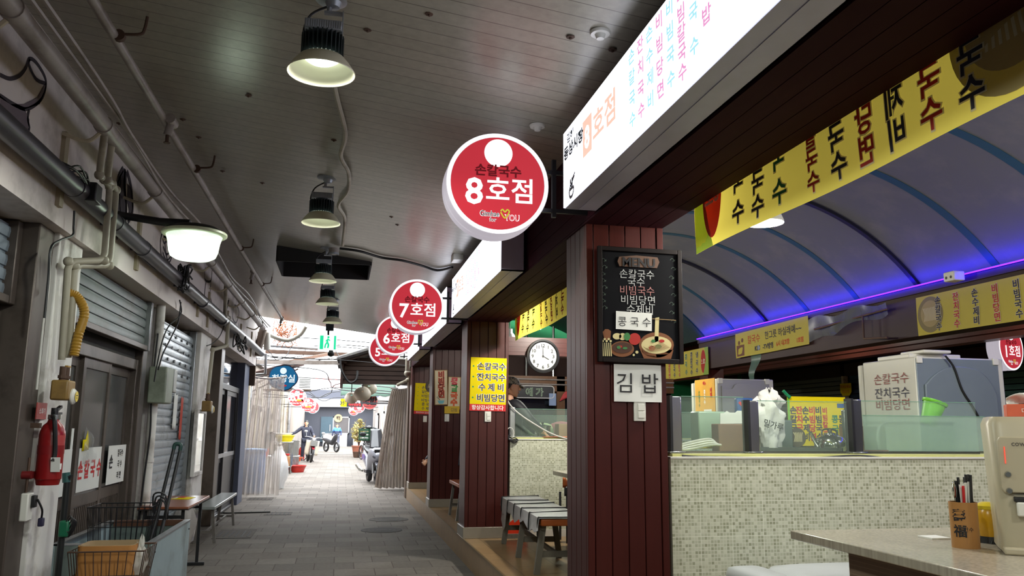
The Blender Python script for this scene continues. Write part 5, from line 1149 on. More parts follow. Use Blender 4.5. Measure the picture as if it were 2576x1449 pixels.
t = thing('steel_tray', 'long steel tray under the kettle', 'tray', (2.95, 5.05, 1.352)); b = MB(); b.box(2.62, 3.25, 4.92, 5.15, 1.352, 1.358); b.box(2.62, 3.25, 4.92, 4.93, 1.358, 1.385); b.box(2.62, 3.25, 5.14, 5.15, 1.358, 1.385); b.box(2.62, 2.63, 4.92, 5.15, 1.358, 1.385); b.box(3.24, 3.25, 4.92, 5.15, 1.358, 1.385); b.build('pan', m_steel, t)
c = at(2090, 1130, Y=5.04); c.z = 1.358
t = thing('kettle', 'round steel kettle behind the glass screen', 'kettle', c); b = MB(TR(*c)); b.lathe([(.0001, 0), (.095, 0), (.105, .015), (.104, .06), (.09, .09), (.06, .108), (.04, .112), (.0001, .114)], 32); b.build('body', mt('polished_steel', (190, 192, 186), .12, 1.), t)
b = MB(TR(*c)); b.lathe([(.042, .112), (.04, .122), (.014, .13), (.0001, .13)], 20); b.lathe([(.014, .13), (.016, .145), (.0001, .148)], 12); b.build('lid', MATS['polished_steel'], t); b = MB(); b.tube([c+Vector((-.09, 0, .04)), c+Vector((-.13, -.01, .085)), c+Vector((-.155, -.015, .13))], [.02, .013, .01], 10); b.build('spout', MATS['polished_steel'], t)
b = MB(); b.cable([c+Vector((-.06, 0, .1)), c+Vector((-.05, .01, .14)), c+Vector((0, .02, .15)), c+Vector((.05, .01, .14)), c+Vector((.06, 0, .1))], .006); b.build('handle', m_black, t)
p0, p1 = at(1980, 997, Y=5.5), at(2133, 1122, Y=5.5); F = frame((p0.x, 5.5, p1.z), SX, SZ); L, H = p1.x-p0.x, p0.z-p1.z
t = thing('standing_menu_sheet', 'bright yellow menu sheet with columns of dishes standing behind the kettle', 'menu sheet', (p0.x+L/2, 5.5, p1.z)); MB(F).box(0, L, 0, H, -.004, 0).build('sheet', m_yel, t)
b = MB(F); b.rect(0, L*.035, 0, H, ID, .001); b.flat([(0, H*.4), (L*.07, H*.35), (L*.04, 0), (0, 0)], ID, .001); b.build('green_edge', mt('lime_print', (110, 180, 50), .5), t, flat=True)
nb, rb, gb = MB(F), MB(F), MB(F)
for i, (wd, x) in enumerate(zip(('손칼국수', '잔치국수', '손수제비', '비빔당면', '비빔국수', '비빔칼국수', '콩국', '콩칼국수'), (.09, .19, .3, .41, .52, .63, .8, .92))):
    n = len(wd); st = H*.72/max(4, n) if n != 2 else H*.2; (rb if i in (1, 3, 5) else gb if i == 6 else nb).vtext(wd, L*x, H*(.72 if i < 6 else .55), min(.062, st*.95), st, ID, b=.03)
nb.build('lettering', m_navy, t, flat=True); rb.build('lettering', m_redp, t, flat=True); gb.build('lettering', m_grn, t, flat=True)
b = MB(F); b.rect(L*.85, L, H*.78, H*.87, ID, .002); b.build('blue_flash', mt('packet_blue', (50, 90, 150), .5), t, flat=True)
b = MB(F); b.disc(H*.19, TR(L*.14, H*.17, .004)); b.build('bowl_picture', mt('bowl_print', (80, 70, 56), .5), t, flat=True); b = MB(F); [b.stroke([(L*(.08+.025*i), H*.08), (L*(.1+.022*i), H*.2), (L*(.07+.03*i), H*.27)], .006, ID, .005) for i in range(6)]; b.build('noodle_picture', mt('noodle_print2', (214, 200, 150), .5), t, flat=True)
b = MB(); b.cable([(p0.x-.03, 5.5, p0.z+.04), (p0.x, 5.5, p0.z+.01), (p0.x+.02, 5.49, p0.z-.01)], .012); b.build('green_tie', mt('green_tie', (20, 130, 80), .5), t)
p0, p1 = at(2162, 1072, Y=5.25), at(2232, 1132, Y=5.25); carton('brown_carton', p0.x, p1.x, 5.25, 5.5, 1.34, p0.z, 'plain brown carton right of the standing yellow menu', m_bc)
cable('white_hose', 'white hose arching in front of the right brown carton', [at(x, y, Y=5.15) for x, y in ((2214, 1130), (2208, 1100), (2212, 1075), (2226, 1064), (2240, 1062))], .009, m_wcab)
t = tag(MB().box(3.32, 3.62, 4.96, 5.04, 1.353, 1.372).build('wooden_ladle_tray', m_bc, bevel=.006), 'flat brown slatted tray on the ledge before the inner post', 'tray')
c = at(2343, 1040, Y=5.065); t = thing('green_strainer', 'bright green plastic strainer basket leaning on the big fridge', 'strainer', c); M = TR(*c) @ RY(.35) @ RX(.1)
b = MB(M); b.lathe([(.05, -.085), (.075, .08), (.08, .08), (.08, .085), (.07, .085), (.046, -.08), (.0001, -.08)], 24); b.build('basket', mt('lime_plastic', (110, 190, 50), .4), t)
b = MB(M); b.lathe([(.079, .07), (.084, .078), (.084, .09), (.078, .092)], 24); b.build('rim', MATS['lime_plastic'], t)
# fridges
m_fr = mt('white_fridge', (212, 210, 200), .35, var=.03); m_frb = mt('grey_fridge_back', (128, 140, 150), .4, .2, var=.05)
def fridge(x0, x1, y0, y1, z1, label, arch, back=m_frb):
    t = thing('fridge', label, 'fridge', ((x0+x1)/2, (y0+y1)/2, .25)); b = MB(); b.box(x0, x1, y0+.006, y1-.06, .3, z1); b.build('cabinet', m_fr, t, bevel=.01)
    MB().box(x0+.008, x1-.05, y0, y0+.01, .5, z1-.01).build('back_panel', back, t, bevel=.004); MB().box(x0-.012, x1+.01, y1-.055, y1, .3, z1-.02).build('door', m_fr, t, bevel=.012)
    F = frame(((x0+x1)/2-.02, y0, z1), SX, SZ); b = MB(F); w = (x1-x0)*.4; out = []
    if arch: pr = [(-w, -1.0), (-w, -.3), (-w*.93, -.2), (-w*.5, -.1), (0, -.07), (w*.6, -.11), (w*.95, -.25), (w, -.4), (w, -1.0)]
    else: pr = [(-w, -1.0), (-w, -.14), (-w*.93, -.11), (-w*.55, -.1), (-w*.35, -.05), (w*.35, -.05), (w*.55, -.1), (w*.93, -.12), (w, -.16), (w, -1.0)]
    s = spline([(x, z, 0) for x, z in pr], 4); b.prism([(p.x, p.y) for p in s], .022); b.build('pressed_panel', back, t, bevel=.015)
    b = MB()
    for x in (x0+.03, x1-.08): b.box(x-.02, x+.03, y0-.012, y0+.01, z1-.05, z1+.004)
    b.build('corner_cap', m_wplast, t, bevel=.004); return t
c0 = at(2301, 897, Y=5.6)
t = fridge(c0.x, c0.x+.8, 5.6, 6.32, c0.z, 'large old fridge with grey back and handwritten red and black dishes on its white side', True)
F = frame((c0.x-.003, 5.9, 0), NY, SZ)
for wd, y, m in (('손칼국수', 952, m_mrn), ('잔치국수', 988, m_navy), ('비빔당면', 1018, m_mrn)):
    z = at(2245, y, X=c0.x-.003).z; b = MB(F); b.text(wd, 0, z, .095, ID, b=.0, sx=1.25); b.build('lettering', m, t, flat=True)
b = MB(); b.box(c0.x+.03, c0.x+.5, 5.7, 6.1, c0.z, c0.z+.035); b.box(c0.x+.1, c0.x+.35, 5.62, 5.9, c0.z+.035, c0.z+.06); b.build('top_cover', m_wplast, t, bevel=.008)
MB().cable([at(x, y, Y=5.57) for x, y in ((2378, 895), (2400, 925), (2420, 980), (2445, 1020), (2464, 1053))], .008).build('power_cord', m_cab, t)
b = MB(); b.tube([(c0.x+.05, 6.4, 1.75), (c0.x+.05, 6.4, 1.3)], .012, 8); b.build('copper_pipe', mt('copper', (150, 90, 60), .35, .7), t)
c1 = at(1803, 952, Y=7.6)
t = fridge(c1.x, c1.x+.62, 7.6, 8.2, c1.z, 'smaller fridge with pale grey back and an orange poster on its side', False, mt('pale_grey_back', (164, 164, 166), .35, .3, var=.04))
a = at(1748, 957, X=c1.x-.004); e = at(1800, 1038, X=c1.x-.004); F = frame((c1.x-.005, a.y, e.z), NY, SZ); L, H = a.y-e.y, a.z-e.z
MB(F).box(0, L, 0, H, -.004, 0).build('poster', mt('orange_poster', (214, 160, 50), .5, var=.25, scale=6), t); b = MB(F); b.text('메뉴', L*.5, H*.88, H*.12, ID, b=.03); b.vtext('비빔', L*.82, H*.66, H*.15, H*.14, ID, b=.04); b.build('lettering', m_redp, t, flat=True); b = MB(F); b.vtext('손칼국수', L*.22, H*.62, H*.13, H*.13, ID, b=.02); b.build('lettering', mt('poster_green', (60, 120, 50), .5), t, flat=True); b = MB(F); b.vtext('콩국수', L*.5, H*.62, H*.14, H*.15, ID, b=.03); b.build('lettering', m_wink, t, flat=True)
p = at(1781, 1050, X=c1.x-.006); F = frame(p, NY, SZ); MB(F).box(-.09, .09, -.07, .08, -.003, 0).build('side_note', m_paper, t); b = MB(F); b.text('김 밥', 0, 0, .07, ID); b.build('lettering', m_blk, t, flat=True)

# ---------------------------------------------------------------- near table and what stands on it
m_stone = grid('speckled_stone', 'XY', .011, .011, .0, (176, 168, 152), (156, 148, 134), (160, 150, 136), off=.37, rough=.18, bump=0)
t = thing('stone_table', 'speckled stone topped table nearest the camera', 'table', (2.9, 2.9, .25))
MB().box(2.25, 4.1, 1.7, 3.9, .958, 1.0).build('table_top', m_stone, t, bevel=.005); MB().box(2.36, 3.9, 1.8, 3.58, .25, .958).build('pedestal', grid('brown_mosaic', 'XZ', .0205, .0205, .0022, (120, 100, 84), (100, 82, 68), (130, 112, 96), rough=.4), t, flat=True)
p = at(2503, 1394, Z=1.0)
PW = TR(p.x+.03, p.y, 1.0) @ RZ(math.radians(-37)); PD = (p-Vector((0, 0, CAMH))).dot(FW)
t = thing('water_purifier', 'cream table top water purifier at the edge of the stone table', 'water purifier', M=PW); m_pur = mt('cream_plastic', (178, 168, 144), .35, var=.03)
def pz(y): return at(2510, y, Y=p.y).z-1.0
zt = pz(1048); zb_, zt_ = pz(1238), pz(1098)
def pu(x): return (x-2503)/FPX*PD*1.02+.012
b = MB(PW); b.loft([((.15, .2, .012), (.148, 0, 0), (0, .2, 0)), ((.15, .2, .05), (.146, 0, 0), (0, .197, 0)), ((.137, .2, zt-.03), (.15, 0, 0), (0, .195, 0)), ((.137, .2, zt), (.136, 0, 0), (0, .18, 0))], 32, True, .3); b.build('body', m_pur, t)
b = MB(PW); b.box(.01, .29, -.03, .1, 0, .03); b.build('drip_tray', m_pur, t, bevel=.008)
PF = PW @ frame((0, -.002, 0), SX, SZ); b = MB(PF); u0 = pu(2507); b.prism([(u0+.012, zb_), (u0, zb_+.02), (u0, zt_-.015), (u0+.012, zt_), (.27, zt_), (.27, zb_)], .012); b.build('front_panel', m_pur, t, bevel=.005)
PG = PW @ frame((0, -.0145, 0), SX, SZ); b = MB(PG); b.text('coway', pu(2561), pz(1114), .03, ID, b=.01); b.build('lettering', mt('grey_ink', (90, 84, 76), .5), t, flat=True)
b = MB(PG); b.box(pu(2522)-.002, pu(2522)+.002, pz(1165), pz(1123), 0, .003); b.build('red_indicator', em('red_indicator', (255, 90, 70), 1.0), t)
for yy_ in (1192, 1233):
    b = MB(PG @ TR(pu(2525), pz(yy_), 0)); b.lathe([(.0001, .009), (.01, .009), (.013, 0)], 20); b.build('button', m_steel, t)
z = pz(1255); b = MB(PW); b.box(pu(2533), .28, -.03, .02, z-.008, z+.012); b.build('tap_block', m_black, t, bevel=.004); b = MB(PW); b.box(pu(2537), pu(2562), -.035, -.005, z-.065, z-.008); b.build('tap_lever', m_wplast, t, bevel=.006)
b = MB(PF); b.rect(pu(2558), .27, pz(1318), pz(1298), ID, .004); b.build('orange_sticker', m_mrn, t, flat=True)
TB = PW @ TR(0, .12, zt)
t = thing('tissue_box', 'orange tissue box on top of the water purifier', 'tissue box', M=TB); b = MB(TB); b.box(pu(2543), pu(2543)+.22, 0, .12, 0, .055); b.build('box', mt('orange_card', (200, 90, 60), .5, var=.2), t, bevel=.003); MB(TB).surf(lambda a_, v: (pu(2548)+.16*a_, .06+.03*math.sin(5*a_+3*v), .055+.05*v*math.sin(PI*min(1, a_*.8+.2))), 10, 6).build('tissue', m_paper, t, solid=.002)
b = MB(TB @ frame((pu(2543)+.1, -.002, .027), SX, SZ)); b.text('미용티슈', 0, 0, .025, ID); b.build('lettering', m_wink, t, flat=True)
c = at(2432, 1382, Z=1.0); c = Vector((c.x+.04, c.y+.05, 1.0)); hz = at(2430, 1262, Y=c.y).z
t = thing('chopstick_holder', 'tan bamboo holder with painted black characters on the stone table', 'holder', c); R = .056
b = MB(TR(*c)); b.lathe([(.0001, 0), (R, 0), (R*1.0, (hz-1)*.5), (R*1.02, hz-1), (R*.92, hz-1), (R*.9, .02), (.0001, .02)], 36); b.build('cup', woodmat('tan_bamboo', (176, 126, 74), 'Z', .4, .12), t)
b = MB(); Fh = TR(*c) @ RZ(math.radians(-60)) @ frame((0, -R*1.02, 0), SX, SZ)
def wrap(b, R):
    out = []; M = TR(*c) @ RZ(math.radians(-60)); Mi = M.inverted()
    for v in b.v:
        q = Mi @ v; a_ = q.x/R; r = R*1.02+.001; out.append(M @ Vector((r*math.sin(a_), -r*math.cos(a_), q.z)))
    b.v = out; return b
b = MB(Fh); b.text('壽', -.0, (hz-1)*.72, .055, ID, b=.02); b.text('福', .0, (hz-1)*.38, .055, ID, b=.02); b.text('만수', .035, (hz-1)*.42, .022, ID); wrap(b, R).build('lettering', m_blk, t, flat=True)
def cutlery(name, label, dx, dy, tilt, rot, L, kind, m, group):
    t = thing(name, label, kind, c+Vector((dx, dy, .03)), group); M = TR(*(c+Vector((dx, dy, .03)))) @ RZ(rot) @ RX(tilt)
    if kind == 'chopstick': b = MB(M); b.box(-.0042, .0042, -.0042, .0042, 0, L); b.build('stick', m, t, bevel=.001)
    elif kind == 'spoon':
        b = MB(M); b.box(-.004, .004, -.0015, .0015, 0, L-.05); b.build('handle', m, t); b = MB(M); b.sphere((0, 0, L-.03), (.027, .007, .036), 8); b.build('spoon_bowl', m, t)
    else:
        b = MB(M); b.box(-.014, .014, -.001, .001, 0, L); b.build('sleeve', m, t, bevel=.0)
rnd = random.Random(4)
for i in range(7): cutlery('chopstick', 'black chopstick standing with others in the tan holder', .018+.006*(i % 3)+.004*i, -.012+.012*(i % 3), rnd.uniform(-.05, .05), rnd.uniform(-.3, .3), (hz-1)+.075+.012*(i % 2), 'chopstick', m_black, 'black chopsticks in the tan holder')
for i in range(2): cutlery('chopstick', ('shorter black chopstick at the left of the tan holder', 'black chopstick behind the spoon in the tan holder')[i], -.022+.014*i, .0, -.02, .1, (hz-1)+.06+.015*i, 'chopstick', m_black, 'black chopsticks in the tan holder')
for i in range(2): cutlery('spoon', ('steel spoon leaning left in the tan holder', 'steel spoon behind the leaning spoon in the tan holder')[i], -.03+.01*i, -.01+.02*i, -.04, .5+.3*i, (hz-1)+.05, 'spoon', MATS['polished_steel'], 'spoons in the tan holder')
for i in range(4): cutlery('paper_sleeve', 'white paper chopstick sleeve among the black chopsticks', -.005+.012*i, -.02+.006*i, -.05+.03*i, .1*i, (hz-1)+.045+.004*i, 'sleeve', m_paper, 'paper sleeves in the tan holder')
cutlery('red_stick', 'red stick poking up beside the spoon in the tan holder', -.012, -.02, .02, .2, (hz-1)+.04, 'chopstick', m_redp, None)
p = at(2478, 1290, Y=c.y+.12); t = thing('yellow_jar', 'yellow lidded jar behind the tan holder', 'jar', (p.x+.01, p.y, 1.0)); b = MB(TR(p.x+.02, p.y, 1.0)); b.lathe([(.0001, .03), (.05, .03), (.062, .06), (.064, .13), (.055, .15), (.0001, .15)], 28); b.build('jar_body', mt('amber_plastic', (206, 156, 30), .25), t); b = MB(TR(p.x+.02, p.y, 1.0)); b.lathe([(.057, .15), (.058, .165), (.03, .18), (.0001, .182)], 28); b.build('lid', m_ylid, t); b = MB(TR(p.x+.02, p.y, 1.0)); b.lathe([(.05, 0), (.055, 0), (.05, .03)], 20)
for k in range(8): b.tube([(.055*math.cos(k), .055*math.sin(k), 0), (.045*math.cos(k+.3), .045*math.sin(k+.3), .04)], .003, 5)
b.build('wire_stand', m_cab, t)
p = at(2392, 1362, Z=1.0); t = thing('paper_napkins', 'small flat stack of white paper napkins beside the tan holder', 'napkins', (p.x-.01, p.y+.1, 1.0)); MB().box(p.x-.05, p.x+.05, p.y+.06, p.y+.16, 1.0, 1.008).build('stack', m_paper, t, bevel=.001)
m_cush = mt('white_vinyl_cushion', (196, 200, 204), .3, var=.04)
t = thing('cushioned_bench', 'white vinyl cushioned bench between the stone table and the tiled counter', 'bench', (2.75, 4.3, .25))
for x0, x1, y0, y1, nm in ((2.2, 2.42, 4.05, 4.6, 'cushion'), (2.43, 3.3, 4.05, 4.62, 'cushion')):
    b = MB(); cx_, cy_ = (x0+x1)/2, (y0+y1)/2; rx, ry = (x1-x0)/2, (y1-y0)/2
    b.loft([((cx_, cy_, .58), (rx*.9, 0, 0), (0, ry*.9, 0)), ((cx_, cy_, .60), (rx, 0, 0), (0, ry, 0)), ((cx_, cy_, .68), (rx, 0, 0), (0, ry, 0)), ((cx_, cy_, .715), (rx*.93, 0, 0), (0, ry*.93, 0)), ((cx_, cy_, .73), (rx*.7, 0, 0), (0, ry*.7, 0))], 32, True, .4); b.build(nm, m_cush, t, sharp=60)
MB().box(2.25, 3.25, 4.1, 4.55, .25, .58).build('base', m_dwood, t)

# ---------------------------------------------------------------- second stall: clock, bench, boxes
MB_y = 9.62
b = MB(); b.box(1.93, 3.7, MB_y, MB_y+.25, 2.36, 2.58); b.box(3.5, 3.7, MB_y+.02, MB_y+.22, 1.39, 2.36)
for z in (2.4, 2.46, 2.52): b.box(1.93, 3.7, MB_y-.004, MB_y, z, z+.055)
struct(b.build('beam', m_woodx, flat=True), 'red brown cross beam carrying the wall clock', 'beam')
p = at(1366, 896, Y=MB_y-.04); dd = (p-Vector((0, 0, CAMH))).dot(FW); R = 42*dd/FPX
t = thing('wall_clock', 'round black rimmed wall clock showing four on the cross beam', 'clock', p); F = frame(p, SX, SZ)
b = MB(F); b.lathe([(.0001, -.03), (R, -.03), (R*1.02, -.01), (R, .015), (R*.9, .02), (R*.82, .008), (R*.8, .0)], 56); b.build('rim', m_black, t); b = MB(F); b.ring(R*.79, R*.82, ID, .009, 56); b.build('silver_ring', m_alu, t); b = MB(F); b.lathe([(.0001, .001), (R*.8, .001)], 56); b.build('face', mt('clock_face', (186, 188, 184), .4, var=.02), t, flat=True)
b = MB(F)
for i in range(1, 13): a_ = PI/2-i*PI/6; b.text(str(i), R*.64*math.cos(a_), R*.64*math.sin(a_), R*.28, ID, b=.03, z=.003)
for i in range(60): a_ = i*PI/30; b.box(-.001, .001, R*.755, R*.785, .002, .0025, RZ(a_))
b.build('numerals', m_blk, t, flat=True)
b = MB(F); b.stroke([(0, -.02), (R*.0, R*.6)], .008, RZ(.03), .006, False); b.build('minute_hand', m_blk, t, flat=True); b = MB(F); b.stroke([(0, 0), (R*.36, -R*.2)], .01, ID, .005, False); b.build('hour_hand', m_blk, t, flat=True); b = MB(F); b.disc(R*.06, TR(0, 0, .008), 16); b.build('hub', m_blk, t, flat=True)
# foil bench
t = thing('foil_wrapped_bench', 'wooden bench wrapped in silver foil and tied with black cord', 'bench', (1.92, 8.1, .25))
m_ow = woodmat('orange_brown_seat', (176, 92, 46), 'Y', .4, .15)
def foil_mat():
    N = NT('silver_foil'); N.set(Metallic=.75, Roughness=.28); N.l(N.mix(N.noise(N.coord(), 30.0), (.45, .46, .48), (.75, .76, .78)), N.b.inputs['Base Color']); N.bump(N.noise(N.coord(), 38.0, 6, .75), 1.0, .03); return N.m
m_foil = foil_mat()
bx0, bx1, by0, by1, bz = 1.72, 2.13, 7.0, 9.2, .73
MB().box(bx0+.01, bx1-.01, by0, by1, bz-.06, bz).build('seat', m_ow, t, bevel=.012)
def foil(u, v):
    y = by0-.012+(by1-by0+.02)*v; s = u*2-1; w = (bx1-bx0)/2+.008; x = (bx0+bx1)/2; wob = .008*math.sin(23*v+5*u)+.006*math.sin(51*v)
    if abs(s) < .6: return (x+w*s/.6, y, bz+.006+.004*math.sin(40*v))
    k = (abs(s)-.6)/.4; return (x+math.copysign(w+.012*k+wob*k, s), y, bz+.006-k*(.1+.05*math.sin(9*v)**2+.02*math.sin(37*v)))
MB().surf(foil, 20, 60).build('foil_cover', m_foil, t, solid=.003)
for k in range(6):
    y = by0+.02+k*.42; y2 = y+.12*(k % 2); w = bx1+.02; b = MB(); b.cable([(bx0-.02, y, bz-.14), (bx0-.014, y, bz), (bx0+.02, y, bz+.012), ((bx0+bx1)/2, (y+y2)/2, bz+.012), (bx1-.02, y2, bz+.012), (bx1+.014, y2, bz), (bx1+.02, y2, bz-.14)], .006); b.build('black_cord', m_cab, t)
m_bl = mt('weathered_grey_leg', (116, 110, 100), .7, dirt=(84, 78, 70))
for y in (7.15, 8.1, 9.05):
    for s, x in ((-1, bx0+.06), (1, bx1-.06)): MB().bar((x, y, bz-.05), (x+s*.06, y, .25), .05, .05, (0, 1, 0)).build('leg', m_bl, t)
    MB().bar((bx0+.02, y, .42), (bx1-.02, y, .42), .03, .05).build('cross_rail', m_bl, t)
b = MB(); b.bar((1.925, 7.15, .4), (1.925, 9.05, .4), .03, .04); b.bar((bx0+.05, 7.1, bz-.08), (bx0+.05, 9.1, bz-.08), .03, .05); b.bar((bx1-.05, 7.1, bz-.08), (bx1-.05, 9.1, bz-.08), .03, .05); b.build('long_rail', m_bl, t)
MB().surf(lambda u, v: (bx0-.02-.01*v, 8.75+.3*u, bz-.1-(.22-.16*abs(u-.4))*v), 8, 6).build('foil_flap', m_foil, t, solid=.003)
t.location.x += .035; t.rotation_euler[2] = -.045
p = at(1305, 1320, Y=9.5); t = thing('orange_sheet', 'orange red sheet leaning on the tiled counter behind the foil bench', 'sheet', p); b = MB(); pts = [at(x, y, Y=9.5) for x, y in ((1270, 1350), (1270, 1325), (1300, 1300), (1326, 1298), (1326, 1346))]; b.add([q+Vector((0, d, 0)) for d in (0, .012) for q in pts], [(0, 1, 2, 3, 4), (9, 8, 7, 6, 5)]+[(i, (i+1) % 5, 5+(i+1) % 5, 5+i) for i in range(5)]); b.build('sheet', mt('orange_red_plastic', (226, 60, 30), .4), t)
MB().box(pts[0].x, pts[4].x, 9.46, 9.52, .25, .30).build('grey_base', m_bl, t)
# slab table and low tiled wall behind the first stall
t = thing('slab_table', 'pale stone table top on a tiled pedestal behind the nearest pillar', 'table', (2.7, 7.9, .25)); MB().box(2.27, 3.6, 7.02, 8.75, 1.0, 1.045).build('table_top', m_stone, t, bevel=.005); MB().box(2.36, 3.6, 7.02, 8.05, .35, 1.0).build('pedestal', m_mosy, t, flat=True); MB().box(2.4, 3.6, 7.05, 8.0, .25, .35).build('plinth', m_dark, t)
t = thing('tub_chair', 'edge of an orange and black chair behind the slab table', 'chair', (2.55, 9.1, .25)); b = MB(); b.surf(lambda u, v: (2.45+.12*u, 8.95+.06*math.sin(PI*u), .85+.11*v-.1*u*v), 8, 4); b.build('backrest', m_ow, t, solid=.03); b = MB(); b.surf(lambda u, v: (2.47+.12*u, 8.94+.06*math.sin(PI*u), .76+.1*v), 8, 4); b.build('seat', m_black, t, solid=.04)
for k in range(4): MB().tube([(2.5+.3*(k % 2), 9.0+.3*(k//2), .78), (2.5+.3*(k % 2), 9.0+.3*(k//2), .25)], .014, 8).build('leg', m_black, t)
# glass and goods on the second counter
post(2.0, 9.66, 1.386, 1.74, 'short steel glass post beside the yellow menu pillar'); screen(2.04, 3.45, 9.66, 1.386, 1.72, 'clear glass screen in front of the person in the cap'); screen(2.3, 3.6, 10.6, 1.3, 1.66, 'inner clear glass pane beside the steel pot', m_gd)
c = at(1365, 1072, Y=10.25); c.z = 1.31; t = thing('steel_pot', 'tall steel pot behind the second counter glass', 'pot', c); b = MB(TR(*c)); b.lathe([(.0001, 0), (.095, 0), (.1, .01), (.1, .2), (.108, .205), (.108, .215), (.09, .22), (.0001, .235)], 32); b.build('pot', MATS['polished_steel'], t); b = MB(TR(*c)); b.lathe([(.0001, .262), (.018, .26), (.014, .235)], 16); b.build('lid_knob', m_black, t)
p0, p1 = at(1406, 1066, Y=10.2), at(1445, 1095, Y=10.2); carton('brown_carton', p0.x, p1.x, 10.2, 10.4, 1.31, p0.z, 'small brown carton behind the second counter glass', mt('tan_carton', (160, 128, 100), .7))
m_grn2 = mt('pale_green_sacking', (186, 196, 140), .8); p = at(1425, 1058, Y=11.0); t = thing('vegetable_sacks', 'heap of pale green sacks at the back of the second stall', 'sacks', p)
for k in range(4): b = MB(); b.sphere((p.x-.35+.28*k, p.y, 1.46+.02*(k % 2)), (.2, .14, .11), 8); b.build('sack', (m_grn2, mt('pink_cloth', (176, 70, 90), .8), m_grn2, MATS['pink_cloth'])[k], t)
MB().box(p.x-.6, p.x+1.2, p.y-.15, p.y+.15, 1.3, 1.36).build('shelf_board', m_steel, t)
p = at(1455, 1092, Y=10.0); t = thing('dark_coat_sleeve', 'dark cloth bundle at the right end of the second counter', 'cloth', p); MB().surf(bagf(p+Vector((.04, 0, -.1)), .16, .12, .2, 6), 24, 10).build('cloth', mt('dark_cloth', (30, 30, 34), .9), t)
cable('white_cable', 'white cable sagging from the pillar to the second counter top', [at(x, y, Y=9.56) for x, y in ((1277, 800), (1276, 900), (1275, 985), (1278, 1010), (1300, 1036), (1340, 1064), (1390, 1092), (1440, 1107), (1475, 1111))], .009, m_wcab)
t = thing('cable_loop', 'coil of white and dark cable hanging at the end of the second counter', 'cable', at(1282, 1092, Y=9.55)); p = at(1283, 1090, Y=9.55); b = MB(); b.tube([p+Vector((.045*math.cos(a_/3), 0, .065*math.sin(a_/3))) for a_ in range(18)], .006, 6, closed=True); b.build('white_loop', m_wcab, t); b = MB()
for k in range(4): b.cable([p+Vector((-.06+.02*k, -.01, -.02)), p+Vector((-.02, -.01-.01*k, -.07)), p+Vector((.05, -.01, -.05-.02*k)), p+Vector((.1, 0, -.08))], .006)
b.build('dark_wires', m_cab, t)
tag(MB().surf(lambda u, v: (at(1370, 1100, Y=9.55).x+.62*u, 9.57+.1*v, 1.392+.006*math.sin(9*u)*math.sin(7*v)+.004*v), 16, 4).build('orange_cloth', mt('orange_cloth', (190, 104, 66), .7), solid=.003), 'flat orange cloth strip lying on the second counter edge', 'cloth')
# hanging shop signs and window posts behind
p0, p1 = at(1300, 970, Y=13.2), at(1393, 1002, Y=13.2)
def neon(name, label, box, txt, col, Y=13.28, off=0, shape=True):
    p0, p1 = at(*box[0], Y=Y), at(*box[1], Y=Y); t = thing(name, label, 'sign', ((p0+p1)/2)); c = (p0+p1)/2; w, h = p1.x-p0.x, p0.z-p1.z; F = frame(c, SX, SZ)
    MB(F).box(-w/2, w/2, -h/2, h/2, -.02, 0).build('panel', m_black, t); b = MB(F); r = .05
    pts = []
    for cx_, cy_, a0 in ((w/2-r, h/2-r, 0), (-w/2+r, h/2-r, 90), (-w/2+r, -h/2+r, 180), (w/2-r, -h/2+r, 270)): pts += [(cx_+r*math.cos(math.radians(a0+22.5*k)), cy_+r*math.sin(math.radians(a0+22.5*k)), .012) for k in range(5)]
    b.tube([F.inverted() @ (F @ Vector(q)) for q in pts], .009, 6, closed=True); b.build('white_outline', m_wink, t)
    b = MB(F); b.text(txt, off, 0, h*.72, ID, b=.035, z=.004); b.build('lettering', col, t, flat=True); b = MB(F); b.text(txt, off, 0, h*.7, ID, b=.0, z=.006); b.build('letter_core', m_black, t, flat=True)
neon('shop_sign', 'black shop sign with two pale green outlined letters behind the person in the cap', ((1296, 970), (1393, 1002)), '예 가', mt('pale_neon_green', (190, 220, 180), .5))
neon('shop_sign', 'black shop sign with a red letter, half hidden by the nearest pillar', ((1436, 973), (1500, 1004)), '유 시', mt('neon_red', (200, 40, 50), .5))
neon('shop_sign', 'black shop sign with pale letters showing left of the yellow menu pillar', ((1155, 966), (1215, 998)), '골 식', mt('pale_neon', (220, 220, 210), .5))
p = at(1390, 1005, Y=13.27); t = tag(MB().cbox(p, (.12, .012, .2)).build('blue_paper', mt('pale_blue_paper', (150, 170, 204), .7)), 'pale blue paper hanging below the black shop sign', 'paper')
p = at(1425, 992, Y=13.26); t = tag(MB().surf(lambda u, v: (p.x-.12+.22*u, 13.27, p.z-.12+.1*u+.12*v*math.sin(PI*u)), 6, 4).build('red_pennant', mt('red_white_paper', (190, 60, 60), .6, var=.4), solid=.004), 'red and white paper pennant beside the timber window post', 'pennant')
b = MB(); 
for x in (1411, 1260): q = at(x, 1000, Y=13.3); b.box(q.x-.07, q.x+.07, 13.3, 13.4, .25, 2.35)
b.box(1.95, 5.6, 13.3, 13.4, 2.1, 2.35); struct(b.build('window_1', woodmat('brown_window_timber', (120, 84, 52), 'Z'), flat=True), 'brown timber window frame at the back of the stall hall', 'window')
MB_ = MB().box(1.95, 5.6, 13.42, 13.46, .25, 2.1).build('window_pane', mt('night_window', (22, 22, 26), .1), flat=True); struct(MB_, 'dark glass of the timber window', 'window')
b = MB()
for z in (2.22, 2.3): b.tube([(1.95, 13.285, z), (5.6, 13.285, z-.02)], .014, 8)
tag(b.build('conduit_pair', m_pipe), 'pair of thin pale conduits under the clock beam', 'conduit')
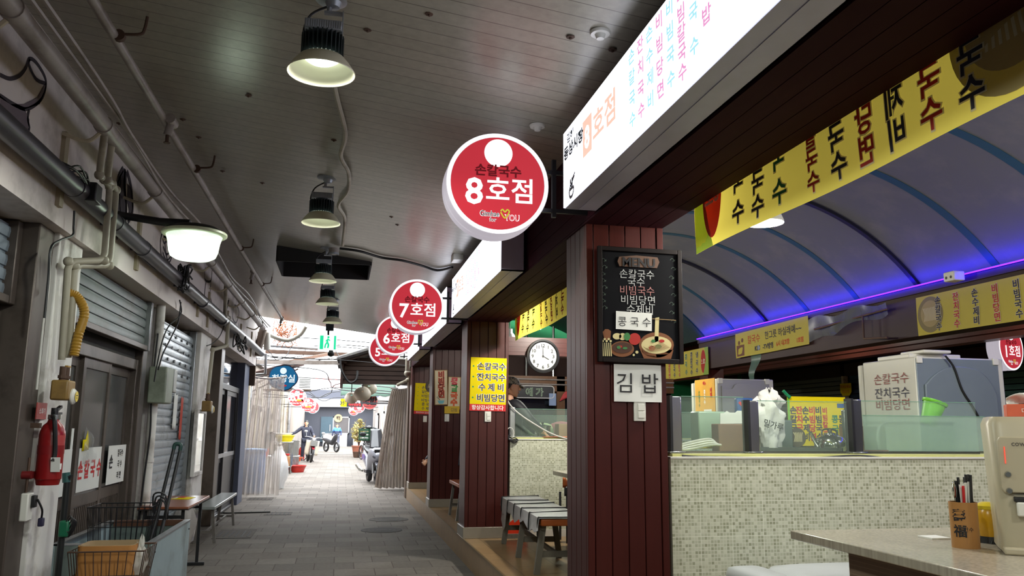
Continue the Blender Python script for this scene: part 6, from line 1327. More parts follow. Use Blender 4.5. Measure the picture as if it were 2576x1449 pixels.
# benches glimpsed between the far pillars
bench('wooden_stool', 'stool with white top half hidden behind the third pillar', 1.75, 2.1, 13.8, 14.2, .78, .25, m_paper, .05, .08)
bench('wooden_stool', 'stool leg pair showing left of the yellow menu pillar', 1.6, 1.88, 11.2, 12.2, .74, .25, m_ow, .05, .05)
# ---------------------------------------------------------------- the open alley beyond the roof
m_fw = mt('weathered_beige_wall', (128, 116, 104), .8, dirt=(96, 84, 76), dscale=1.0)
m_fg = mt('weathered_grey_wall', (124, 116, 110), .8, dirt=(84, 78, 74), dscale=1.0)
b = MB(); b.box(-3.4, -2.45, 17.62, 46, 0, 3.3); struct(b.build('wall_far_left', m_fw, flat=True), 'weathered shop wall along the far left of the alley', 'wall')
b = MB(); b.box(1.75, 2.6, 17.8, 46, 0, 2.9); struct(b.build('wall_far_right', m_fg, flat=True), 'weathered shop wall along the far right of the alley', 'wall')
b = MB(); b.box(-1.9, -1.75, 17.5, 17.62, 2.3, 3.8); b.box(1.42, 1.62, 17.9, 18.3, 0, 2.75); struct(b.build('post', woodmat('old_timber', (104, 84, 68), 'Z', .7), flat=True), 'old timber post where the stalls end', 'post')
MB().box(-2.6, -2.3, 18, 46, 3.2, 3.3).build('eave', m_dwood)['kind'] = 'structure'
# far facade
b = MB(); b.box(-6, 6, 64, 66, 0, 4.2); struct(b.build('wall_far_end', mt('slate_facade', (58, 60, 70), .6), flat=True), 'dark slate facade closing the far end of the alley', 'wall')
b = MB(); b.box(-6, 6, 63.2, 64, 2.9, 3.5); struct(b.build('facade_eave', mt('pale_grey_eave', (150, 150, 154), .6), flat=True), 'pale grey eave of the far facade', 'eave')
def fpx(x, y, Y): return at(x, y, Y=Y)
p0, p1 = fpx(808, 1048, 63.95), fpx(836, 1113, 63.95); d = thing('door_5', 'dark teal door in the far facade', 'door', ((p0.x+p1.x)/2, 63.95, 0)); d['kind'] = 'structure'; MB().box(p0.x, p1.x, 63.9, 63.98, .3, p0.z).build('leaf', mt('dark_teal_door', (50, 72, 84), .5), d); MB().box(p1.x-.25, p1.x-.2, 63.84, 63.9, 1.1, 1.6).build('pull_handle', m_alu, d)
p0, p1 = fpx(838, 1048, 63.95), fpx(878, 1092, 63.95); d = thing('window_2', 'shop window with a round tan sign in the far facade', 'window', ((p0.x+p1.x)/2, 63.95, p1.z)); d['kind'] = 'structure'; b = MB()
for q in ((p0.x, p0.x+.08, p1.z, p0.z), (p1.x-.08, p1.x, p1.z, p0.z), (p0.x, p1.x, p0.z-.08, p0.z), (p0.x, p1.x, p1.z, p1.z+.08)): b.box(q[0], q[1], 63.88, 63.98, q[2], q[3])
b.build('frame', m_alu, d); MB().box(p0.x, p1.x, 63.93, 63.97, p1.z, p0.z).build('pane', mt('grey_shop_glass', (88, 84, 84), .2), d); c = fpx(851, 1052, 63.85); b = MB(frame(c, SX, SZ)); b.lathe([(.0001, .03), (.3, .03), (.3, 0)], 24); b.build('round_emblem', mt('tan_emblem', (190, 160, 110), .6), d); b = MB(frame(c+Vector((0, -.04, 0)), SX, SZ)); b.text('떡', 0, 0, .34, ID, b=.03); b.build('lettering', m_blk, d, flat=True)
b = MB(); b.box(-1.2, .55, 62.8, 63.9, 0, .95); b.box(1.0, 2.4, 62.8, 63.9, 0, .9); struct(b.build('ledge', mt('pale_concrete', (176, 172, 168), .7), flat=True), 'pale concrete ledge before the far facade', 'ledge')
MB().box(-3.3, 2.6, 45.3, 45.7, .001, .006).build('floor_gutter', m_dark, flat=True)['kind'] = 'structure'
b = MB(); b.box(-6, -2.6, 46, 63, 0, 3.2); b.box(2.6, 6, 46, 63, 0, 2.8); struct(b.build('wall_side_street', m_fg, flat=True), 'walls of the side street at the alley end', 'wall')
b = MB(); b.box(-6, 6, 46, 80, -.05, -.001); struct(b.build('floor_street', m_floor, flat=True))
# tiled canopy on the right
m_tile = mt('dark_roof_tile', (58, 54, 56), .6, dirt=(90, 90, 70)); m_old = mt('old_dark_boards', (66, 50, 44), .8, dirt=(40, 32, 28))
t = thing('tiled_canopy', 'old tiled roof canopy jutting over the right side of the alley', 'canopy', (.8, 19.3, 2.6))
def roofz(x): return 2.92+.34*(x+.08)
b = MB(); n = 11
for k in range(n):
    y = 18.35+k*.21; b.tube([(-.12, y, roofz(-.12)+.03), (1.75, y, roofz(1.75)+.03)], .07, 8)
b.poly([(-.1, 18.3, roofz(-.1)), (1.75, 18.3, roofz(1.75)), (1.75, 20.6, roofz(1.75)), (-.1, 20.6, roofz(-.1))]); b.build('roof_tiles', m_tile, t)
b = MB()
for k in range(5): b.box(-.02+.02*k, 1.62, 18.42+.01*k, 18.46+.01*k, 2.42+k*.1, 2.505+k*.1)
b.box(-.04, .02, 18.4, 20.5, 2.4, 2.92); b.box(.0, 1.62, 18.5, 18.53, 2.42, 3.0); b.build('fascia_boards', m_old, t)
b = MB()
for k in range(6): x = .05+k*.28; b.bar((x, 18.36, roofz(x)-.06), (x, 20.5, roofz(x)-.06), .06, .08)
b.bar((-.08, 18.36, 2.9), (1.6, 18.36, 3.4), .05, .07); b.build('rafter', m_old, t)
for k, (x, z) in enumerate(((.25, 3.0), (.75, 2.99), (.95, 3.0), (1.2, 2.98))): MB().box(x, x+.14, 18.34, 18.36, z, z+.05).build('gap_patch', m_paper if k != 1 else m_redp, t)
MB().cable([(-.06, 18.3, 2.95), (-.02, 18.28, 2.7), (.15, 18.3, 2.45), (.3, 18.3, 2.5), (.32, 18.35, 2.7)], .025).build('drooping_cable', m_cab, t)
gas_line('grey pipe elbow where the canopy meets the stall beam', [Vector((1.36, 17.6, 2.95)), Vector((1.36, 17.6, 2.62)), Vector((1.6, 17.6, 2.6))], .05)
gas_line('second grey pipe under the canopy edge', [Vector((1.2, 18.2, 2.4)), Vector((1.4, 18.0, 2.5)), Vector((1.62, 17.9, 2.52))], .035)
# plastic curtains
def pleats(name, label, top, bot, y, z0, z1, m, n=9, amp=.05, sag=0., yb=None):
    (a0, a1), (b0, b1) = top, bot
    def f(u, v):
        e = v**.7; x0 = a0+(b0-a0)*e; x1 = a1+(b1-a1)*e; ph = 2*PI*n*u
        return (x0+(x1-x0)*u+.015*math.sin(ph*2+3*v), y+amp*(.45+.55*v)*math.sin(ph+1.5*math.sin(3*v))+.03*math.sin(5*u+4*v)+((yb or y)-y)*v, z1+(z0-z1)*v-sag*math.sin(PI*u)*(1-v)+.015*math.sin(ph*.5)*v)
    t = thing(name, label, 'curtain', ((b0+b1)/2, y, z0)); MB().surf(f, 130, 30).build('plastic_sheet', m, t, sharp=60)
    b = MB(); b.cable([(a0-.05, y, z1+.01), ((a0+a1)/2, y, z1-.02), (a1+.05, y, z1+.03)], .02); b.build('top_roll', m_pipe, t); return t
m_cl = vinyl('milky_curtain', (196, 186, 178), .62); m_cr = vinyl('grey_curtain', (150, 136, 124), .85)
pleats('plastic_curtain', 'milky plastic curtain hanging at the left, half hiding the blue sign', (-1.84, -1.22), (-2.02, -1.22), 18.4, .06, 2.52, m_cl, 8, .06)
pleats('plastic_curtain', 'greyish plastic curtain hanging at the right in front of the scooter', (1.22, 1.62), (.88, 1.66), 20.4, .04, 2.42, m_cr, 10, .07)
t = thing('blue_bucket', 'large pale blue barrel showing through the left plastic curtain', 'barrel', (-1.9, 19.6, 0)); b = MB(TR(-1.9, 19.6, 0)); b.lathe([(.0001, .02), (.25, .02), (.28, .3), (.28, .9), (.26, .95), (.0001, .96)], 28); b.build('barrel', mt('pale_blue_plastic', (96, 140, 196), .5), t)
b = MB(TR(-1.9, 19.6, 0)); b.lathe([(.27, .9), (.3, .92), (.3, .97), (.0001, .99)], 28); b.build('lid', mt('blue_lid', (120, 160, 205), .5), t)
t = tag(MB().surf(lambda u, v: (-2.12+.12*math.sin(3*v+5*u)*.2+.1*u, 18.05+.4*u, .3+2.3*v), 8, 6).build('blue_tarpaulin', cloth('blue_tarp', (44, 70, 150)), solid=.004), 'narrow strip of blue tarpaulin behind the left plastic curtain', 'tarpaulin')
# blue flower-shaped sign
c = at(712, 950, Y=18.75); dd = (c-Vector((0, 0, CAMH))).dot(FW); s = dd/FPX
t = thing('toilet_sign', 'blue cloud shaped sign with white letters behind the left curtain', 'sign', c); F = frame(c, SX, SZ)
def cloud(rx, ry, n=80): return [((1+.07*abs(math.cos(2.5*a_+.3)))*rx*math.cos(a_), (1+.09*abs(math.cos(2.5*a_+.3)))*ry*math.sin(a_)) for a_ in [2*PI*i/n for i in range(n)]]
MB(F).prism(cloud(35*s, 31*s), .06, TR(0, 0, -.06)).build('backing', m_navy, t); MB(F).prism(cloud(32.5*s, 28.5*s), .006).build('face', em('lit_blue_face', (30, 110, 160), .55), t)
b = MB(F); b.disc(8*s, TR(0, 17*s, .008)); b.text('화장실', 1*s, -2*s, 21*s, ID, b=.02, z=.009); b.build('lettering', em('lit_soft_white', (220, 235, 245), .9), t, flat=True)
b = MB(F); b.stroke([(-10*s, -20*s), (6*s, -20*s)], 2*s, ID, .009); b.flat([(5*s, -17*s), (11*s, -20*s), (5*s, -23*s)], ID, .009); b.build('red_arrow', m_redp, t, flat=True)
b = MB(F)
for k in (-1, 1): b.stroke([(k*3.5*s-2*s, 17*s), (k*3.5*s, 19.5*s), (k*3.5*s+2*s, 17*s)], .8*s, ID, .0095)
MB().tube([c+Vector((0, 0, 31*s)), c+Vector((0, 0, 45*s))], .01, 6).build('hook', m_pipe, t)
# small round shop signs further on
def small_sign(x, y, Y, dia, txt, label, sub, dim=False):
    c = at(x, y, Y=Y); dd = (c-Vector((0, 0, CAMH))).dot(FW); R = dia/2*dd/FPX; t = thing('round_shop_sign', label, 'sign', c, 'small round shop signs down the alley'); F = frame(c+Vector((0, -.06, 0)), SX, SZ)
    b = MB(TR(*c) @ RX(PI/2)); b.lathe([(.0001, .055), (R*.9, .055), (R, .05), (R, -.05), (.0001, -.055)], 40); b.build('rim', m_rim if not dim else MATS['shaded_rim'], t); b = MB(F); b.disc(R*.91, ID, 40); b.build('face', m_sred if not dim else MATS['shaded_red_face'], t, flat=True)
    b = MB(F); b.disc(R*.22, TR(0, R*.58, .003)); b.text(txt, 0, R*.05, R*(1.0 if len(txt) < 3 else .62), ID, b=.05, z=.003); b.text('Gimhae for YOU', 0, -R*.62, R*.2, ID, b=.02, z=.003)
    b.build('lettering', m_wink if not dim else m_blk, t, flat=True); b = MB(F)
    if not dim: b.text(sub, 0, -R*.3, R*.22, ID, b=.02, z=.003); b.build('sub_lettering', m_yel, t, flat=True)
    else:
        b.box(-R*.5, R*.5, -R*.35, -R*.2, 0, .004); b.flat([(-R*.6, R*.0), (0, R*.35), (R*.6, 0), (R*.4, R*.02), (0, R*.22), (-R*.4, R*.02)], ID, .004); b.build('roof_mark', m_dark, t, flat=True)
    MB().box(c.x+R if c.x > 0 else -2.46, 1.76 if c.x > 0 else c.x-R, c.y-.012, c.y+.012, c.z-.012, c.z+.012).build('bracket', m_black, t); return t
m_sred = mt('sign_red_face', (206, 44, 50), .4); mt('shaded_rim', (196, 150, 146), .5); mt('shaded_red_face', (178, 62, 60), .5)  # last two: sign facing shade, the shade put into rim and face colours
small_sign(748, 1000, 26.0, 45, '왔다', 'round red sign with two large white letters, nearest on the far left', '밀면전문점')
small_sign(775, 1018, 31.0, 36, '시장족국', 'pale red round sign half behind the two letter sign on the left', '족발국밥')
small_sign(787, 1024, 35.0, 32, '경', 'small red round sign, farthest of the three on the left', '국밥')
small_sign(930, 1010, 27.0, 40, '국밥', 'red round sign with painted shade and a roof mark on the right', '', True)
small_sign(890, 1032, 43.0, 27, '분식', 'small pinkish red round sign far down the right', '튀김'); small_sign(903, 1024, 40.0, 30, '정', 'pinkish red round sign overlapping another far down the right', '식당')
# striped shop board with 3代
p0, p1 = at(857, 1003, Y=26), at(912, 1024, Y=26); c = (p0+p1)/2; w, h = p1.x-p0.x, p0.z-p1.z; t = thing('shop_board', 'black shop board with a yellow end panel under the green awning', 'sign', c); F = frame(c, SX, SZ); MB(F).box(-w/2, w/2, -h/2, h/2, -.06, 0).build('board', m_black, t); b = MB(F); b.rect(-w/2, -w*.22, -h/2, h/2, ID, .003); b.build('yellow_panel', m_yel, t, flat=True)
b = MB(F); b.text('3代', -w*.36, 0, h*.62, ID, b=.03, z=.006); b.build('lettering', m_blk, t, flat=True); b = MB(F); b.text('순이네', w*.14, h*.2, h*.5, ID, b=.03, z=.005); b.build('lettering', m_wink, t, flat=True); b = MB(F); b.text('국수전문점', w*.14, -h*.22, h*.34, ID, b=.03, z=.005); b.build('lettering', m_redp, t, flat=True)
MB().box(c.x+w/2-.05, 1.76, 26.02, 26.05, c.z-.02, c.z+.02).build('hanger', m_black, t)
b = MB(); b.surf(lambda u, v: (-.02+1.75*u, 26.6+.7*v, 2.45+.45*v+.02*math.sin(30*u)), 20, 4); tag(b.build('green_awning', cloth('dark_green_awning', (38, 66, 52), .15), solid=.01), 'dark green awning over the right shop board', 'awning')
for x, y, d, lab in ((912, 990, .52, 'white round lampshade hanging nearest under the canopy'), (928, 976, .5, 'white round lampshade partly behind the first one'), (884, 1000, .42, 'lower white round lampshade under the green awning')):
    c = at(x, y, Y=19.9+.25*(d < .5)-.2*(d > .51)); t = thing('paper_lampshade', lab, 'lampshade', c, 'white lampshades under the canopy'); d *= .78; b = MB(TR(*c) @ RX(1.0)); b.lathe([(.03, .1), (d*.3, .08), (d*.45, .03), (d*.5, -.02), (d*.46, -.03), (d*.28, .05), (.03, .08)], 28); b.build('shade', mt('cream_shade', (196, 180, 160), .5), t); b = MB(); b.tube([c+Vector((0, 0, .08)), Vector((c.x, c.y, roofz(c.x)))], .012, 6); b.build('cord', m_cab, t)
# pipes and posts on the far left wall
rnd = random.Random(12)
for k in range(16):
    y = 19.5+k*1.25; r = rnd.choice((.03, .045, .06)); top = 2.2+rnd.random()*.9; m = (m_pipe, m_pipe_y, m_alu, m_cream)[k % 4]
    b = MB(); x = -2.38+rnd.uniform(0, .2); b.tube([(x, y, rnd.choice((.0, .0, .6))), (x, y, top)], r, 8); b.box(x-.1, x, y-.02, y+.02, top-.4, top-.36)
    tag(b.build('wall_mounted_pipe', m), 'upright pipe on the weathered wall of the far left shops', 'pipe', 'pipes on the far left wall')
for k, (y, z, w, h) in enumerate(((21.5, 1.7, .3, .4), (24.5, 1.9, .25, .35), (28.2, 1.75, .3, .45), (31.5, 1.9, .3, .4))): 
    t = thing('meter_box', ('grey meter box on the far left wall just past the curtain', 'grey meter box on the far left wall below the two letter sign', 'grey meter box on the far left wall above the steel rack', 'grey meter box on the far left wall behind the dark jacket man')[k], 'meter box', (-2.35, y, z)); MB().cbox((-2.33, y, z), (.2, w, h)).build('case', m_pipe, t, bevel=.02); MB().cbox((-2.22, y, z+.05), (.03, w*.6, h*.4)).build('window', m_black, t)
for k in range(9):
    y = 20.5+k*1.6; b = MB(); x = 1.68; b.tube([(x, y, .0), (x, y, 2.3)], (.03, .04, .05)[k % 3], 8); b.box(x, x+.1, y-.02, y+.02, 1.8, 1.84)
    tag(b.build('wall_mounted_pipe', (m_alu, m_white, m_pipe_y)[k % 3]), 'upright pipe on the weathered wall of the far right shops', 'pipe', 'pipes on the far right wall')
for k, y in enumerate((27.0, 33.0, 38.5)):
    d = thing('door_%d' % (6+k), 'white framed shop door on the far right wall', 'door', (1.72, y, 0)); d['kind'] = 'structure'; b = MB()
    for q in ((y, y+.12, 0, 2.1), (y+2.0, y+2.12, 0, 2.1), (y, y+2.12, 2.0, 2.12), (y+1, y+1.1, 0, 2.1), (y, y+2.1, .9, 1.0)): b.box(1.66, 1.72, *q)
    b.build('frame', m_white, d, flat=True); MB().box(1.7, 1.72, y, y+2.1, 0, 2.1).build('pane', MATS['grey_shop_glass'], d, flat=True)
# beams, braces, conduits crossing the open gap
def xbar(name, label, a, c, w, m, cat='beam', h=None): return tag(MB().bar(a, c, w, h).build(name, m), label, cat)
P = lambda x, y, Y: at(x, y, Y=Y)
xbar('steel_beam', 'grey steel beam crossing the open alley just above the blue sign', P(625, 910, 18.75), P(862, 913, 18.75), .09, m_pipe)
xbar('steel_beam', 'weathered steel beam crossing the open alley above the first', P(668, 884, 19.6), P(895, 893, 19.6), .09, m_rust)
xbar('timber_brace', 'slanting timber brace between the two steel beams', P(725, 910, 18.76), P(838, 889, 19.6), .07, mt('brown_brace', (130, 100, 84), .7))
tag(MB().tube([P(675, 868, 19.3), P(800, 877, 19.3)], .045, 10).build('crossing_pipe', m_alu), 'bright pipe crossing the open alley below the ceiling edge', 'pipe')
tag(MB().cable([P(668, 835, 17.45), P(690, 848, 17.5), P(725, 856, 17.6), P(755, 842, 17.6), P(770, 820, 17.5)], .045, 10, 8).build('wavy_hose', m_wplast), 'thick white corrugated hose drooping from the corner of the roof', 'hose')
tag(MB().tube([P(671, 838, 17.4), P(672, 880, 17.4)], .07, 12).build('white_pipe_stub', m_wplast), 'short thick white pipe at the end of the left wall', 'pipe')
tag(MB().tube([P(662, 828, 17.3), P(645, 895, 17.3)], .08, 12).build('brown_pipe_stub', mt('brown_pipe', (120, 104, 92), .6)), 'slanting brown pipe at the end of the left wall', 'pipe')
tag(MB().tube([P(669, 890, 17.7), P(667, 940, 17.7), P(640, 943, 17.7)], .03, 8).build('steel_pipe', m_alu), 'thin bright pipe dropping to the curtain rail', 'pipe')
wl_ = [((640, 880), (700, 900), (850, 905), 18.0), ((660, 870), (720, 918), (860, 900), 18.8), ((690, 900), (760, 895), (800, 870), 19.5), ((700, 960), (760, 985), (850, 975), 24), ((770, 990), (800, 1000), (850, 985), 30), ((760, 975), (810, 1008), (852, 1000), 31), ((790, 1000), (830, 990), (856, 965), 26), ((640, 945), (720, 948), (860, 956), 19.2), ((800, 930), (830, 960), (855, 980), 22), ((700, 905), (735, 870), (760, 850), 18.2), ((830, 905), (845, 880), (870, 868), 18.0)]
for k, (a, c, e, Y) in enumerate(wl_): tag(MB().cable([Vector((-2.46, Y, P(*a, Y).z+.1)), P(*a, Y), P(*c, Y+.2), P(*e, Y+.1), Vector((1.78, Y+.3, P(*e, Y).z-.1))], .01 if Y < 22 else .014).build('overhead_wire', m_cab), 'overhead wire strung across the open gap of the alley', 'wire', 'overhead wires across the alley')
rnd = random.Random(8); b = MB(); c = P(716, 840, 18.0)
for k in range(14): b.cable([c+Vector((rnd.uniform(-.25, .25), rnd.uniform(-.2, .2), rnd.uniform(-.3, .3))) for _ in range(5)], .008)
tag(b.build('dry_vine', mt('dry_vine', (170, 110, 80), .9)), 'tangle of dry brown vine at the corner of the roof edge', 'vine')
t = thing('corrugated_awning', 'dark corrugated awning on the far left above the round signs', 'awning', P(745, 935, 22)); a, e = P(712, 930, 22), P(790, 918, 22); b = MB()
b.surf(lambda u, v: (-2.4+1.35*u, 21.6+2*v, 2.75+.42*u+.02*math.sin(60*v)), 3, 60); b.build('sheet', mt('rusty_sheet', (96, 74, 70), .6), t, solid=.01)
for y in (21.7, 23.4): MB().bar((-2.4, y, 2.4), (-1.2, y, 3.05), .04).build('strut', m_rust, t)
c = P(768, 965, 27); t = thing('air_conditioner', 'white outdoor air conditioner unit high on the far left', 'air conditioner', c); MB().cbox(c, (.4, .7, .4)).build('case', m_wplast, t, bevel=.02); b = MB()
for k in range(6): b.box(c.x-.17, c.x+.17, c.y-.36, c.y-.35, c.z-.15+k*.05, c.z-.13+k*.05)
b.build('grille', m_black, t, flat=True); MB().box(-2.45, c.x+.2, c.y-.2, c.y+.2, c.z-.24, c.z-.2).build('shelf_bracket', m_rust, t)
# roofs beyond the open gap
b = MB(); b.add([(-1.9, 40, 3.3), (-.1, 40, 3.35), (1.2, 44, 4.0), (-1.9, 44, 4.0)], [(0, 1, 2, 3)])
struct(b.build('far_roof', mt('faded_red_roof', (196, 120, 116), .7), flat=True, solid=.06), 'faded red roof far down the alley', 'roof')
# ---------------------------------------------------------------- rack, tubs, bins on the left
t = thing('steel_rack', 'stainless kitchen rack by the far left wall', 'rack', (-1.83, 27.6, 0)); rx0, rx1, ry0, ry1 = -2.2, -1.48, 27.2, 28.0
for x in (rx0, rx1):
    for y in (ry0, ry1): MB().tube([(x, y, 0), (x, y, .98)], .025, 8).build('leg', m_steel, t)
for z in (.2, .96): MB().box(rx0-.02, rx1+.02, ry0-.02, ry1+.02, z, z+.03).build('shelf', m_steel, t, bevel=.006)
def bucket(name, label, x, y, z, r0, r1, h, m, cat='bucket', handle=True, group=None):
    t = thing(name, label, cat, (x, y, z), group); b = MB(TR(x, y, z)); b.lathe([(.0001, 0), (r0, 0), (r1, h), (r1+.015, h), (r1+.015, h-.02), (r1, h-.02), (r0*.97, .015), (.0001, .015)], 24); b.build('body', m, t)
    if handle: b = MB(); b.cable([(x-r1, y, z+h-.02), (x-r1*.8, y-r1*.5, z+h*.7), (x, y-r1*1.05, z+h*.55), (x+r1*.8, y-r1*.5, z+h*.7), (x+r1, y, z+h-.02)], .006); b.build('handle', m_wcab, t)
    return t
m_bl2 = mt('blue_plastic', (36, 90, 170), .4); m_rp = mt('red_plastic', (176, 44, 36), .4); m_yp = mt('bright_yellow_plastic', (226, 206, 20), .4); m_or = mt('orange_plastic', (214, 84, 40), .4)
bucket('yellow_basin', 'bright yellow basin on top of the steel rack', -1.72, 27.55, .99, .22, .3, .2, m_yp, 'basin', False); bucket('pan_lid', 'pale flat pan on the yellow basin', -1.78, 27.55, 1.2, .26, .28, .06, m_wplast, 'pan', False)
bucket('white_bucket', 'white bucket standing on the blue bucket', -1.9, 27.56, .6, .15, .18, .3, m_wplast); bucket('blue_bucket', 'blue bucket on the lower shelf of the steel rack', -1.9, 27.56, .23, .17, .21, .36, m_bl2)
t = thing('sauce_jar', 'brown sauce jar with a red cap on the rack shelf', 'jar', (-1.62, 27.5, .23)); b = MB(TR(-1.62, 27.5, .23)); b.lathe([(.0001, 0), (.1, 0), (.1, .26), (.07, .32), (.0001, .33)], 20); b.build('body', mt('brown_sauce', (150, 104, 60), .4), t); b = MB(TR(-1.62, 27.5, .56)); b.lathe([(.08, 0), (.08, .06), (.0001, .06)], 20); b.build('cap', m_rp, t)
bucket('red_basin', 'red basin on the ground in front of the steel rack', -1.35, 28.2, 0, .24, .32, .22, m_rp, 'basin', False); bucket('steel_pot', 'large steel pot behind the yellow basin', -1.62, 29.2, .5, .28, .28, .5, m_steel, 'pot', False); bucket('orange_bowl', 'orange plastic bowl beside the rack leg', -1.36, 28.9, .32, .1, .16, .14, m_or, 'bowl', False)
t = thing('steel_bin', 'grey steel bin left of the rack', 'bin', (-2.2, 26.6, 0)); MB().box(-2.36, -2.02, 26.4, 26.85, .08, .6).build('body', m_steel, t, bevel=.02); MB().box(-2.34, -2.04, 26.42, 26.83, 0, .08).build('foot', m_black, t)
t = thing('stove_cabinet', 'steel cabinet behind the rack', 'cabinet', (-1.7, 29.1, 0)); MB().box(-2.1, -1.3, 28.7, 29.5, .05, .5).build('body', m_steel, t, bevel=.01); MB().box(-1.9, -1.4, 28.68, 28.7, .1, .45).build('door', m_alu, t)
MB().box(-2.08, -1.32, 28.75, 29.45, 0, .05).build('foot', m_black, t)
bucket('red_tub', 'small red tub beyond the left curtain', -2.15, 25.0, .62, .14, .17, .2, m_rp, 'tub', False); bucket('grey_stool', 'grey round stand under the small red tub', -2.15, 25.0, 0, .2, .18, .62, m_pipe, 'stand', False)
t = thing('cooking_pan', 'black pan hanging beside the rack on the far left', 'pan', (-2.1, 26.9, 1.05)); b = MB(TR(-2.12, 26.9, 1.12) @ RX(1.2)); b.lathe([(.0001, 0), (.13, .01), (.17, .07), (.16, .07), (.12, .02), (.0001, .012)], 24); b.build('pan', m_black, t); MB().bar((-2.2, 26.9, 1.15), (-2.42, 26.9, 1.2), .025).build('handle', m_black, t)
for k, (x, y, z) in enumerate(((-1.95, 34.6, 0), (-1.62, 37.9, 0))): t = thing('gas_bottle', ('red gas bottle behind the dark jacket man', 'second red gas bottle beside the motorbike')[k], 'gas bottle', (x, y, z)); b = MB(TR(x, y, 0)); b.lathe([(.0001, 0), (.12, .0), (.13, .04), (.13, .42), (.1, .52), (.03, .58), (.0001, .58)], 20); b.build('body', m_rp, t); b = MB(TR(x, y, .58)); b.lathe([(.03, 0), (.03, .05), (.09, .06), (.09, .12), (.0001, .12)], 14); b.build('valve', m_wplast, t)
c = Vector((-1.75, 20.9, 0)); t = thing('white_sack', 'white sack on the ground behind the left curtain edge', 'sack', c); MB().surf(bagf(c+Vector((.35, 0, 0)), .22, .3, 1.0, 3), 30, 14).build('sack', vinyl('white_sack_film', (226, 226, 226), .9), t)
# ---------------------------------------------------------------- plant, bicycle
c = Vector((.95, 42.0, 0)); t = thing('potted_shrub', 'leafy yellow green potted shrub by the far right wall', 'plant', c); bucket_m = mt('clay_pot', (150, 90, 70), .7)
b = MB(TR(*c)); b.lathe([(.0001, 0), (.25, 0), (.33, .5), (.36, .5), (.36, .55), (.0001, .5)], 20); b.build('pot', bucket_m, t); b = MB(); rnd = random.Random(21)
for k in range(7): b.tube([c+Vector((0, 0, .5)), c+Vector((rnd.uniform(-.3, .3), rnd.uniform(-.3, .3), 1.1+rnd.random()*.8))], .015, 5)
b.build('stem', m_rust, t); b = MB()
for k in range(260):
    a_ = rnd.uniform(0, 2*PI); h = rnd.uniform(0, 1); r = .42*math.sin(PI*min(.98, .15+h*.8))*rnd.uniform(.4, 1); q = c+Vector((r*math.cos(a_), r*math.sin(a_), .75+1.05*h)); M = TR(*q) @ RZ(rnd.uniform(0, 6)) @ RX(rnd.uniform(-.9, .9)); s_ = rnd.uniform(.06, .11)
    b.add([(0, -s_*1.5, 0), (s_*.6, 0, .01), (0, s_*1.5, 0), (-s_*.6, 0, .01)], [(0, 1, 2, 3)], M)
b.build('foliage', cloth('pale_leaf', (190, 180, 120), .4), t, flat=True)
for k, (x, y) in enumerate(((.85, 40.9), (1.3, 41.2))): bucket('flower_pot', ('small dark flower pot in front of the leafy shrub', 'small flower pot beside the leafy shrub')[k], x, y, 0, .14, .2, .28, (m_rust, bucket_m)[k], 'flower pot', False)
def wheel(M, r, w, t, nm='wheel', spokes=16, m=None):
    b = MB(M); b.lathe([(r-w, -w*.4), (r-w*.2, -w*.45), (r, 0), (r-w*.2, w*.45), (r-w, w*.4), (r-w, -w*.4)], 32); o = b.build(nm, m or m_black, t)
    b = MB(M)
    for k in range(spokes): b.bar((0, 0, 0), ((r-w)*math.cos(2*PI*k/spokes), (r-w)*math.sin(2*PI*k/spokes), 0), max(.004, w*.12))
    b.lathe([(.0001, -w*.6), (w*.7, -w*.6), (w*.7, w*.6), (.0001, w*.6)], 12); b.build('spokes', m_alu, o if o.parent else t); return o
c = Vector((1.0, 38.6, 0)); W0 = TR(*c) @ RZ(math.radians(-72)); t = thing('bicycle', 'dark bicycle parked facing us by the far right wall', 'bicycle', M=W0)
for x in (0, 1.05): wheel(W0 @ TR(x, 0, .33) @ RX(PI/2), .33, .045, t)
b = MB(W0)
for a, e in (((0, 0, .33), (.42, 0, .3)), ((.42, 0, .3), (.28, 0, .85)), ((0, 0, .33), (.3, 0, .75)), ((.3, 0, .75), (.85, 0, .78)), ((.42, 0, .3), (.84, 0, .7)), ((.83, 0, .9), (1.05, 0, .33))): b.tube([a, e], .018, 8)
b.build('frame', m_black, t); b = MB(W0); b.cable([(.74, -.27, 1.0), (.82, -.1, .98), (.83, 0, .95), (.82, .1, .98), (.74, .27, 1.0)], .014); b.build('handlebar', m_alu, t); b = MB(W0); b.loft([((.14, 0, .9), (0, .09, 0), (0, 0, .03)), ((.28, 0, .91), (0, .07, 0), (0, 0, .03)), ((.4, 0, .9), (0, .02, 0), (0, 0, .02))], 12); b.build('saddle', m_black, t)
b = MB(W0); b.tube([(.42, -.09, .3), (.5, -.09, .18)], .012, 6); b.tube([(.42, .09, .3), (.34, .09, .42)], .012, 6); b.lathe([(.08, -.01), (.085, 0), (.08, .01)], 16, TR(.42, -.05, .3) @ RX(PI/2)); b.build('crank', m_alu, t); b = MB(W0 @ TR(1.1, 0, .72)); b.box(-.12, .16, -.16, .16, 0, .2); b.build('basket', m_black, t)
